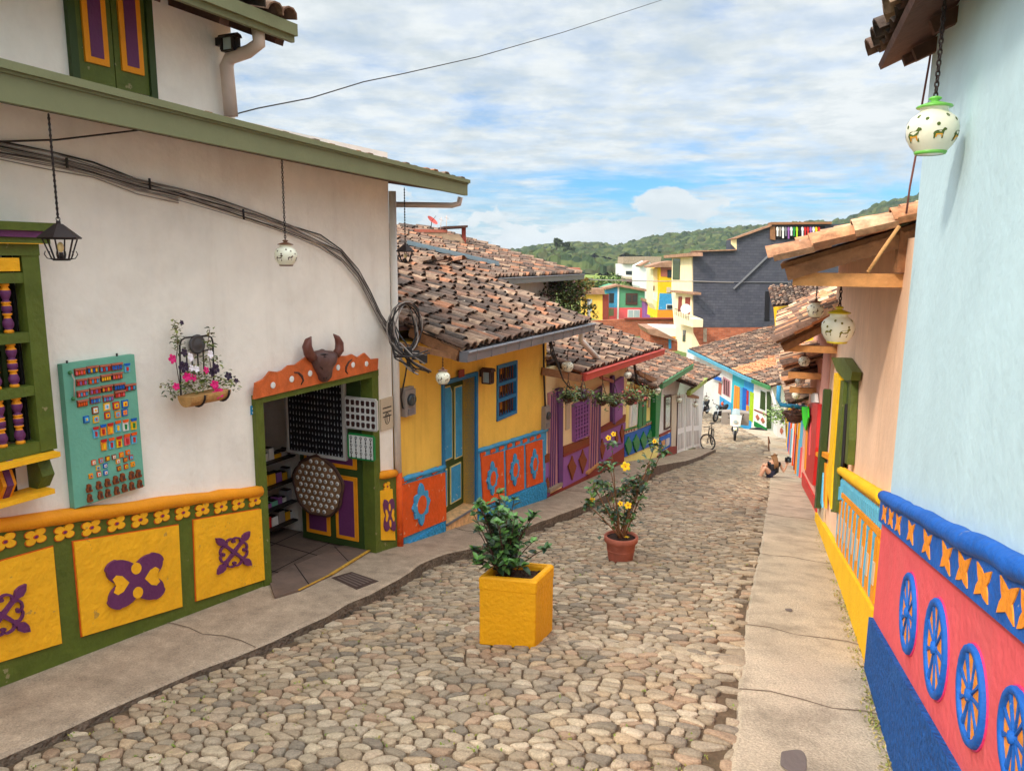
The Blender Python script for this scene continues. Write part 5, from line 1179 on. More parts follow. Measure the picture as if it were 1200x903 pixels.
def meter(EM,F,c,w,h):
    mb=MB(); rect(mb,F,c[0]-w/2,c[0]+w/2,c[1]-h/2,c[1]+h/2,.0,.09); rect(mb,F,c[0]-w/2+.01,c[0]+w/2-.01,c[1]+h/2,c[1]+h/2+.03,.0,.07); mb.build('case','cableg',EM)
    mb=MB(); mb.lathe([(0,0),(w*.34,0),(w*.34,.03),(w*.28,.045),(0,.05)],14,F.p(c[0],c[1]+h*.12,.09),axis=F.n); mb.build('dial','glass',EM)
    mb=MB(); rect(mb,F,c[0]-w*.28,c[0]+w*.28,c[1]-h*.42,c[1]-h*.22,.09,.105); mb.build('cover_plate','gutter',EM)
meter(EM,FC,tp_,.22,.40)
tq_=FA.T(*cB(141,318),.08); EM2=thing('electric_meter','brown electric meter box on the yellow wall left of the blue framed door','meter box',tuple(FA.p(tq_[0],tq_[1]-.15,.02))); meter(EM2,FA,tq_,.24,.34)
# roof C
E0=FC.p(gC0[0],GCz(gC0[0]),.52); E1=FC.p(gC1[0],GCz(gC1[0]),.52); upC=-FC.n*3.4+UP*3.4*math.tan(math.radians(17))
mb=MB(); tiles(mb,E0-FC.u*.0,E1,upC,upC,w=.20,row=.34); mb.build('roof',['tile','dwood'],HC)
mb=MB(); back=-FC.n*3-UP*1.0; tiles(mb,E1+upC+back,E0+upC+back,-back,-back,w=.22,row=.4,lite=True); mb.build('back_roof',['tile','dwood'],HC)
mb=MB(); gutter(mb,FC.p(gC0[0]-.02,GCz(gC0[0])+.03,.50),FC.p(gC1[0]+.03,GCz(gC1[0])+.03,.50),FC.n,.13,.14); mb.build('gutter','gutter_r',HC)
mb=MB(); mb.bar(FC.p(gC0[0]-.7,GCz(0)+.12,.02),FC.p(gC0[0]+.0,GCz(0)-.07,.5),.1,.14); mb.build('verge_beam','wood',HC)
mb=MB(); tiles(mb,FC.p(-.05,GCz(0)+.24,.0),FC.p(gC0[0],GCz(0)+.24,.0),-FC.n*3+UP*.92,-FC.n*3+UP*.92,w=.2,row=.34); mb.build('roof_corner',['tile','dwood'],HC)
P=[FC.P(*cC2(605,475),.5),FC.P(*cC2(610,510),.48),FC.P(*cC2(650,525),.4),FC.P(*cC2(720,545),.06)]
mb=MB(); mb.tube(P,.04,8); mb.build('gutter_pipe','terra',HC)
# ================================================================ HOUSE D (green post), E, F
LD=FD.T(771,536)[0]; zbD=lineat([(0,C1.z),(LD,D1.z)]); gD0=FD.T(771,450,.45); gD1=FD.T(808,428,.45); GDz=lineat([gD0,gD1])
HD=thing('blue_plinth_house','pale yellow house with cobalt plinth of green leaf ornaments, green post and green gutter','house',tuple(C1))
mb=MB(); wallmesh(mb,FD,.02,LD,lambda t:zbD(t)-.7,lambda t:GDz(t)+.12,[],-.3,0,extra=np.linspace(.02,LD,4)); 
Gs=Fr(FD.p(LD,0,0),-FD.n,n=FD.u); mb.slab(Gs,[(.3,-8),(3.5,-8),(3.5,GDz(LD)+.9),(.3,GDz(LD)+.1)],-.3,0); mb.build('wall','cream2',HD)
px(FD,'cobblue',[(80,575),(305,490),(290,655),(78,745)],.03,.03,'plinth',HD,cD)
px(FD,'plate',[(80,548),(175,520),(172,540),(80,570)],.04,.04,'plinth_band',HD,cD); px(FD,'plate',[(235,490),(308,466),(306,486),(235,508)],.04,.04,'plinth_band',HD,cD)
for (x,y) in ((92,553),(112,547),(132,541),(152,536),(245,497),(262,491),(280,486),(296,480)): px(FD,'brick_red',[(x-5,y-4),(x+5,y-7),(x+5,y+5),(x-5,y+8)],.05,.02,'band_mark',HD,cD)
px(FD,'grass_g',[(80,540),(175,512),(175,520),(80,548)],.05,.05,'plinth_rail',HD,cD); px(FD,'grass_g',[(235,483),(310,458),(310,466),(235,490)],.05,.05,'plinth_rail',HD,cD)
for (x0,y0,x1,y1) in ((90,590,133,730),(147,570,192,710),(205,550,245,690),(256,532,292,660)): pendant(FD,cD,x0-4,y0,x1+4,y1,HD,'grass_g')
for (x0,y0,x1,y1) in ((90,590,133,730),(147,570,192,710),(205,550,245,690),(256,532,292,660)):
    pts=[((x0+x1)/2+(x1-x0)*.5*math.cos(a),(y0+y1)/2+(y1-y0)*.40*math.sin(a)) for a in np.linspace(0,2*PI,16,endpoint=False)]; pxslab(FD,[cD(*p) for p in pts],.055,.02,HD,'plinth_ornament','grass_g')
pxdoor(FD,HD,[(190,330),(245,300),(240,500),(182,530)],'grass_g',cD,2,nm='shutter',linem='dgreen')
px(FD,'grass_g',[(315,270),(358,235),(335,600),(310,590)],.16,.16,'post',HD,cD)
wo=px(FD,'whitep',[(125,345),(182,325),(172,500),(118,520)],.04,.05,'window',HD,cD); px(FD,'lglass',[(140,350),(172,335),(164,490),(132,505)],.05,.02,'pane',wo,cD)
px(FD,'plate',[(262,300),(275,295),(270,365),(258,372)],.03,.03,'wall_notice',HD,cD)
E0=FD.p(gD0[0]-.3,GDz(gD0[0]),.5); E1=FD.p(gD1[0],GDz(gD1[0]),.5); upD=-FD.n*3.2+UP*3.2*math.tan(math.radians(19))
mb=MB(); tiles(mb,E0-FD.u*.6,E1,upD,upD,w=.20,row=.36); mb.build('roof',['tile','dwood'],HD)
mb=MB(); gutter(mb,FD.p(gD0[0],GDz(gD0[0])+.05,.45),FD.p(gD1[0]+.03,GDz(gD1[0])+.05,.45),FD.n,.14,.17); mb.build('gutter','gutter_g',HD)
px(FD,'wood',[(180,90),(320,150),(320,195),(190,120)],.40,.08,'verge_beam',HD,cD)
LE=FE.T(793,531)[0]; zbE=lineat([(0,D1.z),(LE,E1.z)]); zeE=FE.T(780,452,.0)[1]
HE=thing('white_shop_house','narrow white house front with dark framed window and red foot wall by the green post','house',tuple(D1))
mb=MB(); wallmesh(mb,FE,.02,LE,lambda t:zbE(t)-.7,lambda t:zeE+.3-.05*t,[],-.3,0,extra=[LE/2]); mb.build('wall','white2',HE)
wo=px(FE,'dwood',[(380,280),(432,270),(425,525),(378,540)],.03,.05,'window',HE,cD); px(FE,'glass',[(390,300),(424,290),(418,510),(386,525)],.035,.02,'pane',wo,cD)
px(FE,'brick_red',[(345,575),(428,535),(428,552),(345,592)],.04,.04,'plinth_band',HE,cD); px(FE,'cobblue',[(345,600),(428,560),(425,660),(345,710)],.03,.04,'plinth',HE,cD)
px(FE,'newwood',[(360,625),(385,612),(383,670),(358,690)],.05,.02,'plinth_picture',HE,cD); px(FE,'silver',[(392,608),(418,596),(416,650),(390,668)],.05,.02,'plinth_picture',HE,cD)
px(FE,'brick_red',[(330,740),(428,665),(470,660),(470,716),(340,765)],.06,.05,'foot_wall',HE,cD)
px(FE,'plate',[(436,280),(472,270),(468,665),(430,668)],.05,.06,'side_pier',HE,cD)
LF=FF.T(820.6,524.6)[0]; zbF=lineat([(0,E1.z),(LF,F1.z)]); gF0=FF.T(804,459,.4); gF1=FF.T(824,444,.4); GFz=lineat([gF0,gF1])
HF=thing('white_door_house','low white house front made of tall panelled white doors at the street bend','house',tuple(E1))
mb=MB(); zt0=FF.T(795,463)[1]; wallmesh(mb,FF,.02,LF+.1,lambda t:zbF(t)-.7,lambda t:zt0+.25,[],-.3,0,extra=[LF/2]); 
Gs=Fr(FF.p(LF+.1,0,0),-FF.n,n=FF.u); mb.slab(Gs,[(.3,-10),(6,-10),(6,zt0+.3),(.3,zt0+.25)],-.3,0); mb.build('wall','whitep',HF)
for pts in ([(484,275),(528,270),(532,690),(474,715)],[(535,270),(585,270),(590,670),(540,688)],[(590,275),(640,290),(650,655),(600,672)]):
    o=px(FF,'whitep',pts,.05,.05,'door',HF,cD); q=FF.Ts([cD(*p) for p in pts],.06)
    for (a,b,c,d) in ((-.7,-.1,-.9,-.35),(.1,.7,-.9,-.35),(-.7,-.1,-.15,.85),(.1,.7,-.15,.85)):
        mb=MB(); shape(mb,FF,q,[(a,c),(b,c),(b,d),(a,d)],.05,.065); mb.build('door_panel','wframe',o)
px(FF,'dwood',[(468,300),(484,290),(474,716),(462,716)],.08,.1,'post',HF,cD)
E0=FE.p(-.3,zeE+.12,.5); E1_=FF.p(LF+.6,GFz(LF)-.0,.6)
mb=MB(); upF=-FF.n*3.4+UP*3.4*math.tan(math.radians(19)); tiles(mb,FE.p(LE*.2,FE.T(784,460,.5)[1],.55),FF.p(.2,GFz(.2),.55),upF,upF,w=.2,row=.36); tiles(mb,FF.p(.2,GFz(.2),.5),FF.p(LF+.9,GFz(LF)-.25,.5),upF,upF,w=.2,row=.36); mb.build('roof',['tile','dwood'],HF)
mb=MB(); gutter(mb,FF.p(gF0[0],gF0[1]+.05,.42),FF.p(gF1[0],gF1[1]+.05,.42),FF.n,.14,.16); mb.build('gutter','gutter_y',HF)
px(FF,'wood',[(560,260),(640,285),(640,305),(560,290)],.1,.1,'lintel_beam',HF,cD)
# ================================================================ FAR RIGHT ROW (G), seen across the bend
c33=crop(800,400,7.525)
Gn=atY(902,502,43); Gf=atY(818,470,54); FG=Fr(Gf,Gn-Gf,side=1)
if FG.n.dot(Vector((0,-1,0)))<0: FG.n=-FG.n
lG=(Vector((Gn.x,Gn.y,0))-Vector((Gf.x,Gf.y,0))).length
zbG=lineat([(0,Gf.z-.6),(lG,Gn.z)]); 
def gh(name,label,t0,t1,zt0,zt1,m):
    o=thing(name,label,'house',tuple(FG.p(t0,zbG(t0)-.5)))
    mb=MB(); mb.slab(FG,[(t0,zbG(t0)-1),(t1-.01,zbG(t1)-1),(t1-.01,zt1),(t0,zt0)],-3,0); mb.build('wall',m,o); return o
gT=lambda x,y,n=0:FG.T(*c33(x,y),n)
tA=gT(165,200)[0]; tB=gT(440,300)[0]; tC=gT(540,400)[0]; tD=gT(625,450)[0]; tE=gT(770,550)[0]
eG=lineat([gT(90,95,.5),gT(430,250,.5),gT(770,395,.5)])
HG1=gh('cream_pink_house','far pinkish house with blue shuttered windows and bright blue plinth beyond the bend',tA-3,tB,eG(tA)-.1,eG(tB)-.1,'white2')
for nm,m,pts,n1 in (('window','cobblue',[(175,240),(225,268),(225,300),(175,275)],.05),('window','cobblue',[(248,292),(335,320),(335,350),(250,325)],.3),('window_frame','pinkwood',[(355,310),(415,345),(412,490),(352,460)],.05),('plinth','blue',[(325,480),(428,545),(428,625),(325,590)],.05),('door','terra',[(318,360),(340,370),(335,470),(312,455)],.05)):
    px(FG,m,pts,n1,.06,nm,HG1,c33)
for k in range(3): px(FG,'dwood',[(365+k*16,330+k*9),(373+k*16,334+k*9),(371+k*16,465+k*9),(363+k*16,460+k*9)],.07,.03,'window_bar',HG1,c33)
for (x,y) in ((348,548),(388,572)): px(FG,'orangered',[(x-13,y),(x,y-20),(x+13,y+4),(x,y+22)],.07,.03,'plinth_ornament',HG1,c33)
HG2=gh('turquoise_house','narrow turquoise house with orange door beside bright blue doorway beyond the bend',tB,tC,eG(tB)-.1,eG(tC)-.1,mat('turquoise_wall',rgb(60,176,190),rough=.8))
pxdoor(FG,HG2,[(455,385),(500,405),(495,640),(445,610)],'orange2',c33,3,linem='terra'); px(FG,'blue',[(505,400),(530,410),(525,655),(505,645)],.04,.05,'door_jamb',HG2,c33)
HG3=gh('blue_house','bright blue house with blue door and lime green door beyond the bend',tC,tD,eG(tC)-.1,eG(tD)-.1,mat('azure_wall',rgb(64,160,220),rough=.8))
px(FG,'cobblue',[(528,405),(562,420),(556,665),(522,650)],.05,.05,'door',HG3,c33); px(FG,mat('lime_paint',rgb(170,200,30),rough=.6),[(592,440),(622,455),(612,710),(585,690)],.05,.05,'door',HG3,c33,)
px(FG,'red',[(565,430),(578,436),(575,560),(562,552)],.04,.04,'wall_picture',HG3,c33); px(FG,'orange2',[(560,560),(580,568),(576,660),(556,650)],.04,.04,'plinth_panel',HG3,c33)
HG4=gh('white_corner_house','far white house with dark green window and orange diamonds on its plinth, green foot wall','x' and tD,tE,eG(tD)-.1,eG(tE)-.1,'white')
wo=px(FG,'whitep',[(678,420),(738,445),(738,628),(668,600)],.05,.06,'window_frame',HG4,c33); px(FG,'dgreen',[(688,432),(728,450),(726,610),(680,590)],.07,.04,'shutter',wo,c33)
px(FG,'brick_red',[(628,595),(742,645),(742,655),(628,605)],.05,.05,'plinth_line',HG4,c33)
for (x,y) in ((657,668),(702,695)): px(FG,'terra',[(x-17,y-8),(x,y-26),(x+17,y+8),(x,y+26)],.06,.04,'plinth_ornament',HG4,c33)
px(FG,'grass_g',[(628,700),(740,765),(740,800),(628,745)],.06,.05,'foot_wall',HG4,c33); px(FG,'dgreen',[(742,440),(768,450),(768,770),(738,765)],.10,.1,'post',HG4,c33)
px(FG,'pipew',[(770,380),(815,560),(808,600),(765,420)],.35,.08,'drain_pipe',HG4,c33)
# roofs of the row
def rowroof(par,x0y0,x1y1,L,ang,pal,gm,w=.26,row=.42):
    a=gT(*x0y0,.5); b=gT(*x1y1,.5); up=-FG.n*L+UP*L*math.tan(math.radians(ang)); mb=MB(); tiles(mb,FG.p(a[0],a[1],.5),FG.p(b[0],b[1],.5),up,up,pal=pal,w=w,row=row,lite=True,seg=4,r0=.125); mb.build('roof',['tile','dwood'],par)
    mb=MB(); gutter(mb,FG.p(a[0],a[1]+.05,.5),FG.p(b[0],b[1]+.05,.5),FG.n,.16,.2); mb.build('gutter',gm,par)
rowroof(HG1,(60,75),(425,250),9,15,PAL,'gutter_b'); rowroof(HG2,(430,252),(540,305),8,15,[PALNEW[1],PALNEW[2]],'gutter_b'); rowroof(HG3,(542,306),(625,340),8,15,PAL,'gutter_b'); rowroof(HG4,(627,341),(775,400),7,15,PAL,'gutter_g')
# grey flashing wall line above row roof
HFL=thing('party_wall','long low grey capped wall climbing behind the far tiled roofs','wall',tuple(atY(860,395,62)))
FX=Fr(atY(815,412,60),Vector((1,.0,0)),side=1); pts=[(811,410),(835,402),(880,386),(912,377),(925,374),(925,430),(811,430)]; pxslab(FX,pts,0,.3,HFL,'wall','conc'); pxslab(FX,[(811,407),(835,399),(880,383),(925,371),(925,375),(880,387),(835,403),(811,411)],.05,.4,HFL,'coping','cableg')
# ================================================================ RIGHT SIDE
cR=crop(940,540,2.488); cR2=crop(1020,560,2.633); cQ=crop(930,400,4.515); cTop=crop(980,0,3.473); cE=crop(880,220,3.925); cP=crop(900,400,4.106)
tW=FR.T(1025,770)[0]
zbR=lineat([FR.T(1060,903),FR.T(1023,783),FR.T(990,690),FR.T(956,604),FR.T(938,560)])
zcR=lineat([FR.T(1200,655,.04),FR.T(1038,576,.04)])
H1=thing('pale_blue_house','pale blue house with thick cobalt cap and coral plinth of round pierced ornaments','house',tuple(FR.p(0,zbR(0))))
mb=MB(); zt1=2.1
wallmesh(mb,FR,-7,tW,lambda t:zbR(t)-.5,lambda t:zt1,[],-.35,0); 
Gs=Fr(FR.p(tW,0,0),-FR.n,n=FR.u); mb.slab(Gs,[(.35,-4),(6,-4),(6,zt1+1.2),(.35,zt1)],-.3,-.01)
mb.build('wall','pblue',H1)
mb=MB(); ts=list(np.linspace(-6,tW,12))
for p,q in zip(ts[:-1],ts[1:]): mb.slab(FR,[(p,zbR(p)-.5),(q,zbR(q)-.5),(q,zcR(q)-.02),(p,zcR(p)-.02)],0,.035)
mb.build('plinth','coral',H1)
mb=MB(); rr=random.Random(5); pts=[];n=46
for i in range(n+1):
    t=-6+(tW+6)*i/n; pts.append((t,zcR(t)-.045))
out=[FR.p(t,z+rr.uniform(-.006,.006)+.012,.045+rr.uniform(-.004,.004)) for t,z in pts]
mb.tube(out,[.043+rr.uniform(-.005,.005) for _ in out],12); 
mb.build('plinth_cap','cobblue',H1)
# frieze band with pierced stars
ft=lineat([FR.T(*cR(232,112),.05),FR.T(*cR(647,345),.05)]); fb=lineat([FR.T(*cR(232,178),.05),FR.T(*cR(647,525),.05)])
mb=MB(); 
ts=list(np.linspace(-5,tW,10))
for p,q in zip(ts[:-1],ts[1:]): mb.slab(FR,[(p,fb(p)),(q,fb(q)),(q,ft(q)+.03),(p,ft(p)+.03)],.035,.06)
mb.build('frieze','cobblue',H1)
def star4(mb,F,c,rx,rz,n0,n1,sl=0):
    pts=[]
    for i in range(16):
        a=2*PI*i/16; k=i%4
        r={2:1.25,1:.72,3:.72,0:.50}[k]
        r*=random.uniform(.93,1.07)
        x,z=rx*r*math.cos(a),rz*r*math.sin(a); pts.append((c[0]+x,c[1]+z+sl*x))
    mb.slab(F,pts,n0,n1)
st=[(42,103),(62,118),(84,138),(123,163),(172,203),(231,243),(284,275),(343,325),(418,385),(476,452)]
sT=[FR.T(*cR2(*p),.065) for p in st]
slp=(sT[0][1]-sT[-2][1])/(sT[0][0]-sT[-2][0])
for i in range(len(sT)+4):
    if i<len(sT): c=(sT[i][0],(ft(sT[i][0])+fb(sT[i][0]))/2)
    else: t=sT[-1][0]-.24*(i-len(sT)+1); c=(t,(ft(t)+fb(t))/2)
    sp=abs(sT[max(1,min(i,len(sT)-1))][0]-sT[max(0,min(i,len(sT)-1)-1)][0])*.42; hh=(ft(c[0])-fb(c[0]))*.40
    mb=MB(); star4(mb,FR,c,min(sp,.11),hh,.055,.0645,slp); mb.build('frieze_star','orange2',H1)
for i,((x,y),rx_,ry_) in enumerate((((108,417),24,148),((190,525),35,178),((297,670),45,178),((430,800),52,178),((620,970),60,180))):
    c=FR.T(*cR2(x,y),.06); top=FR.T(*cR2(x,y-ry_),.06); bot=FR.T(*cR2(x,y+ry_),.06); l=FR.T(*cR2(x-rx_,y),.06); r=FR.T(*cR2(x+rx_,y),.06)
    hr=(top[1]-bot[1])/2; wr=abs(r[0]-l[0])/2; c=(c[0],(top[1]+bot[1])/2); wr=max(min(wr,hr*1.05),hr*.55)
    E=lambda f,a:(c[0]+wr*f*math.cos(a),c[1]+hr*f*math.sin(a))
    mb=MB(); mb.slab(FR,[E(.93,a) for a in np.linspace(0,2*PI,40,endpoint=False)],.03,.045); w_o=mb.build('wheel_ornament','orange2',H1)
    mb=MB(); mb.slab(FR,[E(1.04,a) for a in np.linspace(0,2*PI,44,endpoint=False)],.03,.041,1)
    K=44; jr=random.Random(i+50); ro=[1.0+jr.uniform(-.012,.012) for _ in range(K)]; ri=[.84+jr.uniform(-.02,.015) for _ in range(K)]
    vs=[]
    for k in range(K):
        a=2*PI*k/K
        for f,nn_ in ((ro[k],.036),(ro[k],.054),(ro[k]-.03,.060),(ri[k]+.03,.060),(ri[k],.054),(ri[k],.036)): vs.append(FR.p(*E(f,a),nn_))
    mb.add(vs,[(k*6+j,k*6+j+1,((k+1)%K)*6+j+1,((k+1)%K)*6+j) for k in range(K) for j in range(5)],0,None,True)
    for k in range(9):
        a=2*PI*k/9+PI/2+.10*jr.uniform(-1,1); c2,s2=math.cos(a+PI/2),math.sin(a+PI/2)
        def wedge_pt(f,w): e=E(f,a); return (e[0]+c2*w*hr,e[1]+s2*w*hr)
        w0,w1,w2=.022,.024*jr.uniform(.8,1.2),.060*jr.uniform(.8,1.15)
        mb.slab(FR,[wedge_pt(.05,-w0),wedge_pt(.5,-w1),wedge_pt(.82,-w2),wedge_pt(.84,w2),wedge_pt(.5,w1),wedge_pt(.05,w0)],.036,.052+.0012*(k%3))
    mb.lathe([(0,0),(hr*.14,0),(hr*.13,.028),(0,.034)],12,FR.p(c[0],c[1],.036),axis=FR.n)
    mb.build('wheel_tracery',['cobblue',mat('pink_edge_line',rgb(232,60,120),rough=.7)],w_o)
# rough foot
p0=FR.T(*cR(215,480),.05); p1=FR.T(*cR(455,903),.05); lf=lineat([p1,p0]); mb=MB(); ts=list(np.linspace(-6,tW,14))
for p,q in zip(ts[:-1],ts[1:]): mb.slab(FR,[(p,zbR(p)-.5),(q,zbR(q)-.5),(q,lf(q)+.0),(p,lf(p))],.03,.065)
mb.build('rough_foot','cobase',H1)
# roof edge of the blue house
e0=FR.T(*cTop(225,180),.30); ze=e0[1]; t_end=tW+.18
mb=MB(); up=-FR.n*3+UP*3*math.tan(math.radians(24)); tiles(mb,FR.p(-6,ze+.06,.30),FR.p(t_end,ze+.06,.30),up,up,w=.23,row=.4,r0=.11); mb.build('roof',['tile','dwood'],H1)
mb=MB(); mb.bar(FR.p(t_end-.1,ze+.05,.16),FR.p(t_end-.1,ze+.53,-1),.06,.08)
mb.build('verge_beam','dwood',H1)
for k in range(8): mb=MB(); t=tW-.12-k*.62; mb.bar(FR.p(t,ze+.03,.12),FR.p(t,ze+.36,-.6),.06,.08); mb.build('rafter','dwood',H1)
# corner cable hanging down the blue house
# ------------------------------------------------ peach house
tP=FR.T(962,560)[0]
H2=thing('peach_house','peach house with yellow and light blue relief plinth and tall green framed door','house',tuple(FR.p(tW+1,zbR(tW+1))))
eP=FR.T(912,312,.85); zwP=FR.T(1056,268,.0)[1]; t2a=FR.T(912,312,.85)[0]
mb=MB(); wallmesh(mb,FR,tW,tP,lambda t:zbR(t)-.6,lambda t:zwP-.08,[],-.35,-.015,extra=np.linspace(tW,tP,4)); mb.build('wall','peach',H2)
cY=lineat([FR.T(1038,580,.04),FR.T(988,549,.04)])
yf=lineat([FR.T(*crop(850,600,2.98)(527,352),.03),FR.T(*crop(850,600,2.98)(330,20),.03)])
tDn=FR.T(987,575)[0]
def stripY(a,b,zf0,zf1,n0,n1,m,nm,par):
    mb=MB(); k=max(1,int((b-a)/.5)); ts=list(np.linspace(a,b,k+1))
    for p,q in zip(ts[:-1],ts[1:]): mb.slab(FR,[(p,zf0(p)),(q,zf0(q)),(q,zf1(q)),(p,zf1(p))],n0,n1)
    return mb.build(nm,m,par)
stripY(tW,tP,lambda t:zbR(t)-.5,lambda t:yf(t),-.01,.05,'sunyellow','plinth_foot',H2)
stripY(tW,tDn,lambda t:yf(t),lambda t:cY(t)-.03,-.01,.02,mat('pale_relief_ground',rgb(238,176,84),rough=.8,var=.15,scale=10,bump=.3),'plinth',H2)
mb=MB(); out=[FR.p(t,cY(t)-.04,.03) for t in np.linspace(tW,tDn,20)]; mb.tube(out,[.052*random.uniform(.94,1.06) for _ in out],10); mb.build('plinth_cap','sunyellow',H2)
stripY(tW,tDn,lambda t:cY(t)-.33,lambda t:cY(t)-.28,0,.04,'orange','plinth_rail',H2)
hgt=lambda t:cY(t)-yf(t)
k=0; t=tW+.06
while t<tDn-.05:
    # small blue dentils
    mb=MB(); mb.slab(FR,[(t,cY(t)-.27),(t+.07,cY(t)-.27),(t+.07,cY(t)-.17),(t+.035,cY(t)-.13),(t,cY(t)-.17)],.018,.035); mb.build('dentil','lblue',H2); t+=.13; k+=1
t=tW+.10
while t<tDn-.2:
    z1=cY(t)-.36; z0=yf(t)+.03
    mb=MB(); w=.20
    mb.slab(FR,[(t,z0),(t+w,z0-.03),(t+w,z1-.05),(t+w/2,z1),(t,z1-.02)],.018,.034); mb.build('relief_panel','orange',H2)
    mb=MB(); mb.slab(FR,[(t+.05,z0+.12),(t+w-.05,z0+.10),(t+w-.05,z1-.22),(t+.05,z1-.2)],.03,.042); mb.build('relief_inlay','plate',H2)
    mb=MB(); a0=t+w+.03; zz0=yf(a0)+.02; zz1=cY(a0)-.36
    mb.slab(FR,[(a0,zz0+.14),(a0+.04,zz0),(a0+.10,zz0+.02),(a0+.13,zz0+.14),(a0+.10,zz1-.12),(a0+.13,zz1),(a0,zz1),(a0+.03,zz1-.12)],.018,.034); mb.build('relief_column','lblue',H2); t+=.40
# door
def pq(m,pts,n1,th,nm,par,cr=cQ): return px(FR,m,pts,n1,th,nm,par,cr)
pq('green',[(200,85),(265,85),(310,160),(302,205),(270,205),(225,155)],.09,.09,'door_hood',H2)
dr=pq('dgreen',[(262,210),(296,190),(262,640),(235,780),(212,903)],.03,.05,'door',H2)
pq('dark',[(262,330),(285,330),(262,640),(238,760),(236,600)],.045,.02,'door_opening',dr)
pq('green',[(240,200),(266,215),(238,640),(220,900),(196,900),(205,660)],.07,.08,'door_jamb',H2)
pq('green',[(296,170),(308,170),(292,520),(282,650),(270,640)],.06,.07,'door_jamb',H2)
pq('lblue',[(228,770),(250,765),(245,835),(222,840)],.05,.02,'door_grille',dr)
pq('sunyellow',[(215,165),(240,200),(205,660),(194,885),(172,760),(190,560)],.09,.06,'door_leaf',H2)
pq('orange',[(132,572),(182,598),(180,625),(132,598)],.07,.08,'plinth_cap',H2)
stripY(FR.T(970,560)[0],tP,lambda t:yf(t),lambda t:cY(t)-.1,-.01,.02,'plate','plinth',H2)
for x in (128,145,162): pq('orange' if x!=145 else 'lblue',[(x,640-x*.0),(x+9,645),(x+4,850+x*.2),(x-6,840)],.04,.03,'relief_column',H2)
pq('dgreen',[(156,255),(163,250),(118,880),(108,880)],.10,.1,'green_post',H2)
pq('orange',[(112,580),(130,590),(128,612),(112,600)],.08,.08,'shelf_bracket',H2)
# verge and eave of the peach house: seen from below at its near end
def eave_house(par,tip,wallpt,beam0,beam1,n_tip,t_far,palette,tiles_w=.21,up_extra=2.4,board='newwood',drop=.04):
    t0=FR.T(beam1[0],beam1[1],0)[0]; GG=Fr(FR.p(t0,0,0),FR.n,n=-FR.u); n_tip,z0=GG.T(*tip); zb1=GG.T(*beam0)[1]; n_tip=min(max(n_tip,.4),1.3); t_far=max(t_far,t0+2)
    # slope from the wall point at the same t
    zw=z0+.42*n_tip
    try: zw_=GG.T(*wallpt)[1]; zw=z0+min(max((zw_-z0),.25*n_tip),.62*n_tip)
    except Exception: pass
    sl=(zw-z0)/n_tip; up=-FR.n*(n_tip+up_extra)+UP*(sl*(n_tip+up_extra)); tf=t_far; zf=z0-.0
    mb=MB(); tiles(mb,FR.p(t0,z0+.02,n_tip),FR.p(tf,zf+.02,n_tip),up,up,pal=palette,w=tiles_w,row=.38,r0=.105); mb.build('roof',['tile','wood'],par)
    mb=MB(); d=(up.normalized()); 
    # verge cover tiles laid over the edge
    L=up.length; 
    tiles(mb,FR.p(t0-.14,z0+.01,n_tip+.03),FR.p(t0+.05,z0+.01,n_tip+.03),up,up,pal=palette,w=.2,row=.62,r0=.115,under=0,jit=.5); mb.build('verge_tiles',['tile','wood'],par)
    mb=MB(); mb.bar(FR.p(t0-.02,z0-.06,n_tip-.05),FR.p(t0-.02,z0-.06+sl*(n_tip+.2),-.25),.05,.10); mb.build('verge_board','wood',par)
    b1=zb1
    mb=MB(); mb.bar(FR.p(t0+.05,b1,n_tip-.10),FR.p(t0+.05,b1,-.2),.09,.10); mb.build('tie_beam',board,par)
    for k in range(1,9):
        t=t0+k*.62
        if t<tf: mb=MB(); mb.bar(FR.p(t,z0-.05,n_tip-.08),FR.p(t,z0-.05+sl*(n_tip+.1),-.2),.07,.09); mb.build('rafter','wood',par)
    mb=MB(); mb.bar(FR.p(t0-.02,b1+.06,.02),FR.p(t0-.02,zw-.02,.02),.05,.06); mb.build('short_post','wood',par)
    return t0,z0,sl
eave_house(H2,(914,312),(1056,268),(935,327),(1056,325),.85,tP+.2,PALNEW+[rgb(196,140,104)])
# white clump of plaster on the beam & tie strap
# ------------------------------------------------ next houses downhill
def rhouse(name,label,ta,tb_,ztop,m):
    o=thing(name,label,'house',tuple(FR.p(ta,zbR(ta)-.1)))
    mb=MB(); wallmesh(mb,FR,ta,tb_,lambda t:zbR(t)-.8,lambda t:ztop,[],-.35,-.0,extra=np.linspace(ta,tb_,3)); 
    mb.build('wall',m,o); return o
t3a=tP; t3b=FR.T(941,560)[0]
ez3=FR.T(978,352,0)[1]
H3=rhouse('salmon_house','salmon house with bright red framed door and red foot wall',t3a,t3b,FR.T(975,372,0)[1]+.1,'salmon')
eave_house(H3,(914,404),(982,352),(925,408),(980,405),.80,FR.T(960,500)[0]+3.5,PALNEW+PAL[:4])
pq('red',[(100,325),(128,330),(116,560),(100,760),(84,740),(92,560)],.09,.09,'door_frame',H3)
d3=pq('red',[(78,330),(100,325),(92,560),(84,740),(60,690),(68,520)],.05,.05,'door',H3)
pq('coral',[(86,350),(93,352),(84,600),(78,600)],.06,.02,'door_panel',d3); pq('orange',[(72,335),(79,335),(62,680),(54,670)],.06,.06,'door_post',H3)
pq('red',[(42,690),(118,850),(118,903),(42,760)],.04,.05,'foot_wall',H3); pq('whitep',[(88,275),(112,272),(116,322),(92,322)],.08,.06,'small_notice',H3)
LR=Fr(atY(938,560,21.3),atY(930,542,28)-atY(938,560,21.3),side=-1)
LR2=Fr(atY(930,542,28),atY(922,522,34)-atY(930,542,28),side=-1)
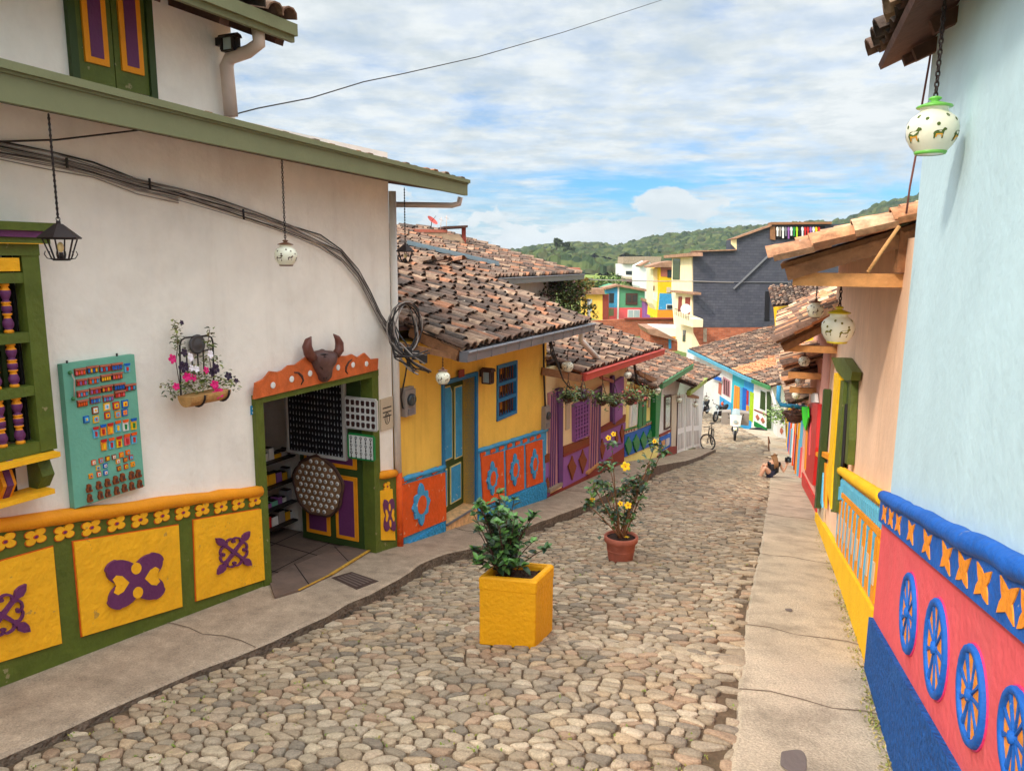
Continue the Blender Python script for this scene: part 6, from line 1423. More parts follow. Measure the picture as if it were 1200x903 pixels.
l1=(atY(930,542,28)-atY(938,560,21.3)).length; l2=(atY(922,522,34)-atY(930,542,28)).length
H4=thing('bright_door_house','house with lime green and light blue doors between red posts down the right side','house',tuple(LR.p(.5,atY(938,560,21.3).z)))
zt4=FR.T(960,436,0)[1]; z4=atY(938,560,21.3).z; z5=atY(930,542,28).z; z6=atY(922,522,34).z
mb=MB(); mb.slab(LR,[(0,z4-1),(l1,z5-1),(l1,z5+2.6),(0,z4+2.5)],-.3,0); mb.build('wall','salmon',H4)
mb=MB(); mb.slab(LR,[(.02,z4),(l1,z5),(l1,z5+.9),(.02,z4+.9)],0,.04); mb.build('plinth','coral',H4)
for (a,b,m,zz,nm) in ((.5,1.3,'lblue',2.1,'door'),(1.45,1.6,'orange',2.0,'door_post'),(2.0,2.9,'pblue',2.0,'door'),(3.0,3.15,'brick_red',2.1,'door_post'),(3.9,4.8,'lblue',1.9,'door'),(5.2,5.35,'orangered',2.0,'door_post')):
    zz0=z4+(z5-z4)*a/l1; mb=MB(); rect(mb,LR,a,b,zz0-.05,zz0+zz,.0,.08 if 'post' not in nm else .12); o=mb.build(nm,m,H4)
    if nm=='door': mb=MB(); rect(mb,LR,a+.15,b-.15,zz0+1.1,zz0+1.9,.08,.095); mb.build('door_panel','whitep' if m!='lblue' else 'sunyellow',o)
pts=[(42,345),(74,345),(76,400),(62,470),(48,430)]
o=px(LR,mat('lime_cloth',rgb(60,220,40),rough=.6),pts,.16,.03,'bright_cloth',None,cQ); tag(o,'bright lime green cloth hanging by the light blue door down the right row','cloth')
H5=thing('teal_shop_house','far right side house with teal and white shop front before the bend','house',tuple(LR2.p(.5,z5)))
mb=MB(); mb.slab(LR2,[(0,z5-1),(l2,z6-1),(l2,z6+2.6),(0,z5+2.6)],-.3,0); mb.build('wall','pblue',H5)
for (a,b,m,h0,h1) in ((.4,1.2,'whitep',.0,2.0),(1.5,2.5,'gutter_b',.0,1.0),(2.8,3.4,'orangered',0,1.9),(3.9,4.9,'cobblue',0,1.1),(5.0,5.8,'sunyellow',0,1.9)):
    zz=z5+(z6-z5)*a/l2; mb=MB(); rect(mb,LR2,a,b,zz+h0,zz+h1,0,.06); mb.build('shop_panel' if h1<1.5 else 'door',m,H5)
# their eaves: roofs stacked down the hill
def eave2(par,F,t0,t1,zl0,zl1,n,pal,beam=True,L=3.5,sl=.42):
    up=-F.n*(n+L)+UP*sl*(n+L); mb=MB(); tiles(mb,F.p(t0,zl0,n),F.p(t1,zl1,n),up,up,pal=pal,w=.21,row=.4,r0=.105); mb.build('roof',['tile','wood'],par)
    mb=MB(); mb.bar(F.p(t0+.05,zl0-.12,n-.1),F.p(t0+.05,zl0-.12,-.1),.1,.12); mb.build('tie_beam','newwood',par)
tt4=FR.T(958,450)[0]
def ev(par,wu,wv,tu,tv,L,pal):
    t0=FR.T(wu,wv,0)[0]; GG=Fr(FR.p(t0,0,0),FR.n,n=-FR.u); n_,z_=GG.T(tu,tv); n_=min(max(n_,.4),1.2); eave2(par,FR,t0,t0+L,z_,z_-.2,n_,pal)
ev(H3,963,434,918,432,4,PALNEW+PAL[:5]); ev(H4,957,452,920,450,6,PALNEW[:2]+PAL[:7])
a=LR2.T(924,474,.7); eave2(H5,LR2,a[0],l2,a[1],a[1]-.6,.7,PALNEW[:2]+PAL[:7])
# blue bent gutter pipe
mb=MB(); P=[atY(913,452,20),atY(912,467,20),atY(915,474,20),atY(946,478,20)]; mb.tube(P,.06,8); mb.build('gutter_pipe','blue',H4)
# low white planter wall with diamonds at the bend
HP=thing('planter_wall','short white box wall with orange diamond and plants on top at the bend of the street','planter',tuple(atY(918,520,36)))
Fp=Fr(atY(911,514,36),Vector((1,-.15,0)),side=1)
pxslab(Fp,[(911,491),(920,492),(921,514),(910,511)],0,.9,HP,'planter_box','whitep'); pxslab(Fp,[(914.5,502),(916.5,500.5),(918,505),(916,509),(914,506)],.03,.03,HP,'diamond','terra')
o=pxslab(Fp,[(921,492),(930,490),(928,512),(922,513)],-.1,.5,HP,'painted_panel','sunyellow'); pxslab(Fp,[(922,496),(928,494),(927,504),(923,506)],-.05,.05,HP,'painted_mark','cobblue')
pxslab(Fp,[(911,518),(926,516),(926,521),(911,522)],.6,.5,HP,'stone_block','conc')
# ================================================================ BACKGROUND BUILDINGS
M['brown_tile']=mat('far_tile_edge',rgb(166,124,98),rough=.9,var=.4,scale=3,bump=.3,bscale=8,dirt=.4,dirtcol=rgb(110,84,70))
def bld(name,label,cat,F,pts,m,depth,parts,origin=None,uv=False):
    t,z=F.T(*pts[-1]); o=thing(name,label,cat,tuple(F.p(t,z)))
    mb=MB(); mb.slab(F,F.Ts(pts),-depth,0)
    u=(lambda v:((v-F.O).dot(F.u)+(v-F.O).dot(F.n),v.z)) if (uv or m=='brick') else None
    mb.build('wall',m,o,uv=u)
    for (nm,m2,pp,n1,th) in parts: pxslab(F,pp,n1,th,o,nm,m2)
    return o
cb=crop(780,250,6.0); ck=crop(660,270,6.944)
# large black painted brick house; front corner at px ~811
K0=atY(811,383,58); K1=atY(985,383,56); FK=Fr(K0,K1-K0,side=1)
if FK.n.y>0: FK.n=-FK.n
pts=[cb(*p) for p in [(195,270),(498,258),(500,175),(740,85),(1160,75),(1500,75),(1500,800),(195,800)]]
BK=bld('black_brick_house','tall black painted brick side wall of the big house with laundry balcony','house',FK,pts,'blackbrick',9,[],uv=True)
mb=MB(); mb.slab(FK,FK.Ts([cb(*p) for p in [(735,95),(772,88),(772,188),(735,182)]],.12),-.2,.12); mb.slab(FK,FK.Ts([cb(*p) for p in [(740,62),(1165,60),(1165,75),(740,80)]],.15),-1.5,.3); mb.build('balcony_frame','wood',BK)
pxslab(FK,[cb(*p) for p in [(772,92),(1120,88),(1120,185),(772,185)]],.02,.05,BK,'balcony_opening','dark')
pxslab(FK,[cb(*p) for p in [(700,548),(735,548),(728,755),(695,755)]],.05,.05,BK,'window_slot','black')
mb=MB(); mb.bar(FK.P(*cb(478,530),.12),FK.P(*cb(735,285),.12),.22,.12); mb.build('diagonal_duct','gutter',BK)
mb=MB(); mb.bar(FK.P(*cb(190,478),.06),FK.P(*cb(880,484),.06),.08,.06); mb.build('cable_conduit','gutter',BK)
for (pp,m) in (([(965,190),(1090,188),(1090,202),(965,205)],'cream2'),([(970,206),(1088,204),(1088,215),(970,217)],'cobblue'),([(970,217),(1080,216),(1070,228),(970,230)],'grass_g'),([(965,230),(1050,230),(1000,258),(965,258)],'whitep')): pxslab(FK,[cb(*p) for p in pp],.05,.06,BK,'painted_band',m)
mb=MB(); a=FK.P(*cb(498,182),.3); b=FK.P(*cb(745,88),.3); 
mb.slab(FK,FK.Ts([cb(*p) for p in [(455,180),(745,76),(745,90),(498,178)]],.2),-4,.3); mb.build('roof_edge','brown_tile',BK)
mb=MB(); mb.slab(FK,FK.Ts([cb(*p) for p in [(190,264),(498,252),(498,260),(195,271)]],.2),-4,.3); mb.build('roof_edge','brown_tile',BK)
pxslab(FK,[cb(*p) for p in [(462,185),(500,180),(500,255),(462,215)]],.02,.3,BK,'cream_gable','cream')
cl=[('white',0),('cableg',1),('whitep',1),('gutter',2),('lilac',2),('whitep',3),('grass_g',3),('lime',4),('black',5),('whitep',6),('red',7),('red',8),('lilac',9),('whitep',9),('sunyellow',10),('red',11)]
cx0=772
names={'white':'white shirt','cableg':'grey trousers','whitep':'white shirt','gutter':'grey shirt','lilac':'lilac blouse','grass_g':'green shirt','lime':'lime shirt','black':'black trousers','red':'crimson skirt','sunyellow':'yellow shirt'}
M['lime']=MATS['lime_paint']
ordn=['first','second','third','fourth','fifth','sixth','seventh','eighth','ninth','tenth','eleventh','twelfth','thirteenth','fourteenth','fifteenth','sixteenth']
for i,(m,_) in enumerate(cl):
    x=cx0+8+i*19.5; l=random.uniform(55,85); pp=[(x,98),(x+6,95),(x+13,98),(x+16,120),(x+13,122),(x+13,98+l),(x+2,98+l),(x+2,122),(x-1,118)]
    mb=MB(); mb.slab(FK,FK.Ts([cb(*p) for p in pp],.35),.28,.33+.01*(i%2)); o=mb.build('laundry_garment',m,None,origin=FK.P(*cb(x+6,98),.35)); tag(o,'%s drying on the balcony line, %s garment from the left'%(names[m],ordn[i]),'garment','laundry on the balcony line')
# brick wall strip below black wall
bld('brick_yard_wall','low raw orange brick wall under the black painted house','wall',FK,[cb(*p) for p in [(195,803),(1500,800),(1500,960),(195,960)]],'brick',.5,[('pier','conc',[cb(*p) for p in [(265,808),(290,808),(290,903),(265,903)]],.08,.08)],uv=True).location
# cream front of the same block, facing the street
Fk2=Fr(atY(788,383,63),K0-atY(788,383,63),side=1)
if Fk2.n.y>0: Fk2.n=-Fk2.n
KF=bld('cream_balcony_house','tall cream house front with balconies attached to the left end of the black brick wall','house',Fk2,[cb(*p) for p in [(46,312),(185,300),(185,990),(75,960),(60,800),(40,540)]],'creamf',4,[])
for nm,m,pp,n1 in (('window','glass',[(52,318),(100,318),(96,465),(48,465)],.05),('floor_ledge','brown_tile',[(35,540),(195,555),(195,572),(30,555)],.5),('balcony_door','brick_red',[(90,585),(112,585),(108,710),(84,710)],.05),('balcony_door','brick_red',[(138,590),(170,590),(165,745),(132,745)],.05),('balcony_slab','creamf',[(62,690),(190,745),(188,800),(62,765)],.7),('ground_window','glass',[(120,820),(138,822),(136,900),(118,900)],.05),('roof_edge','brown_tile',[(-15,296),(195,275),(198,300),(-10,314)],.6)):
    pxslab(Fk2,[cb(*p) for p in pp],n1,.1 if n1<.3 else n1+.1,KF,nm,m)
mb=MB()
for k in range(9): mb.bar(Fk2.P(*cb(66+k*12,668+k*4),.72),Fk2.P(*cb(66+k*12,712+k*5),.72),.03,.03)
mb.bar(Fk2.P(*cb(64,668),.72),Fk2.P(*cb(165,702),.72),.04,.04); mb.build('balcony_rail','iron',KF)
DS=thing('satellite_dish','white round satellite dish on the cream balcony front','satellite dish',tuple(Fk2.P(*cb(142,675),.8))); cp=Fk2.P(*cb(142,672),.85); mb=MB(); mb.lathe([(0,0),(.2,.02),(.36,.08),(.38,.09)],18,cp,axis=Vector((-.3,-.9,.3)),cap=False); mb.build('dish','whitep',DS); mb=MB(); mb.tube([cp,cp-Vector((0,-.2,.35))],.025,6); mb.tube([cp,cp+Vector((-.1,-.35,.1))],.02,5); mb.build('mount','iron',DS)
# small houses far behind
def roofslab(F,pts,par,n1=.5,th=3,m='brown_tile'): pxslab(F,[ck(*p) for p in pts],n1,th,par,'roof',m)
def frn(Y,slope=0.0,px0=700): return Fr(atY(px0,380,Y),Vector((1,slope,0)),side=1)
F95=frn(92)
def bk(pts): return [ck(*p) for p in pts]
def bb(name,label,F,pts,m,depth,parts,rf=None):
    o=bld(name,label,'house',F,bk(pts),m,depth,[(a,b,bk(c),d,e) for a,b,c,d,e in parts])
    if rf: 
        for r in rf: roofslab(F,r,o)
    return o
bb('turquoise_pink_house','two storey house painted blue and green above, coral below, in the valley',F95,[(340,475),(445,450),(665,490),(660,722),(375,722),(375,480)],'fgreenp' if 0 else mat('sea_green_wall',rgb(96,158,120),rough=.9),8,
 [('blue_wall','blue',[(340,470),(443,450),(443,628),(372,628),(372,510),(340,510)],.06,.06),('coral_wall','coral',[(375,629),(658,629),(658,722),(375,722)],.07,.07),('corner_post','whitep',[(444,445),(457,445),(452,722),(438,722)],.15,.15),
  ('window','dwood',[(510,510),(606,512),(604,605),(508,603)],.12,.1),('pane','glass',[(520,525),(555,525),(555,580),(520,580)],.15,.05),('pane','glass',[(565,525),(600,525),(600,580),(565,580)],.15,.05),('window','whitep',[(525,645),(625,645),(622,712),(523,712)],.14,.1),('pane','lglass',[(532,650),(570,650),(568,706),(530,706)],.17,.05),('pane','lglass',[(578,650),(618,650),(616,706),(576,706)],.17,.05),('window','glass',[(375,510),(415,510),(412,590),(373,590)],.1,.1),('window','fgreen',[(375,635),(412,635),(412,695),(375,695)],.1,.1)],
 [[(325,468),(445,440),(690,480),(680,497),(445,455),(340,482)]])
bb('purple_green_shed','small purple and lime green annex beside the coral house',frn(90),[(663,580),(765,598),(765,722),(663,722)],'lilac',5,[('green_wall','lime',[(708,600),(742,604),(740,722),(708,722)],.06,.06),('dark_opening','dark',[(745,605),(765,605),(765,712),(742,712)],.06,.06)],[[(660,555),(770,585),(768,603),(658,578)]])
bb('orange_house','small orange house left of the valley houses',frn(88),[(180,520),(320,520),(320,735),(180,700)],'ywall',6,[('window','lglass',[(200,560),(235,560),(232,655),(200,655)],.08,.1),('brick_pier','brick_red',[(322,520),(372,520),(370,735),(322,735)],.02,.3)],[[(160,475),(330,475),(340,520),(160,520)]])
bb('yellow_blue_house','three storey house painted orange, yellow, blue and mustard beside the cream block',frn(78),[(780,300),(905,300),(920,500),(915,715),(765,715),(785,500)],'sunyellow',6,[('orange_wall','terra',[(795,300),(885,300),(885,375),(795,375)],.05,.05),('blue_wall','blue',[(785,510),(922,515),(920,645),(775,645)],.06,.06),('mustard_wall','orange2',[(768,646),(910,646),(908,715),(765,715)],.05,.05),('window','whitep',[(838,600),(898,600),(897,642),(838,642)],.1,.1),('pane','glass',[(845,606),(890,606),(890,638),(845,638)],.12,.05),('window','glass',[(848,320),(885,320),(885,382),(848,382)],.1,.1),('window','plate',[(843,462),(878,462),(876,505),(842,505)],.1,.1)],[[(700,290),(800,260),(888,248),(888,300),(785,300),(700,305)]])
bb('cream_side_house','narrow cream and pale blue side wall left of the yellow block',frn(79),[(733,310),(795,310),(783,700),(733,600)],'creamf',4,[('lower_wall','pblue',[(733,500),(782,505),(778,590),(733,560)],.05,.05),('small_window','dark',[(735,450),(742,450),(740,490),(733,490)],.06,.05)])
bb('white_gable_house','plain white gabled house between the grey warehouse and the yellow block',frn(98),[(620,290),(700,250),(735,300),(735,560),(665,560),(620,455)],'whitep',6,[],[[(615,285),(700,243),(705,255),(622,295)]])
bb('grey_warehouse','wide pale grey building with flat roof below the hills',frn(118),[(482,275),(800,270),(700,400),(610,400),(482,370)],'whitep',8,[('roof','conc',[(490,215),(710,212),(800,215),(790,272),(485,272)],.4,6),('window','glass',[(510,330),(610,330),(610,365),(510,360)],.05,.05),('balcony','plate',[(480,375),(610,378),(610,400),(480,392)],.8,.9),('lower_wall','pinkwood',[(480,393),(612,402),(612,420),(480,415)],.5,.6)])
bb('brick_ruin_wall','long orange brick wall with small tiled top in front of the valley houses',frn(70),[(180,738),(500,722),(905,722),(960,760),(960,860),(180,860)],'brick',.5,[('tile_top','brick_red',[(500,712),(905,712),(905,724),(500,724)],.15,.6)])
bb('white_wall_house','low house with long white wall and ochre band before the brick wall',frn(62),[(700,785),(960,790),(960,862),(860,862),(780,820)],'whitep',3,[('ochre_band','orange2',[(860,862),(960,862),(960,885),(880,885)],.0,.1)])
bb('brick_gable_house','unplastered brick gable with blue post between the tiled roofs',frn(40),[(705,845),(860,880),(930,903),(930,980),(700,980)],'brick',3,[('blue_post','blue',[(860,880),(880,885),(880,960),(860,960)],.1,.1)],[[(680,800),(760,800),(930,890),(925,903),(860,882),(705,845)]])
# left middle distance roofs
bb('distant_low_roofs','distant low terracotta roof and grey ledge left of the hillside trees',frn(120),[(-20,340),(140,340),(140,400),(-20,400)],'conc',5,[('roof','terra',[(-20,300),(140,305),(140,342),(-20,338)],.3,3)])
# roof of a far right house before the black wall
FZ=Fr(atY(940,372,48),Vector((1,0,0)),side=1); HZ=thing('yellow_eave_house','far house with broad thatch coloured tile eave and yellow wall under it at right','house',tuple(atY(950,380,48)))
pxslab(FZ,[(925,363),(975,356),(975,400),(928,400)],-.5,3,HZ,'wall','sunyellow')
a=FZ.P(905,359,.8); b=FZ.P(985,351,.8); mb=MB(); up=Vector((0.25,1,0)).normalized()*4+UP*1.0; tiles(mb,a,b,up,up,w=.26,row=.4,lite=True); mb.build('roof',['tile','dwood'],HZ)
FZ2=Fr(atY(975,300,30),Vector((1,0,0)),side=1)
# ================================================================ PROPS
def ground(u,v,zf=None):
    r=ray(u,v); lo,hi=1.0,70.0
    def g(k):
        P=r*k; s=P.dot(SV); n=P.dot(NV)
        if zf: return P.z-zf(s)
        a=edge(s,0).z; b=edge(s,1).z; w=min(max((n-kLn(s))/(kRn(s)-kLn(s)),0),1); return P.z-(a+(b-a)*w+.05*math.sin(PI*w)+.012)
    for _ in range(60):
        m=(lo+hi)/2
        if g(m)>0: lo=m
        else: hi=m
    return r*lo
# ---------- leaves
LEAFD=[rgb(58,84,44),rgb(72,104,50),rgb(46,70,40),rgb(96,132,62),rgb(64,82,52),rgb(42,62,42),rgb(84,116,56)]
def leaf(mb,p,d,L,w,col,mi=0,fold=.25):
    d=d.normalized(); s=d.cross(UP)
    if s.length<.1: s=d.cross(Vector((1,0,0)))
    s=(s.normalized()+Vector((random.uniform(-.5,.5),random.uniform(-.5,.5),random.uniform(-.5,.5)))).normalized(); s=(s-d*s.dot(d)).normalized(); n=s.cross(d)
    a=p; m1=p+d*L*.33-n*L*.03; m2=p+d*L*.7-n*L*.08; e=p+d*L-n*L*.2
    vs=[a,m1+s*w*.5+n*w*fold,m2+s*w*.38+n*w*fold*.6,e,m2-s*w*.38+n*w*fold*.6,m1-s*w*.5+n*w*fold,m1,m2]
    mb.add(vs,[(0,1,6),(1,2,7,6),(2,3,7),(0,6,5),(6,7,4,5),(7,3,4)],mi,col,True)
def rdir(up=.2):
    a=random.uniform(0,2*PI); z=random.uniform(-.6,1)+up; return Vector((math.cos(a),math.sin(a),z)).normalized()
def flower(mb,p,d,R,col,n=5,mi=0,cc=None):
    d=d.normalized(); e=d.cross(UP); e=e.normalized() if e.length>.1 else Vector((1,0,0)); g=d.cross(e)
    for k in range(n):
        a=2*PI*k/n; r=e*math.cos(a)+g*math.sin(a); t=e*math.cos(a+PI/2)+g*math.sin(a+PI/2)
        mb.add([p,p+r*R*.6+t*R*.42+d*R*.25,p+r*R*1.0+t*R*.25+d*R*.18,p+r*R*1.05-t*R*.25+d*R*.18,p+r*R*.6-t*R*.42+d*R*.25],[(0,1,2,3,4)],mi,col)
    if cc: mb.tube([p,p+d*R*.5],R*.08,5,mi,col=cc)
# ---------- ceramic lanterns
LP={}
def lantern_mesh(lid):
    if lid in LP: return LP[lid]
    prof=[(0,-.96),(.50,-.96),(.56,-.93),(.60,-.86),(.80,-.62),(.95,-.32),(1.0,.0),(.97,.28),(.84,.50),(.66,.64),(.56,.70),(.53,.76),(.54,.90),(.56,.92),(0,.925)]
    parts=[]
    mb=MB(); mb.lathe(prof,28); b=mb.build('jar_body','ceramic')
    mb=MB(); mb.lathe([(.53,-.975),(.585,-.965),(.635,-.86),(.60,-.84)],28,cap=False); parts.append(('base_band',mb))
    def rad(z):
        zs=[p[1] for p in prof[1:13]]; rs__=[p[0] for p in prof[1:13]]; return float(np.interp(z,zs,rs__))
    def patch(mb,pts,a0,z0,sc,mi=0,off=.012):
        out=[]
        for x,z in pts:
            zz=z0+z*sc; r=rad(zz)+off; a=a0+x*sc/max(r,.3); out.append(Vector((r*math.cos(a),r*math.sin(a),zz)))
        mb.add(out,[tuple(range(len(out)))],mi)
    animal=[(-.5,-.5),(-.38,-.5),(-.34,-.15),(-.05,-.12),(.12,-.14),(.16,-.5),(.28,-.5),(.30,-.05),(.36,.15),(.55,.22),(.52,.36),(.30,.42),(.14,.22),(-.3,.2),(-.5,.1),(-.6,-.1),(-.54,-.12)]
    mb=MB()
    for k in range(6):
        a=2*PI*k/6+.2; patch(mb,animal,a,-.22,.62 if k%2==0 else .45,0)
        patch(mb,[(-.45,-.44),(-.42,-.1),(.22,-.1),(.2,-.44),(.12,-.44),(.08,-.22),(-.28,-.22),(-.33,-.44)],a+.01,-.22,.58 if k%2==0 else .40,1,.02)
    for k in range(14):
        a=2*PI*k/14; z=(.36,.12,.5)[k%3]; patch(mb,[(math.cos(q),math.sin(q)) for q in np.linspace(0,2*PI,9,endpoint=False)],a+.1,z,.075,0)
    parts.append(('cutout',mb))
    mb=MB(); mb.lathe([(.54,.90),(.68,.91),(.70,.95),(.65,.99),(.36,1.09),(.20,1.14),(.14,1.17),(.24,1.24),(.26,1.29),(.16,1.35),(0,1.37)],24); parts.append(('lid',mb))
    LP[lid]=(b,parts); 
    C.objects.unlink(b)
    return LP[lid]
LIDM={'green':mat('green_glaze',rgb(120,196,84),rough=.3,spec=.5,bump=.02),'yellow':mat('yellow_glaze',rgb(214,190,40),rough=.3,spec=.5,bump=.02),'brown':mat('brown_glaze',rgb(110,72,50),rough=.4,spec=.5,bump=.02)}
CUTM={'green':mat('dark_green_cut',rgb(80,96,40),rough=.7,bump=0),'yellow':mat('olive_cut',rgb(120,110,30),rough=.7,bump=0),'brown':mat('brown_cut',rgb(92,70,50),rough=.7,bump=0)}
M['orange_fig']=mat('orange_figure',rgb(230,160,50),rough=.5,bump=0)
built={}
def chain(mb,p,q,link,r):
    p=Vector(p);q=Vector(q); L=(p-q).length; n=max(1,int(L/(link*1.5))); d=(q-p)/n; dn=d.normalized()
    e=dn.cross(Vector((0,1,.1))).normalized(); g=dn.cross(e)
    for k in range(n):
        c=p+d*(k+.5); ax=e if k%2 else g
        mb.tube([c+dn*math.cos(a)*link+ax*math.sin(a)*link*.55 for a in np.linspace(0,2*PI,10,endpoint=False)],r,5,closed=True)
def ceramic(c,R,top,lid,label,links=True,rot=0):
    o=thing('ceramic_lantern',label,'lantern',tuple(c),'white ceramic jar lanterns hanging from the eaves',rz=rot)
    key=lid
    if key not in built:
        b,parts=lantern_mesh(lid); protos=[b.data]
        ms=[]
        for nm,mb in parts:
            m_={'base_band':[LIDM[lid]],'cutout':[CUTM[lid],M['orange_fig'] if lid=='green' else M['white']],'lid':[LIDM[lid]]}[nm]
            ob=mb.build(nm,m_); C.objects.unlink(ob); ms.append((nm,ob.data))
        built[key]=(b.data,ms)
    bd,ms=built[key]
    for nm,me in [('jar_body',bd)]+ms:
        ob=bpy.data.objects.new(nm,me); C.objects.link(ob); ob.parent=o; ob.scale=(R,R,R)
    mb=MB(); top=Vector(top); p0=Vector(c)+UP*R*1.30
    if links: chain(mb,top,p0,R*.14,R*.035)
    else: mb.tube([top,p0],R*.07,5)
    ob=mb.build('chain','iron',None,origin=Vector(c)); ob.parent=o; ob.location=(0,0,0); ob.rotation_euler=(0,0,-rot)
    return o
def pxlantern(F,px_c,n,px_r,vtop,lid,label,plane=None,links=True,rot=0):
    P=F.P(px_c[0],px_c[1],n); d=P.dot(CF); R=px_r/FPX*d; top=Vector((P.x,P.y,0)); 
    # height of the chain top from the pixel row
    t=top+UP*P.z; r0=ray(px_c[0],vtop); k=Vector((P.x,P.y,0)).length/Vector((r0.x,r0.y,0)).length; t=Vector((P.x,P.y,(r0*k).z))
    return ceramic(P,R,t,lid,label,links,rot)
P=atY(1092.5,153,3.95); d=P.dot(CF); R=28/FPX*d; r0=ray(1104,0); k=Vector((P.x,P.y,0)).length/Vector((r0.x,r0.y,0)).length
ceramic(P,R,Vector((P.x,P.y,(r0*k).z+.05)),'green','large white ceramic jar lantern with green lid hanging beside the pale blue wall',rot=1.2)
pxlantern(FA,(335,299),.60,13,186,'brown','white spotted ceramic jar lantern with dark lid hanging before the white shop wall')
G_=Fr(FR.p(FR.T(1058,325)[0],0,0),FR.n,n=-FR.u)
P=atY(982,384,6.2); R=18.5/FPX*P.dot(CF); ceramic(P,R,P+UP*R*2.6,'yellow','white ceramic jar lantern with yellow lid under the peach house eave',rot=.4)
P=atY(955.5,363,9.0); R=9.5/FPX*P.dot(CF); ceramic(P,R,P+UP*R*3.2,'brown','smaller brown lidded ceramic jar lantern left of the yellow lidded one')
for (u,v,Y,rp,lab) in ((942.5,423,13,6.5,'ceramic jar lantern hanging before the second tiled eave down the right row'),(937.5,446.5,16,5.5,'ceramic jar lantern third down the right row above the hanging basket'),(932.5,463,19,4.5,'small ceramic jar lantern just above the hanging basket on the right row'),(921,478,26,3,'tiny ceramic jar lantern by the blue gutter pipe down the right row')):
    P=atY(u,v,Y); R=rp/FPX*P.dot(CF); ceramic(P,R,P+UP*R*2.6,'brown',lab,links=False)
P=FA.P(519,442,.80); R=8.5/FPX*P.dot(CF); ceramic(P,R,P+UP*R*2.8,'brown','ceramic jar lantern hanging above the blue framed door of the yellow house')
P=FC.P(665,429,.35); R=7/FPX*P.dot(CF); ceramic(P,R,P+UP*R*2.6,'brown','ceramic jar lantern under the left roof corner of the lilac house',links=False)
for (u,v,F_,n_,rp,lab) in ((735.5,439,FC,.6,4.6,'ceramic jar lantern at the right end of the red gutter'),(770.5,457.5,FD,.55,4,'ceramic jar lantern beside the green gutter end'),(796,468.5,FF,.5,3.3,'ceramic jar lantern above the brown post by the white doors'),(815,474,FF,.5,3,'ceramic jar lantern over the white doors'),(827.5,467,FF,.8,3,'ceramic jar lantern at the last eave by the street bend')):
    P=F_.P(u,v,n_); R=rp/FPX*P.dot(CF); ceramic(P,R,P+UP*R*2.6,'brown',lab,links=False)
# ---------- black lanterns
def blacklantern(P,h,top,label,panes=4):
    o=thing('iron_lantern',label,'lantern',tuple(P)); s=h/1.0; P=Vector(P)
    def sq(r,z,n=4,rot=PI/4): return [P+Vector((r*s*math.cos(rot+2*PI*k/n),r*s*math.sin(rot+2*PI*k/n),z*s)) for k in range(n)]
    N=6
    mb=MB(); a=sq(.52,.12,N);b=sq(.46,.17,N); c=sq(.10,.46,N); mb.prism(sq(.50,.09,N),a); mb.prism(a,c); mb.prism(sq(.06,.46,N),sq(.05,.54,N)); mb.torus(P+UP*s*.58,.05*s,.012*s,Vector((0,1,0)),12,5); mb.build('roof','iron',o)
    mb=MB(); mb.prism(sq(.20,-.46,N),sq(.22,-.42,N)); 
    lo=sq(.22,-.42,N); hi=sq(.40,.09,N)
    for k in range(N): mb.bar(lo[k],hi[k],.03*s,.03*s); mb.bar(hi[k],hi[(k+1)%N],.03*s,.03*s); mb.bar(lo[k],lo[(k+1)%N],.03*s,.03*s)
    for k in range(0,N,1):
        q=lo[k]; dr=(q-P); dr.z=0; dr.normalize(); mb.tube([q,q+dr*.10*s+UP*.02*s,q+dr*.16*s+UP*.12*s,q+dr*.13*s+UP*.2*s],.012*s,4)
    mb.build('cage','iron',o)
    mb=MB()
    for k in range(N): mb.add([lo[k]*.98+P*.02,lo[(k+1)%N]*.98+P*.02,hi[(k+1)%N]*.98+P*.02,hi[k]*.98+P*.02],[(0,1,2,3)])
    mb.build('glass','lglass',o) if False else None
    mb=MB(); mb.tube([P-UP*.42*s,P-UP*.25*s],.05*s,8); mb.ball(P-UP*.12*s,(.08*s,.08*s,.13*s),8,6,1); mb.build('bulb',['iron',mat('amber_bulb',rgb(250,214,150),rough=.2,bump=0)],o)
    mb=MB(); chain(mb,top,P+UP*.6*s,.045*s,.013*s); mb.tube([Vector(top),P+UP*.62*s],.012*s,5); mb.build('chain','iron',o)
    return o
def vat(P,v,u):
    r0=ray(u,v); k=Vector((P.x,P.y,0)).length/Vector((r0.x,r0.y,0)).length; return Vector((P.x,P.y,(r0*k).z))
P=FA.P(70.5,284,.70); h=46/FPX*P.dot(CF); blacklantern(P,h,vat(P,134,60),'black iron lantern with glass sides hanging before the white wall over the turquoise board')
P=FA.P(475,297,.66); h=23/FPX*P.dot(CF); blacklantern(P,h,vat(P,220,474),'black iron lantern hanging from the end of the green eave board over the tiled roof')
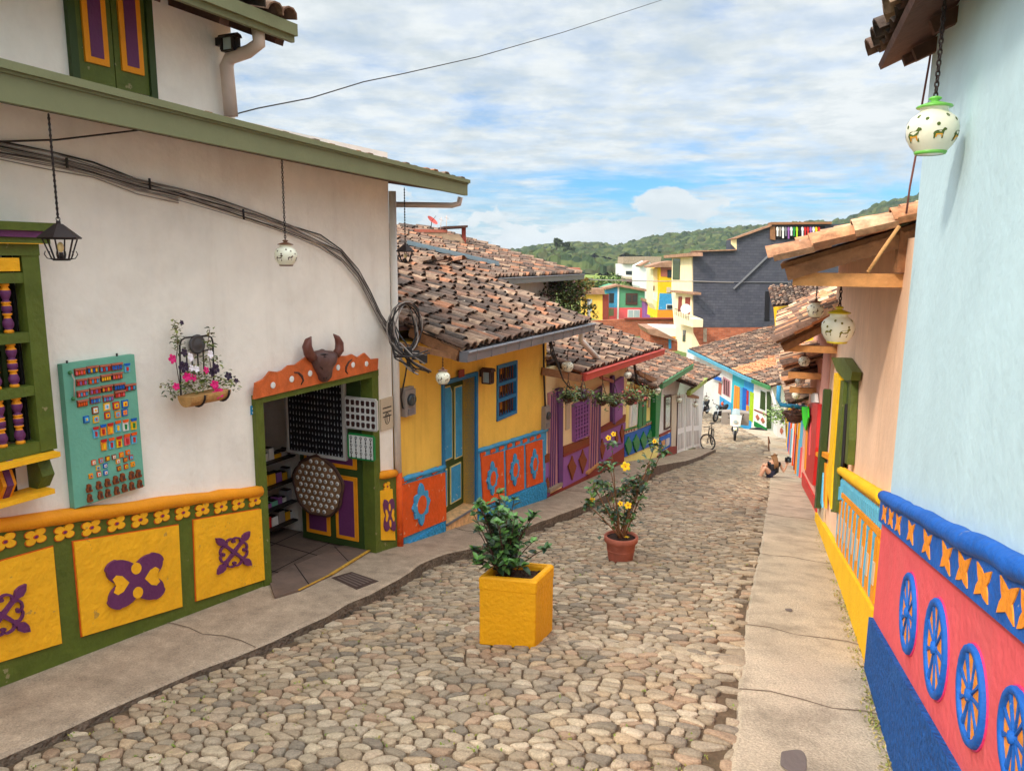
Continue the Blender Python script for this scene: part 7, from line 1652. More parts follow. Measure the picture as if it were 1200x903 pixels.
# wall lamps
def walllamp(F,u,v,h_px,label,n=.14,m='dwood'):
    P=F.P(u,v,n); s=h_px/FPX*P.dot(CF); o=thing('wall_lamp',label,'lamp',tuple(P))
    t,z=(P-Vector((F.O.x,F.O.y,0))).dot(F.u),P.z
    mb=MB(); w=s*.28; mb.slab(F,[(t-w*1.25,z+s*.25),(t+w*1.25,z+s*.25),(t+w*.9,z+s*.42),(t,z+s*.5),(t-w*.9,z+s*.42)],n-.1,n+.09); rect(mb,F,t-w*.9,t+w*.9,z-s*.5,z-s*.42,n-.08,n+.07); rect(mb,F,t-.02,t+.02,z-s*.1,z+s*.35,0,n-.1)
    for a in (-w*.85,0,w*.85): rect(mb,F,t+a-.012,t+a+.012,z-s*.42,z+s*.25,n+.05,n+.07); 
    for a in (-w*.85,w*.85): rect(mb,F,t+a-.012,t+a+.012,z-s*.42,z+s*.25,n-.08,n-.06)
    mb.build('frame',m,o); mb=MB(); rect(mb,F,t-w*.75,t+w*.75,z-s*.41,z+s*.24,n-.055,n+.045); mb.build('glass','lglass',o)
walllamp(FA,572,440,19,'square dark framed wall lamp between the door and window of the yellow house')
walllamp(FA,270,50,20,'dark wall lamp under the top eave beside the bent downpipe',.16,'iron')
# ---------- yellow planter cube with leafy shrub
f_=ground(627,757); zb_=f_.z+.0
pl=lambda u,v:ray(u,v)*(zb_/ray(u,v).z)
f_=pl(627,757); l_=pl(561,750); r_=pl(648,733);  ctr=(l_+r_)/2; bk_=ctr*2-f_
ex=(f_-l_).normalized(); bk_=l_+r_-f_; ctr=(l_+r_)/2
rt=ray(626,681); k=Vector((f_.x,f_.y,0)).length/Vector((rt.x,rt.y,0)).length; ztp=(rt*k).z
PLT=thing('concrete_planter','square yellow painted concrete planter standing on the cobbles','planter',tuple(Vector((ctr.x,ctr.y,zb_))))
def inset(q,i): c=sum(q,Vector())/4; return [p+(c-p).normalized()*i for p in q]
q=[l_,f_,r_,bk_]; Z=lambda pts,z:[Vector((p.x,p.y,z)) for p in pts]
b=bmesh_box=MB(); i1=.02
ringz=[(0.0,zb_-.03,),(0.0,zb_+.03),(0.0,ztp-.11),(-.005,ztp-.10),(-.005,ztp-.015),(.012,ztp),(.055,ztp+.002),(.07,ztp-.02),(.07,ztp-.07)]
vs=[];
def rounded(q,rad=.02,n=3):
    out=[]
    for i in range(4):
        p=q[i]; a=(q[i-1]-p).normalized(); c=(q[(i+1)%4]-p).normalized()
        for k in range(n+1):
            t=k/n; out.append(p+a*rad*(1-t)**2+c*rad*t**2)
    return out
for i_,z in ringz: vs+=Z(rounded(inset(q,i_)),z)
n=len(rounded(q)); fs=[(r*n+k,r*n+(k+1)%n,(r+1)*n+(k+1)%n,(r+1)*n+k) for r in range(len(ringz)-1) for k in range(n)]+[tuple(range(n-1,-1,-1))]
mb=MB(); mb.add(vs,fs,0,None,False); mb.build('box','ypot',PLT)
mb=MB(); so=Z(inset(q,.072),ztp-.055); mb.prism(Z(inset(q,.072),ztp-.12),so); 
for _ in range(70): 
    a,b_=random.random(),random.random(); p=so[0].lerp(so[1],a).lerp(so[3].lerp(so[2],a),b_); mb.ball(p,random.uniform(.006,.018),5,3)
mb.build('soil','soil',PLT)
SHB=thing('leafy_shrub','dark glossy leafed shrub growing in the yellow planter','shrub',tuple(Vector((ctr.x,ctr.y,ztp-.05))))
top=Vector((ctr.x,ctr.y,ztp))-ex*.10
mb=MB(); lm=MB(); tips=[]
for k in range(46):
    a=random.uniform(0,2*PI); rr_=random.uniform(.03,.36)**1.0; hh=random.uniform(.14,.64)*(1-.45*(rr_/.38)**2); p0=top+Vector((random.gauss(0,.02),random.gauss(0,.02),-.05)); p2=top+ex*(-.06*hh/.5)+Vector((rr_*math.cos(a),rr_*math.sin(a),hh)); p1=p0.lerp(p2,.5)+Vector((0,0,.05))+(p0-p2).cross(UP)*.05
    pts=[p0.lerp(p1,t).lerp(p1.lerp(p2,t),t) for t in np.linspace(0,1,6)]; mb.tube(pts,[.007,.006,.005,.005,.004,.003],5)
    for i in range(13):
        t=random.uniform(.25,1); b_=p0.lerp(p1,t).lerp(p1.lerp(p2,t),t); d=rdir(.15); L=random.uniform(.05,.10); leaf(lm,b_,d,L,L*.62,random.choice(LEAFD))
    for i in range(5): leaf(lm,p2,rdir(.5),random.uniform(.05,.08),.04,random.choice([rgb(84,124,54),rgb(96,140,60),rgb(60,92,42)]))
mb.build('stems','dwood',SHB); lm.build('foliage','leaf',SHB)
# ---------- terracotta pot with hibiscus
pc=ground(727,655); d=pc.dot(CF); R=19.5/FPX*d; h=.74*36/FPX*d*1.1
PT=thing('terracotta_pot','round terracotta pot with thick rim standing on the cobbles','pot',tuple(pc))
mb=MB(); mb.lathe([(0,-.01),(R*.70,-.01),(R*.74,.02),(R*.88,h*.72),(R*.90,h*.74),(R*1.0,h*.78),(R*1.02,h*.97),(R*.98,h),(R*.88,h),(R*.86,h*.9),(0,h*.88)],28,pc); mb.lathe([(R*.815,h*.40),(R*.84,h*.42),(R*.84,h*.45),(R*.83,h*.46)],28,pc,cap=False); mb.build('pot_body','terra',PT)
mb=MB(); mb.lathe([(0,h*.93),(R*.6,h*.92),(R*.87,h*.90)],20,pc); mb.build('soil','soil',PT)
HB_=thing('hibiscus_plant','tall thin hibiscus plant with yellow flowers growing in the terracotta pot','plant',tuple(pc+UP*h*.9))
stem=MB(); fol=MB(); flo=MB()
cl_=[(717,520,.05,.035),(714,545,.0,.05),(745,562,.02,.06),(768,520,.1,.03),(760,545,.08,.05),(697,572,-.05,.05),(688,590,-.1,.035),(742,585,.0,.07),(722,606,.0,.08),(735,570,0,.06),(716,573,0,.05),(735,604,.02,.07),(712,600,.0,.06),(748,575,.05,.05),(776,530,.1,.03),(704,565,0,.04)]
base=pc+UP*h*.9
Yp=pc.y
for (u,v,dy,sz) in cl_:
    P=atY(u,v,Yp+dy*2); j=Vector((random.gauss(0,.02),random.gauss(0,.02),0)); mid=base.lerp(P,.5)+Vector((random.gauss(0,.03),random.gauss(0,.03),.03))
    pts=[(base+j).lerp(mid,t).lerp(mid.lerp(P,t),t) for t in np.linspace(0,1,7)]; stem.tube(pts,[.011,.010,.008,.007,.006,.005,.004],5)
    for i in range(int(16+sz*420)):
        a=P+Vector((random.gauss(0,sz),random.gauss(0,sz),random.gauss(0,sz*.9))); L=random.uniform(.05,.085); leaf(fol,a,rdir(-.2),L,L*.66,random.choice(LEAFD+[rgb(104,130,60)]))
        if i%5==0: stem.tube([P,a],.003,4)
stem.build('stems','wood',HB_); fol.build('foliage','leaf',HB_)
M['yflower']=mat('yellow_petals',rgb(250,196,20),rough=.6,var=.1,bump=0)
for (u,v,r_px) in ((733,546.5,5.6),(713,513,3.2),(767,517,2.6),(694,586,3.6),(727,590,3.2),(736,592,4.4),(719,508.5,3)):
    P=atY(u,v,Yp-.16); mb=MB(); flower(mb,P,(-P).normalized()+Vector((random.uniform(-.3,.3),0,.3)),r_px/FPX*P.dot(CF),None,5); mb.ball(P-P.normalized()*.01,.008,6,4,1); mb.build('flower',['yflower','red'],HB_)
mb=MB(); P=pc+UP*h*.96+Vector((.06,-.03,0)); flower(mb,P,UP,.035,None); mb.build('fallen_flower','yflower',PT)
# ---------- turquoise board of magnets
cm=crop(60,400,4.52)
q=[FA.T(*cm(58,122),.06),FA.T(*cm(440,68),.06),FA.T(*cm(495,765),.06),FA.T(*cm(125,885),.06)]
BT=thing('magnet_board','turquoise painted wooden board covered with souvenir magnets on the white wall','board',tuple(FA.p(q[3][0],q[3][1],.02)))
mb=MB(); mb.slab(FA,q,.004,.06); mb.build('panel','teal',BT)
mb=MB()
for (x,y) in ((100,165),(118,303)): mb.ball(FA.P(*cm(x,y),.07),.016,8,5)
mb.build('handle_knobs','gutter_g',BT)
mb=MB(); mb.tube([FA.P(*cm(108,170),.075),FA.P(*cm(122,200),.08),FA.P(*cm(122,295),.075)],.005,5); mb.build('string','pipe',BT)
for (x,y) in ((84,115),(348,76)): mb=MB(); a=FA.P(*cm(x,y),.03); mb.tube([a-UP*.02,a+UP*.02],.008,5); mb.build('hook','iron',BT)
cols_=['orangered','cobblue','yellow','red','lilac','grass_g','brownmot','blue','orange2','coral']
def magnet(x,y,w,h,kind,label,seed):
    rr=random.Random(seed); c=FA.T(*cm(x,y),.062); l=FA.T(*cm(x-w/2,y),.062); W=abs(c[0]-l[0]); H=h/2/4.52/FPX*FA.P(*cm(x,y),.06).dot(CF)
    q=[(c[0]-W,c[1]+H),(c[0]+W,c[1]+H),(c[0]+W,c[1]-H),(c[0]-W,c[1]-H)]; mb=MB(); mats=[rr.choice(cols_),rr.choice(cols_),'whitep','brown_m']
    n0=.0605
    if kind=='row':
        mats=[rr.choice(['brownmot','brick_red','dwood']),rr.choice(cols_),rr.choice(cols_),'terra']
        shape(mb,FA,q,[(-1,.6),(1,.6),(1,-1),(-1,-1)],n0,.072,0); shape(mb,FA,q,[(-1.05,1),(1.05,1),(1.0,.5),(-1.0,.5)],n0,.082,3)
        for k in range(4): a=-.85+k*.46; shape(mb,FA,q,[(a,.3),(a+.3,.3),(a+.3,-.75),(a,-.75)],.07,.076,1+k%2)
    elif kind=='sq':
        mats=[rr.choice(['orange','red','yellow','cobblue','brownmot','orangered']),rr.choice(['sunyellow','whitep','orange2','lblue']),rr.choice(cols_)]
        shape(mb,FA,q,[(-1,1),(1,1),(1,-1),(-1,-1)],n0,.070,0); shape(mb,FA,q,[(-.65,.65),(.65,.65),(.65,-.65),(-.65,-.65)],.068,.073,1); shape(mb,FA,q,[(-.25,.3),(.25,.3),(.25,-.3),(-.25,-.3)],.07,.076,2)
    elif kind=='tall':
        mats=[rr.choice(['whitep','sunyellow','lblue','orange2','coral']),rr.choice(['orangered','red','cobblue']),rr.choice(['sunyellow','grass_g','red'])]
        shape(mb,FA,q,[(-1,.8),(1,.8),(1,-1),(-1,-1)],n0,.071,0); shape(mb,FA,q,[(-1.1,1),(1.1,1),(.9,.5),(-.9,.5)],.07,.079,1); shape(mb,FA,q,[(-.4,.2),(.5,.1),(.3,-.8),(-.4,-.7)],.07,.076,2)
    else:
        mats=['brownmot','dwood','newwood']; shape(mb,FA,q,[(-.8,-1),(.9,-1),(1,-.5),(.6,-.3),(.7,.6),(.2,1),(-.6,.9),(-.7,.2),(-1,-.2)],n0,.08,0); shape(mb,FA,q,[(-.3,-.6),(.4,-.6),(.3,.4),(-.3,.4)],.078,.084,1)
    o=mb.build('fridge_magnet',mats,None,origin=FA.p(c[0],c[1],.06)); tag(o,label,'magnet','magnets on the turquoise board')
posn=['first','second','third','fourth','fifth','sixth','seventh','eighth']
def rowm(pts,w,h,kind,desc):
    for i,(x,y) in enumerate(pts): magnet(x,y,w,h,kind,'%s, %s from the left'%(desc,posn[i]),x*7+y)
rowm([(150,160),(215,148),(282,141),(344,132)],58,38,'row','tiny house row magnet in the top row of the turquoise board')
rowm([(158,215),(222,206),(287,192),(347,182)],55,36,'row','tiny house row magnet in the second row of the turquoise board')
rowm([(163,275),(230,260),(292,248),(357,238),(415,242)],58,36,'row','tiny house row magnet in the third row of the turquoise board')
rowm([(163,326),(230,309),(299,299),(361,277)],55,36,'row','tiny house row magnet in the fourth row of the turquoise board')
magnet(399,138,28,46,'tall','single white tall magnet at the top right of the turquoise board',5)
rowm([(231,364),(292,345),(342,339),(389,330)],34,40,'sq','orange framed square magnet in the upper square row of the board')
rowm([(184,412),(235,411),(296,391),(350,385),(388,375)],30,36,'sq','orange framed square magnet in the lower square row of the board')
rowm([(233,480),(272,468),(311,460),(350,448),(391,442),(434,435)],28,60,'tall','tall painted doorway magnet in the upper doorway row')
rowm([(276,546),(316,538),(357,530),(399,518),(435,510)],28,60,'tall','tall painted doorway magnet in the lower doorway row')
rowm([(223,640),(262,630),(297,619),(331,611),(370,599),(404,587)],22,26,'sq','small square magnet in the first small row')
rowm([(246,669),(285,657),(352,634),(391,625),(421,613)],21,24,'sq','small square magnet in the second small row')
rowm([(208,712),(251,702),(287,694),(357,671),(395,661),(430,649)],21,26,'sq','small square magnet in the third small row')
rowm([(197,775),(249,759),(295,745),(338,731),(375,717),(423,706),(458,697)],30,44,'car','brown carved magnet in the upper carved row')
rowm([(201,827),(257,811),(297,800),(344,787),(385,773),(424,763),(466,751)],28,44,'car','brown carved magnet in the lower carved row')
# ---------- log flower box on the wall
cf=crop(190,370,7.52)
LB=thing('log_flower_box','hollow log flower box on an iron frame on the white wall','flower box',tuple(FA.P(*cf(360,740),.15)))
a=FA.P(*cf(200,745),.20); b=FA.P(*cf(545,670),.20)
mb=MB(); rr_=.085; N=14; vs=[]; L=(b-a); dn=L.normalized()
for k,(t,rf) in enumerate(((0,.97),(.2,1.02),(.5,.98),(.8,1.03),(1,.98))):
    p=a+L*t
    for j in range(N):
        an=PI+PI*(j/(N-1)) ; vs.append(p+FA.n*math.cos(an)*rr_*rf*1.05+UP*math.sin(an)*rr_*rf*1.1+UP*.03)
fs=[(k*N+j,k*N+j+1,(k+1)*N+j+1,(k+1)*N+j) for k in range(4) for j in range(N-1)]+[tuple(range(N)),tuple(4*N+j for j in range(N-1,-1,-1))]
fs.append(tuple([k*N for k in range(5)]+[k*N+N-1 for k in range(4,-1,-1)])); mb.add(vs,fs,0,None,False); mb.build('log','log',LB)
mb=MB()
F_=lambda x,y,n=.04:FA.P(*cf(x,y),n)
mb.tube([F_(168,720,.1),F_(163,640),F_(155,260),F_(168,215),F_(205,192),F_(400,176),F_(435,190),F_(448,240),F_(452,440),F_(455,600)],.008,6)
for x,y0,y1 in ((215,330,600),(310,300,520),(360,300,520),(265,400,600)): mb.tube([F_(x,y0),F_(x+12,y1)],.007,5)
mb.tube([F_(300,318),F_(450,292)],.007,5)
for t in (.3,.93):
    p=a+L*t; mb.tube([p+FA.n*math.cos(an)*rr_*1.15+UP*(math.sin(an)*rr_*1.22+.03) for an in np.linspace(PI,2*PI,10)],.010,5)
mb.build('iron_frame','iron',LB)
mb=MB(); mb.lathe([(0,0),(.085,0),(.088,.012),(.07,.022),(.066,.018),(.04,.024),(.03,.03),(0,.032)],20,F_(303,250,.03),axis=FA.n); mb.build('round_disc',mat('grey_plate',rgb(84,78,78),rough=.5),LB)
fol=MB(); 
for (x,y,sp,cnt) in ((125,100,28,26),(130,200,20,26),(150,280,22,14),(190,300,25,14),(410,150,22,16),(410,250,22,24),(380,380,30,22),(480,400,22,18),(300,600,75,120),(200,650,35,30),(420,590,60,70),(60,640,30,26),(90,710,20,10),(560,570,40,36),(620,610,30,24),(260,480,50,34),(340,540,60,50)):
    for _ in range(cnt):
        p=F_(x+random.gauss(0,sp),y+random.gauss(0,sp),.06+random.random()*.2); Lf=random.uniform(.024,.050); leaf(fol,p,rdir(0),Lf,Lf*.55,random.choice([rgb(110,124,50),rgb(84,104,46),rgb(140,144,70),rgb(70,80,40),rgb(120,104,60)]))
fol.build('foliage','leaf',LB)
mb=MB(); 
for pth in ([(160,640),(120,400),(140,250),(120,90)],[(450,560),(420,400),(400,250),(420,120)],[(150,700),(90,700),(50,590)],[(500,600),(580,560),(640,610)]): mb.tube([F_(x,y,.08) for x,y in pth],.004,4)
mb.build('stems','dwood',LB)
M['magenta']=mat('magenta_petal',rgb(214,20,110),rough=.6,bump=0); M['darkpetal']=mat('black_petal',rgb(44,24,50),rough=.6,bump=0); M['wpetal']=mat('white_petal',rgb(235,225,230),rough=.6,bump=0)
for (x,y,m,r) in ((85,380,'magenta',.030),(120,622,'magenta',.024),(215,538,'magenta',.03),(275,545,'magenta',.024),(385,480,'magenta',.024),(460,605,'magenta',.028),(488,680,'magenta',.038),(190,325,'darkpetal',.026),(185,450,'darkpetal',.036),(465,465,'darkpetal',.036),(430,500,'darkpetal',.03),(580,530,'darkpetal',.028),(650,572,'darkpetal',.018),(170,60,'darkpetal',.016),(245,365,'wpetal',.028),(420,340,'wpetal',.028),(255,460,'wpetal',.022),(300,470,'wpetal',.022)):
    mb=MB(); p=F_(x,y,.26); flower(mb,p,FA.n+Vector((random.uniform(-.3,.3),random.uniform(-.3,.3),.2)),r*1.35,None,5); mb.build('flower',m,LB)
# ---------- cables
CB=MB(); rr=random.Random(4)
path=[(-520,95),(-330,122),(-180,143),(-60,160),(0,172),(60,184),(110,197),(160,213),(210,225),(250,238),(300,253),(340,268),(375,282),(400,297),(420,322),(434,348),(446,372),(456,388)]
def wob(px,n,off,amp,F=FA):
    out=[]
    for i,(u,v) in enumerate(px): out.append(F.P(u+rr.uniform(-1,1)*amp*.4,v+off+rr.uniform(-1,1)*amp,n))
    # densify
    o=[]
    for a,b in zip(out[:-1],out[1:]): o+= [a,a.lerp(b,.5)]
    return o+[out[-1]]
for k in range(9): CB.tube(wob(path,.02+.010*(k%3),-5+k*1.6,2.2),.0045 if k%3 else .007,5,mi=0 if k in (0,3,7) else 1)
for k in range(4): CB.tube(wob(path[:9],.02,6+k*2.2,2.6),.004,4,mi=1)
for (u,v) in ((78,190),(175,214),(285,250)): CB.tube([FA.P(u,v-5,.05),FA.P(u+1,v+7,.05)],.010,5)
o=CB.build('cable_bundle',['cable','cableg'],None,origin=FA.P(230,230,.03)); tag(o,'drooping bundle of black and grey cables fixed along the white house wall','cable bundle')
cc_=FA.P(474,386,.28); CB=MB()
for k in range(7):
    R_=.30+rr.uniform(-.02,.03); cx=cc_+Vector((rr.uniform(-.02,.02),rr.uniform(-.03,.03),rr.uniform(-.02,.02))); tn=rr.uniform(.85,1.0)
    CB.tube([cx+FA.u*math.cos(a)*R_*tn+UP*math.sin(a)*R_+FA.n*.04*math.sin(a*2+k) for a in np.linspace(0,2*PI,26,endpoint=False)],.009,5,closed=True,mi=k%2)
o=CB.build('cable_coil',['cable','cableg'],None,origin=cc_); tag(o,'round coil of spare cable hanging at the white house corner over the yellow house eave','cable coil')
CB=MB()
for k in range(16):
    a=FA.P(rr.uniform(452,462),rr.uniform(372,400),.1); b=FA.P(rr.uniform(462,482),rr.uniform(400,422),.3+rr.random()*.2); c=FA.P(rr.uniform(484,512),rr.uniform(410,440),.5+rr.random()*.2); CB.tube([a,a.lerp(b,.5)-UP*.04,b,b.lerp(c,.5)-UP*.03,c],.009,5,mi=k%3==0)
CB.tube([FA.P(478,420,.08),FA.P(475,440,.05),FA.P(470,465,.05),FA.P(472,478,.06),FA.P(479,480,.08)],.011,5)
for b_ in range(3): CB.box(FA.P(478+b_*9,412+b_*4,.45),(.09,.05,.11),0,rz=.4)
o=CB.build('cable_tangle',['cable','cableg'],None,origin=FA.P(478,415,.3)); tag(o,'messy knot of black cables under the left end of the grey gutter','cables')
wp=[(-40,170,4.6),(0,166,4.9),(66,164,5.3),(159,153,6),(232,143,6.7),(279,133,7.3),(302,127,7.6),(364,115,8.6),(426,96,9.8),(470,87,10.8),(560,66.7,13),(660,38,16.5),(776,0,22),(900,-60,30)]
CB=MB(); CB.tube([FA.P(u,v,.05) if i<3 else atY(u,v,Y) for i,(u,v,Y) in enumerate(wp)],.007,5); o=CB.build('overhead_wire','cable',None,origin=atY(426,96,9.8)); tag(o,'thin overhead wire running from the white house up across the cloudy sky','wire')
GW_=Fr(FR.p(tW+.02,0,0),FR.n,n=-FR.u)
CB=MB(); CB.tube([GW_.P(*cTop(395,150)),GW_.P(*cTop(378,260)),GW_.P(*cTop(350,420)),GW_.P(*cTop(330,600)),GW_.P(*cTop(300,760)),GW_.P(*cTop(285,870))],.007,5); o=CB.build('hanging_wire',mat('brown_wire',rgb(120,70,60),rough=.6,bump=0),None,origin=GW_.P(*cTop(330,600))); tag(o,'thin reddish wire hanging down the edge of the pale blue house','wire')
CB=MB(); G_=Fr(FR.p(t2a+.05 if abs(t2a)<20 else tW,0,0),FR.n,n=-FR.u); CB.tube([atY(1054,265,4.9),atY(1035,292,4.9),atY(1017,319,4.9)],.012,5); o=CB.build('tie_strap','newwood',None,origin=atY(1035,292,4.9)); tag(o,'pale diagonal strap tying the peach house roof beam','strap')
# cables under eaves down the left row
CB=MB()
for k in range(3): CB.tube([FC.P(643+k,396,.3),FC.P(646+k*2,415,.35),FC.P(652+k,425,.4),FC.P(660,445,.45),FC.P(668,455,.5)],.012,4)
o=CB.build('eave_cables','cable',None,origin=FC.P(650,430,.3)); tag(o,'loose black cables dropping from the grey gutter to the lilac house corner','cables'); CB=MB()
for k in range(3): CB.tube([FD.P(742+k,425,.3),FD.P(745+k,445,.35),FD.P(752,455,.4)],.012,4)
o=CB.build('eave_cables','cable',None,origin=FD.P(745,440,.3)); tag(o,'loose black cables between the red gutter and the green gutter','cables')
CB=MB(); CB.tube([FC.P(637,392,.05),FC.P(637.5,440,.05),FC.P(640,500,.05)],.02,5); o=CB.build('wall_cable','cable',None,origin=FC.P(637,440,.05)); tag(o,'black cable running down the joint of the yellow and lilac houses','cable')
for k,(pts,lab) in enumerate(((((560,338),(700,334),(820,333)),'thin grey wire crossing in front of the coloured valley houses'),)):
    CB=MB(); CB.tube([atY(u,v,34) for u,v in ((620,322),(700,328),(770,329.5),(811,329.5),(860,331))],.02,4); o=CB.build('overhead_wire','cableg',None,origin=atY(700,330,34)); tag(o,lab,'wire')
# ---------- hanging flower pots under the gutters
hp=[(FC,.62,cC2(290,715),'dark hanging bowl of mixed plants left above the lilac shutters'),(FC,.62,cC2(430,700),'hanging bowl of purple leaved plants above the lilac shutters'),(FC,.62,cC2(620,740),'hanging bowl with fresh green leaves in the middle of the red gutter'),(FC,.62,cC2(735,752),'hanging bowl overflowing with green leaves beside the middle one'),(FC,.62,cC2(890,735),'hanging bowl with reddish leaves under the end of the red gutter'),(FD,.6,cD(135,305),'hanging bowl with red flowers below the green gutter'),(FD,.6,cD(225,290),'last hanging bowl of trailing green beside the green post')]
for i,(F_1,n_,p_,lab) in enumerate(hp):
    P=F_1.P(p_[0],p_[1],n_); s=P.dot(CF)/FPX; R=6.6*s; o=thing('hanging_pot',lab,'hanging pot',tuple(P),'hanging flower bowls along the lilac house')
    mb=MB(); mb.lathe([(0,-R*.75),(R*.4,-R*.72),(R*.8,-R*.35),(R*1.0,R*.1),(R*1.05,R*.15),(R*.9,R*.12),(0,R*.05)],14,P); mb.build('bowl','dwood',o)
    mb=MB()
    for a in (0,2.1,4.2): mb.tube([P+Vector((R*math.cos(a),R*math.sin(a),R*.1)),P+UP*R*3.4],.006,4)
    mb.tube([P+UP*R*3.4,P+UP*R*4.6],.006,4); mb.build('hanger','iron',o)
    mb=MB(); pal=[rgb(84,110,50),rgb(110,130,60),rgb(60,84,44),rgb(140,140,80)]+([rgb(90,50,84)]*3 if i==1 else [])+([rgb(170,70,60)]*2 if i in (4,5) else [])
    for _ in range(210):
        p=P+Vector((random.gauss(0,R*1.15),random.gauss(0,R*.9),R*.55+random.gauss(0,R*.6))); Lf=random.uniform(.04,.10); leaf(mb,p,rdir(0),Lf,Lf*.5,random.choice(pal))
    mb.build('foliage','leaf',o)
P=atY(931,486,20); s=P.dot(CF)/FPX; R=12*s; o=thing('hanging_basket','large dark brown hanging basket with dry stems on the right row','hanging basket',tuple(P))
mb=MB(); mb.lathe([(0,-R*.8),(R*.45,-R*.75),(R*.85,-R*.3),(R*1.0,R*.3),(R*.9,R*.3),(0,R*.2)],16,P)
for k in range(5): mb.torus(P+UP*R*(-.6+.2*k),R*(.6+.1*k),.02,UP,16,5)
mb.build('basket','dwood',o); mb=MB()
for _ in range(160): p=P+Vector((random.gauss(0,R*.6),random.gauss(0,R*.6),R*.5+random.gauss(0,R*.35))); leaf(mb,p,rdir(0),.12,.04,random.choice([rgb(96,60,48),rgb(120,80,60),rgb(70,44,40)]))
mb.build('foliage','leaf',o); mb=MB(); mb.tube([P+UP*R*.3,P+UP*R*2.2],.012,4); mb.build('hanger','iron',o)
P=atY(917,486,34.5); o=thing('planter_shrub','bright green leafy shrub on the white planter wall with the diamond','shrub',tuple(P)); mb=MB()
for _ in range(520): p=P+Vector((random.gauss(0,.30),random.gauss(0,.3),random.gauss(0,.2))); leaf(mb,p,rdir(0),.14,.08,random.choice([rgb(130,160,70),rgb(100,134,56),rgb(150,176,90),rgb(74,104,50)]))
mb.build('foliage','leaf',o); mb=MB()
for k in range(6): mb.tube([P-UP*.4,P+Vector((random.gauss(0,.2),random.gauss(0,.2),.1))],.012,4)
mb.build('stems','dwood',o)
# ---------- bicycle
def wheel(mb,c,R,ax,r=.02,spokes=14,mi=0,mi2=1):
    mb.torus(c,R,r,ax,28,6,mi); mb.torus(c,R-.03,r*.6,ax,24,5,mi2); a=Vector(ax).normalized(); e=a.cross(UP).normalized(); g=a.cross(e); mb.tube([Vector(c)-a*.05,Vector(c)+a*.05],.022,6,mi2)
    for k in range(spokes): q=2*PI*k/spokes; mb.tube([Vector(c),Vector(c)+(e*math.cos(q)+g*math.sin(q))*(R-.02)],.0035,3,mi2)
def bicycle(loc,rz,steer,label):
    o=thing('bicycle',label,'bicycle',tuple(loc),rz=0); R=.33; L=Vector(loc); rot=Matrix.Rotation(rz,3,'Z'); T=lambda x,y,z:L+rot@Vector((x,y,z))
    ax=rot@Vector((0,1,0)); axs=Matrix.Rotation(steer,3,'Z')@ax
    for (x,a) in ((0,axs),(-1.05,ax)): mb=MB(); wheel(mb,T(x,0,R),R,a); mb.build('wheel',['black','cableg'],o)
    mb=MB(); bb_=T(-.62,0,.28); seat=T(-.78,0,.80); head=T(-.16,0,.82); head2=T(-.12,0,.68); rear=T(-1.05,0,R); fr_=T(0,0,R)
    for a,b,r in ((bb_,seat,.018),(seat,head,.018),(bb_,head2,.022),(rear,bb_,.012),(rear,seat,.012),(head,head2,.022),(head2,fr_,.016)): mb.tube([a,b],r,6)
    mb.build('frame','iron',o); mb=MB(); st=rot@(Matrix.Rotation(steer,3,'Z')@Vector((0,1,0))); h=T(-.18,0,.95); mb.tube([head,h],.014,5); fw=Matrix.Rotation(steer,3,'Z')@(rot@Vector((1,0,0))); mb.tube([h-st*.30-fw*.08,h-st*.2+UP*.02,h,h+st*.2+UP*.02,h+st*.30-fw*.08],.014,6); mb.build('handlebar','iron',o)
    mb=MB(); mb.tube([seat,T(-.80,0,.92)],.013,5); mb.ball(T(-.80,0,.95),(.13,.07,.03),8,5); mb.build('saddle','black',o)
    mb=MB(); mb.lathe([(0,0),(.09,0),(.09,.01),(0,.01)],14,bb_,axis=ax); mb.tube([bb_,bb_+ax*.08,bb_+ax*.08+rot@Vector((.1,0,-.13))],.012,5); mb.box(bb_+ax*.12+rot@Vector((.1,0,-.14)),(.09,.06,.02),rz=rz); mb.build('crank','iron',o)
    return o
bp=atY(823,524.5,30.0); bicycle(bp+Vector((.1,-.4,-.0)),-2.0+PI*.0,1.25,'black bicycle leaning by the last white doors at the street bend')
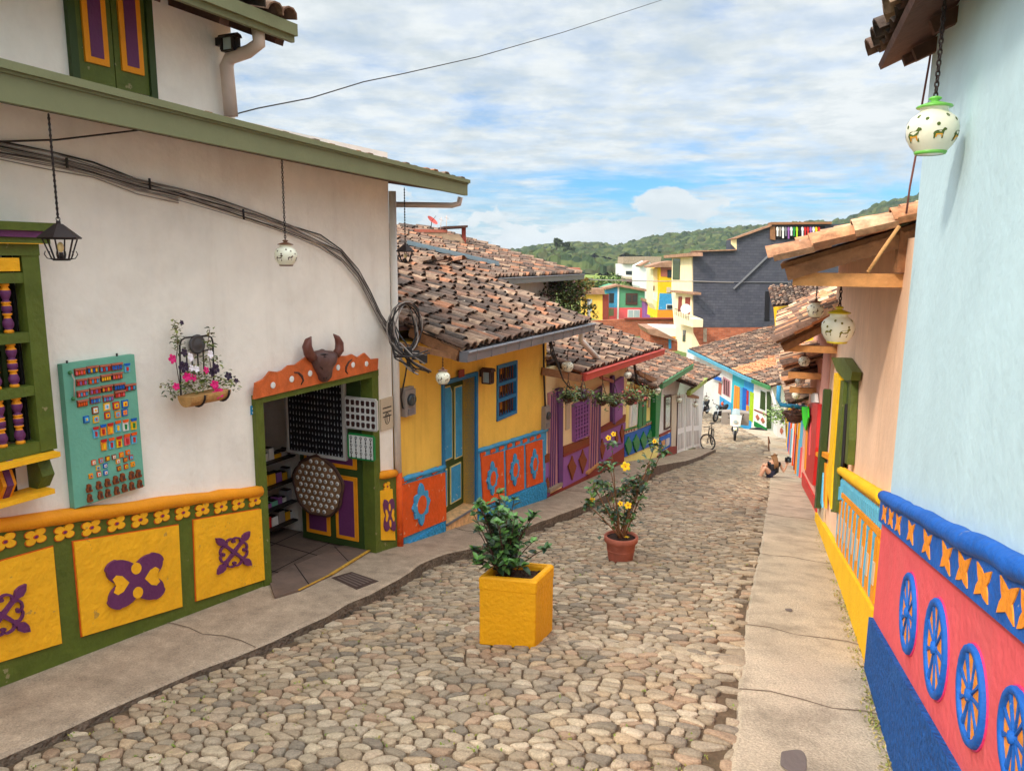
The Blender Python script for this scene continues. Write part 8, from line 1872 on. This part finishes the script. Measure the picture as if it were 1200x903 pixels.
# ---------- motorcycles
def moto(loc,rz,label,body,boxes=False,wind=False):
    L=Vector(loc); rot=Matrix.Rotation(rz,3,'Z'); T=lambda x,y,z:L+rot@Vector((x,y,z)); ax=rot@Vector((0,1,0)); o=thing('motorcycle',label,'motorcycle',tuple(loc))
    for x in (.65,-.62):
        mb=MB(); mb.torus(T(x,0,.30),.245,.06,ax,24,8,0); mb.torus(T(x,0,.30),.17,.02,ax,18,6,1); mb.lathe([(0,-.05),(.07,-.05),(.07,.05),(0,.05)],10,T(x,0,.30),1,axis=ax)
        for k in range(5): q=2*PI*k/5; mb.bar(T(x,0,.30),T(x+.2*math.cos(q),0,.30+.2*math.sin(q)),.03,.02,1)
        mb.build('wheel',['black','cableg'],o)
    mb=MB(); mb.tube([T(.65,.07,.30),T(.42,.07,.80)],.025,6); mb.tube([T(.65,-.07,.30),T(.42,-.07,.80)],.025,6); mb.build('fork','silver',o)
    def loft(secs,nm,m):
        mb=MB(); vs=[]; N=10
        for x,z,w,h in secs:
            for k in range(N): q=2*PI*k/N; vs.append(T(x,w*math.cos(q),z+h*math.sin(q)))
        mb.add(vs,[(i*N+k,i*N+(k+1)%N,(i+1)*N+(k+1)%N,(i+1)*N+k) for i in range(len(secs)-1) for k in range(N)]+[tuple(range(N-1,-1,-1)),tuple((len(secs)-1)*N+k for k in range(N))],0,None,True); mb.build(nm,m,o)
    loft([(.40,.74,.05,.06),(.30,.78,.12,.11),(.12,.78,.15,.13),(-.05,.72,.10,.09)],'tank',body); loft([(-.05,.74,.09,.04),(-.3,.74,.14,.06),(-.6,.78,.14,.06),(-.82,.84,.08,.04)],'seat','black')
    loft([(.22,.45,.12,.12),(.05,.42,.17,.17),(-.2,.42,.15,.15),(-.3,.42,.06,.06)],'engine','iron'); loft([(-.45,.62,.11,.08),(-.7,.70,.09,.07),(-.92,.76,.04,.04)],'tail_cover',body)
    loft([(.85,.50,.03,.02),(.72,.60,.08,.03),(.55,.60,.08,.03),(.42,.50,.05,.02)],'front_mudguard',body)
    mb=MB(); mb.tube([T(.35,-.36,1.04),T(.40,-.2,1.02),T(.40,0,.96),T(.40,.2,1.02),T(.35,.36,1.04)],.018,6); 
    for s in (1,-1): mb.tube([T(.38,.28*s,1.04),T(.42,.34*s,1.2)],.007,4); mb.ball(T(.42,.35*s,1.24),(.03,.06,.04),8,5)
    mb.build('handlebar','iron',o)
    mb=MB(); mb.lathe([(0,.0),(.07,.0),(.10,.08),(.095,.09)],14,T(.46,0,.90),axis=rot@Vector((1,0,0)),mi=0); mb.lathe([(0,.092),(.09,.09)],14,T(.46,0,.90),axis=rot@Vector((1,0,0)),mi=1,cap=False); mb.build('headlight',[body,'lglass'],o)
    mb=MB(); mb.tube([T(.1,.13,.3),T(-.3,.16,.26),T(-.75,.18,.40)],.035,8); mb.build('exhaust','silver',o)
    if boxes:
        for s in (1,-1):
            mb=MB(); c=T(-.3,.52*s,.90); mb.prism([T(-.6,.20*s,.66),T(.05,.20*s,.66),T(.05,.64*s,.64),T(-.6,.64*s,.64)],[T(-.6,.20*s,1.28),T(.05,.20*s,1.28),T(.05,.64*s,1.24),T(-.6,.64*s,1.24)]); mb.build('cargo_box',mat('grey_canvas',rgb(150,136,124),rough=.9,var=.15),o)
        mb=MB(); mb.prism([T(.50,-.24,.70),T(.55,0,.66),T(.50,.24,.70),T(.42,.28,1.2),T(.46,0,1.25),T(.42,-.28,1.2)],[T(.47,-.24,.70),T(.52,0,.66),T(.47,.24,.70),T(.39,.28,1.2),T(.43,0,1.25),T(.39,-.28,1.2)]); mb.build('fairing','whitep',o)
        mb=MB(); mb.prism([T(.44,-.2,1.2),T(.47,0,1.24),T(.44,.2,1.2),T(.34,.16,1.48),T(.37,0,1.52),T(.34,-.16,1.48)],[T(.43,-.2,1.2),T(.46,0,1.24),T(.43,.2,1.2),T(.33,.16,1.48),T(.36,0,1.52),T(.33,-.16,1.48)]); mb.build('windscreen','lglass',o)
    return o
g1=ground(866,517); moto(g1+Vector((0,.8,0)),math.atan2(-g1.y,-g1.x)+.05,'white fronted motorcycle with two big grey side boxes facing uphill in the street','cream',boxes=True)
g2=ground(845,496); moto(g2+Vector((.2,.9,0)),-2.3,'dark motorcycle parked second from the left at the bend','black')
g3=ground(833,493); moto(g3+Vector((0,1.6,0)),-2.1,'dark motorcycle parked leftmost at the bend behind the white door house','iron')
# ---------- person seated on the kerb
def skin(name,joints,edges,root,m,parent,loc,sub=2):
    me=bpy.data.meshes.new(name); me.from_pydata([Vector(j[0]) for j in joints],edges,[]); ob=bpy.data.objects.new(name,me); C.objects.link(ob)
    md=ob.modifiers.new('s','SKIN'); sv=me.skin_vertices[0].data
    for i,j in enumerate(joints):
        r=j[1]; sv[i].radius=(r,r) if not isinstance(r,tuple) else r; sv[i].use_root=(i==root)
    ms=ob.modifiers.new('u','SUBSURF'); ms.levels=sub; ms.render_levels=sub
    bpy.context.view_layer.update(); dg=bpy.context.evaluated_depsgraph_get(); nm=bpy.data.meshes.new_from_object(ob.evaluated_get(dg)); C.objects.unlink(ob)
    nm.name=name; nm.materials.clear()
    for mm in (m if isinstance(m,list) else [m]): nm.materials.append(M[mm] if isinstance(mm,str) else mm)
    for p in nm.polygons: p.use_smooth=True
    o=bpy.data.objects.new(name,nm); C.objects.link(o); o.parent=parent; return o
seat=ground(905.5,559,lambda s:zR(s)); 
PE=thing('person','woman in black top and shorts with long light brown hair sitting on the pavement edge','person',tuple(seat))
# local: x = image right, y = away, z = up ; facing left and slightly away
J=[((0,0,.10),.14),((.0,.0,.22),.115),((.01,.01,.34),.125),((.02,.01,.44),.09),((.01,.01,.50),.048),((.0,.02,.575),.072),((-.01,.02,.64),.078),
 ((-.08,-.08,.10),.09),((-.28,-.12,.33),.060),((-.36,-.12,.12),.050),((-.40,-.12,.0),.034),((-.50,-.13,-.02),.03),
 ((-.06,.10,.10),.09),((-.22,.14,.36),.060),((-.28,.13,.14),.050),((-.31,.13,.02),.034),((-.42,.13,.0),.03),
 ((.16,.01,.42),.048),((.27,-.02,.22),.038),((.29,-.02,.16),.034),((.35,-.04,.34),.030),((.37,-.05,.42),.026),
 ((-.13,.04,.42),.046),((-.22,.06,.28),.036),((-.27,.04,.33),.028),((-.31,.02,.36),.024)]
E_=[(0,1),(1,2),(2,3),(3,4),(4,5),(5,6),(0,7),(7,8),(8,9),(9,10),(10,11),(0,12),(12,13),(13,14),(14,15),(15,16),(3,17),(17,18),(18,19),(19,20),(20,21),(3,22),(22,23),(23,24),(24,25)]
bod=skin('body',J,E_,0,'hand',PE,seat)
# clothes as slightly larger shells over the torso, hips and thighs
T_=[((.0,.0,.12),.18),((.0,.0,.22),.16),((.01,.01,.33),.155),((.02,.01,.42),.112),((.15,.01,.41),.064),((.20,0,.32),.052),((-.12,.04,.41),.062),((-.17,.05,.34),.050)]
skin('black_top',T_,[(0,1),(1,2),(2,3),(3,4),(4,5),(3,6),(6,7)],0,'black',PE,seat)
T_=[((0,0,.08),.185),((0,0,.16),.16),((-.10,-.09,.13),.12),((-.17,-.10,.20),.088),((-.08,.10,.13),.105),((-.14,.12,.22),.088)]
skin('shorts',T_,[(0,1),(0,2),(2,3),(0,4),(4,5)],0,mat('navy_cloth',rgb(34,34,50),rough=.9),PE,seat)
hm=mat('light_brown_hair',rgb(150,108,72),rough=.5,var=.35,scale=40,obj=True)
T_=[((.0,.01,.645),.084),((.01,-.02,.58),.076),((.02,-.07,.48),.056),((.02,-.11,.39),.045),((.02,-.12,.33),.02)]
skin('hair',T_,[(0,1),(1,2),(2,3),(3,4)],1,hm,PE,seat)
mb=MB(); 
for k in range(34):
    x=random.uniform(-.05,.06); mb.tube([Vector((x*.4,.0,.70)),Vector((.01+x*.9,-.08,.59)),Vector((.02+x,-.14,.44)),Vector((.02+x*1.1,-.15,.32+random.uniform(-.04,.04)))],[.008,.012,.012,.004],5)
o=mb.build('hair_strands',hm,None); o.parent=PE
mb=MB()
for k,(dx,l) in enumerate(((-.03,.07),(-.015,.085),(0,.09),(.015,.08))): mb.tube([Vector((.37+dx,-.05,.43)),Vector((.37+dx,-.07,.43+l*.6)),Vector((.365+dx,-.045,.43+l))],[.010,.009,.007],5)
mb.tube([Vector((.35,-.05,.41)),Vector((.32,-.06,.44)),Vector((.32,-.06,.47))],[.011,.010,.008],5); mb.ball((.37,-.05,.425),(.035,.02,.04),8,6)
o=mb.build('hand','hand',None); o.parent=PE
for (x,y) in ((-.40,-.12),(-.31,.13)):
    mb=MB(); mb.ball((x-.06,y,-.03),(.12,.042,.035),10,6); mb.ball((x,y,-.01),(.045,.04,.045),8,5); o=mb.build('shoe','plate',None); o.parent=PE
CM=thing('camera_body','small black camera held up in the seated woman’s right hand'.replace('’',"'"),'camera',tuple(seat+Vector((.38,-.06,.53))))
mb=MB(); mb.box((0,0,0),(.16,.07,.12)); mb.box((0,0,.07),(.06,.05,.035)); o=mb.build('case','black',None); o.parent=CM
mb=MB(); mb.lathe([(.045,0),(.048,.05),(.05,.09),(.035,.095),(0,.08)],14,(0,-.03,0),axis=(0,-1,0)); o=mb.build('lens','glass',None); o.parent=CM
for ch in PE.children: pass
# ---------- sleeping dog
dg_=atY(889,505.5,41)
DG=thing('dog','black dog lying asleep on the pavement before the white corner house','dog',tuple(dg_))
J=[((0,0,.12),.12),((.25,0,.13),.13),((-.22,0,.13),.13),((-.36,-.02,.13),.09),((-.48,-.06,.10),.085),((-.58,-.08,.07),.05),((.38,.03,.08),.03),((.52,.10,.04),.018),((-.25,-.16,.05),.045),((-.42,-.20,.03),.03),((.25,-.17,.06),.06),((.10,-.25,.03),.03),((-.47,-.12,.19),.03),((-.46,.02,.19),.03)]
skin('body',J,[(0,1),(0,2),(2,3),(3,4),(4,5),(1,6),(6,7),(2,8),(8,9),(1,10),(10,11),(4,12),(4,13)],0,'black',DG,dg_)
# small signs on stands / post on the right pavement
P=ground(901,527,lambda s:zR(s)); o=thing('street_post','thin dark leaning post standing at the pavement edge beyond the seated woman','post',tuple(P)); mb=MB(); s_=P.dot(CF)/FPX; mb.tube([P,P+Vector((-1.5*s_,0,16*s_))],.03,6); mb.build('pole','wood',o); mb=MB(); mb.bar(P+Vector((-1.5*s_,0,15*s_)),P+Vector((.5*s_,0,8*s_)),.12,.03); mb.build('small_board','dwood',o)
# ---------- trees
def tree(base,H,R,label,name='tree',pal=LEAFD,n=700,ls=.5,trunk=.35,shape_=(1,1,.8),group=None,tm='dwood',bare=.35,th=.06):
    o=thing(name,label,'tree',tuple(base),group); b=Vector(base); mb=MB(); top=b+UP*H*.75
    mb.tube([b-UP*.3,b+UP*H*.3+Vector((random.gauss(0,R*.05),0,0)),top],[H*th*.6,H*th*.42,H*th*.12],7); cl=[]
    for k in range(9):
        a=random.uniform(0,2*PI); z=random.uniform(bare,.92); rr_=R*random.uniform(.35,.85)*math.sqrt(max(.15,1-((z-.62)/.5)**2)); p=b+UP*H*z+Vector((math.cos(a)*rr_,math.sin(a)*rr_,0)); s=b+UP*H*(z*.65); mb.tube([s,s.lerp(p,.6)+UP*R*.05,p],[H*th*.2,H*th*.12,H*th*.04],5); cl.append((p,R*random.uniform(.28,.48)))
    cl.append((top+UP*H*.08,R*.4)); cl.append((b+UP*H*.6,R*.5)); mb.build('trunk',tm,o)
    mb=MB(); per=n//len(cl)
    for c,r in cl:
        k=random.uniform(.75,1.25)
        for _ in range(per):
            d=rdir(.1); rad=r*random.uniform(.55,1.05); p=c+Vector((d.x*rad*shape_[0],d.y*rad*shape_[1],d.z*rad*shape_[2])); L=ls*random.uniform(.6,1.2); cc=random.choice(pal); 
            dd=(d+rdir(0)*.8).normalized(); s=dd.cross(UP); s=s.normalized() if s.length>.1 else Vector((1,0,0)); e2=dd.cross(s)
            mb.add([p-s*L*.4,p+dd*L*.5+e2*L*.1,p+s*L*.4,p-dd*L*.5],[(0,1,2,3)],0,tuple(min(.9,x*k) for x in cc[:3]))
    mb.build('crown','leaf2',o); return o
M['leaf2']=mat('tree_leaf',None,rough=.8,var=.3,scale=.8,bump=0,attr='col',spec=.15)
# near leafy tree with rusty leaves behind the rear house
P=atY(668,392,23); tree(P,1.8,1.15,'leafy garden tree with rusty orange leaves behind the grey gutter',pal=[rgb(84,96,44),rgb(110,116,60),rgb(150,110,60),rgb(66,78,40),rgb(120,124,76)],n=2600,ls=.11,bare=.25,th=.03)
P=atY(684,374,24); tree(P,1.45,.42,'thin garden tree with orange topped crown beside the white pole',pal=[rgb(150,110,60),rgb(120,110,60),rgb(90,98,50),rgb(180,130,60)],n=700,ls=.10,bare=.3,th=.03)
P=atY(645,372,22); tree(P,1.1,.9,'low dark bushy tree under the end of the rear grey gutter',pal=[rgb(64,78,40),rgb(90,100,56),rgb(120,84,84),rgb(52,64,40)],n=1500,ls=.10,bare=.15,th=.03)
P=atY(690,392,23.5); o=thing('white_pole','plain white pole standing among the garden trees left of the orange house','pole',tuple(P)); mb=MB(); mb.tube([P,atY(690,352,23.5)],.05,8); mb.build('shaft','pipew',o); mb=MB(); mb.lathe([(0,0),(.07,0),(.06,.04),(0,.05)],8,atY(690,352,23.5)); mb.build('cap','gutter',o)
# thicket on the slope
greens=[rgb(70,92,44),rgb(92,112,54),rgb(112,128,62),rgb(56,76,40),rgb(130,138,76)]
spots=[(700,352,100,7,6),(712,345,112,7,6),(722,338,125,7,6),(735,335,130,7,5),(690,345,118,7,6),(675,340,125,7,6),(668,332,150,7,6),(725,350,108,5,5),(742,345,105,5,4),(708,362,98,6,5),(655,335,135,8,7),(715,360,96,4,4),(745,330,128,4,3)]
labs='bushy green tree in the thicket below the grassy slope'
for i,(u,v,Y,H,R) in enumerate(spots): tree(atY(u,v+3,Y)-UP*1.5,H*.62,R*.62,labs,pal=[tuple(c*random.uniform(.8,1.15) for c in g[:3]) for g in greens],n=1000,ls=.42,group='trees of the valley thicket',bare=.2,th=.04)
for i,(u,v,H,R) in enumerate(((652,293,10,3.4),(665,293,8,4.2))): tree(atY(u,v+2,330)-UP*2,H*.75,R*.8,['tall rounded dark tree on the skyline, the tallest on the ridge','round dark tree just right of the tallest skyline tree','small dark skyline tree leftmost on the ridge','small tree at the top of the pasture','second small tree at the top of the pasture','small ridge tree above the grey building','small ridge tree above the yellow block'][i],pal=[rgb(84,98,60),rgb(100,112,68)],n=1600,ls=.9,bare=.05,shape_=(.8,.8,1.3))

# ---------- air: even haze between the camera and the hills
def haze(dens):
    mb=MB(); x0,x1,y0,y1,z0,z1=-2600,2600,-2600,2600,-20,48
    mb.prism([Vector(p) for p in ((x0,y0,z0),(x1,y0,z0),(x1,y1,z0),(x0,y1,z0))],[Vector(p) for p in ((x0,y0,z1),(x1,y0,z1),(x1,y1,z1),(x0,y1,z1))])
    m=bpy.data.materials.new('haze'); m.use_nodes=True; nt=m.node_tree; nt.nodes.clear(); o_=nt.nodes.new('ShaderNodeOutputMaterial'); v=nt.nodes.new('ShaderNodeVolumePrincipled'); v.inputs['Density'].default_value=dens; v.inputs['Color'].default_value=(.86,.92,1,1); v.inputs['Anisotropy'].default_value=.3; nt.links.new(v.outputs[0],o_.inputs['Volume'])
    o=mb.build('haze',m); o['kind']='stuff'; o['label']='thin even haze in the air over the town and hills'
haze(.00022)
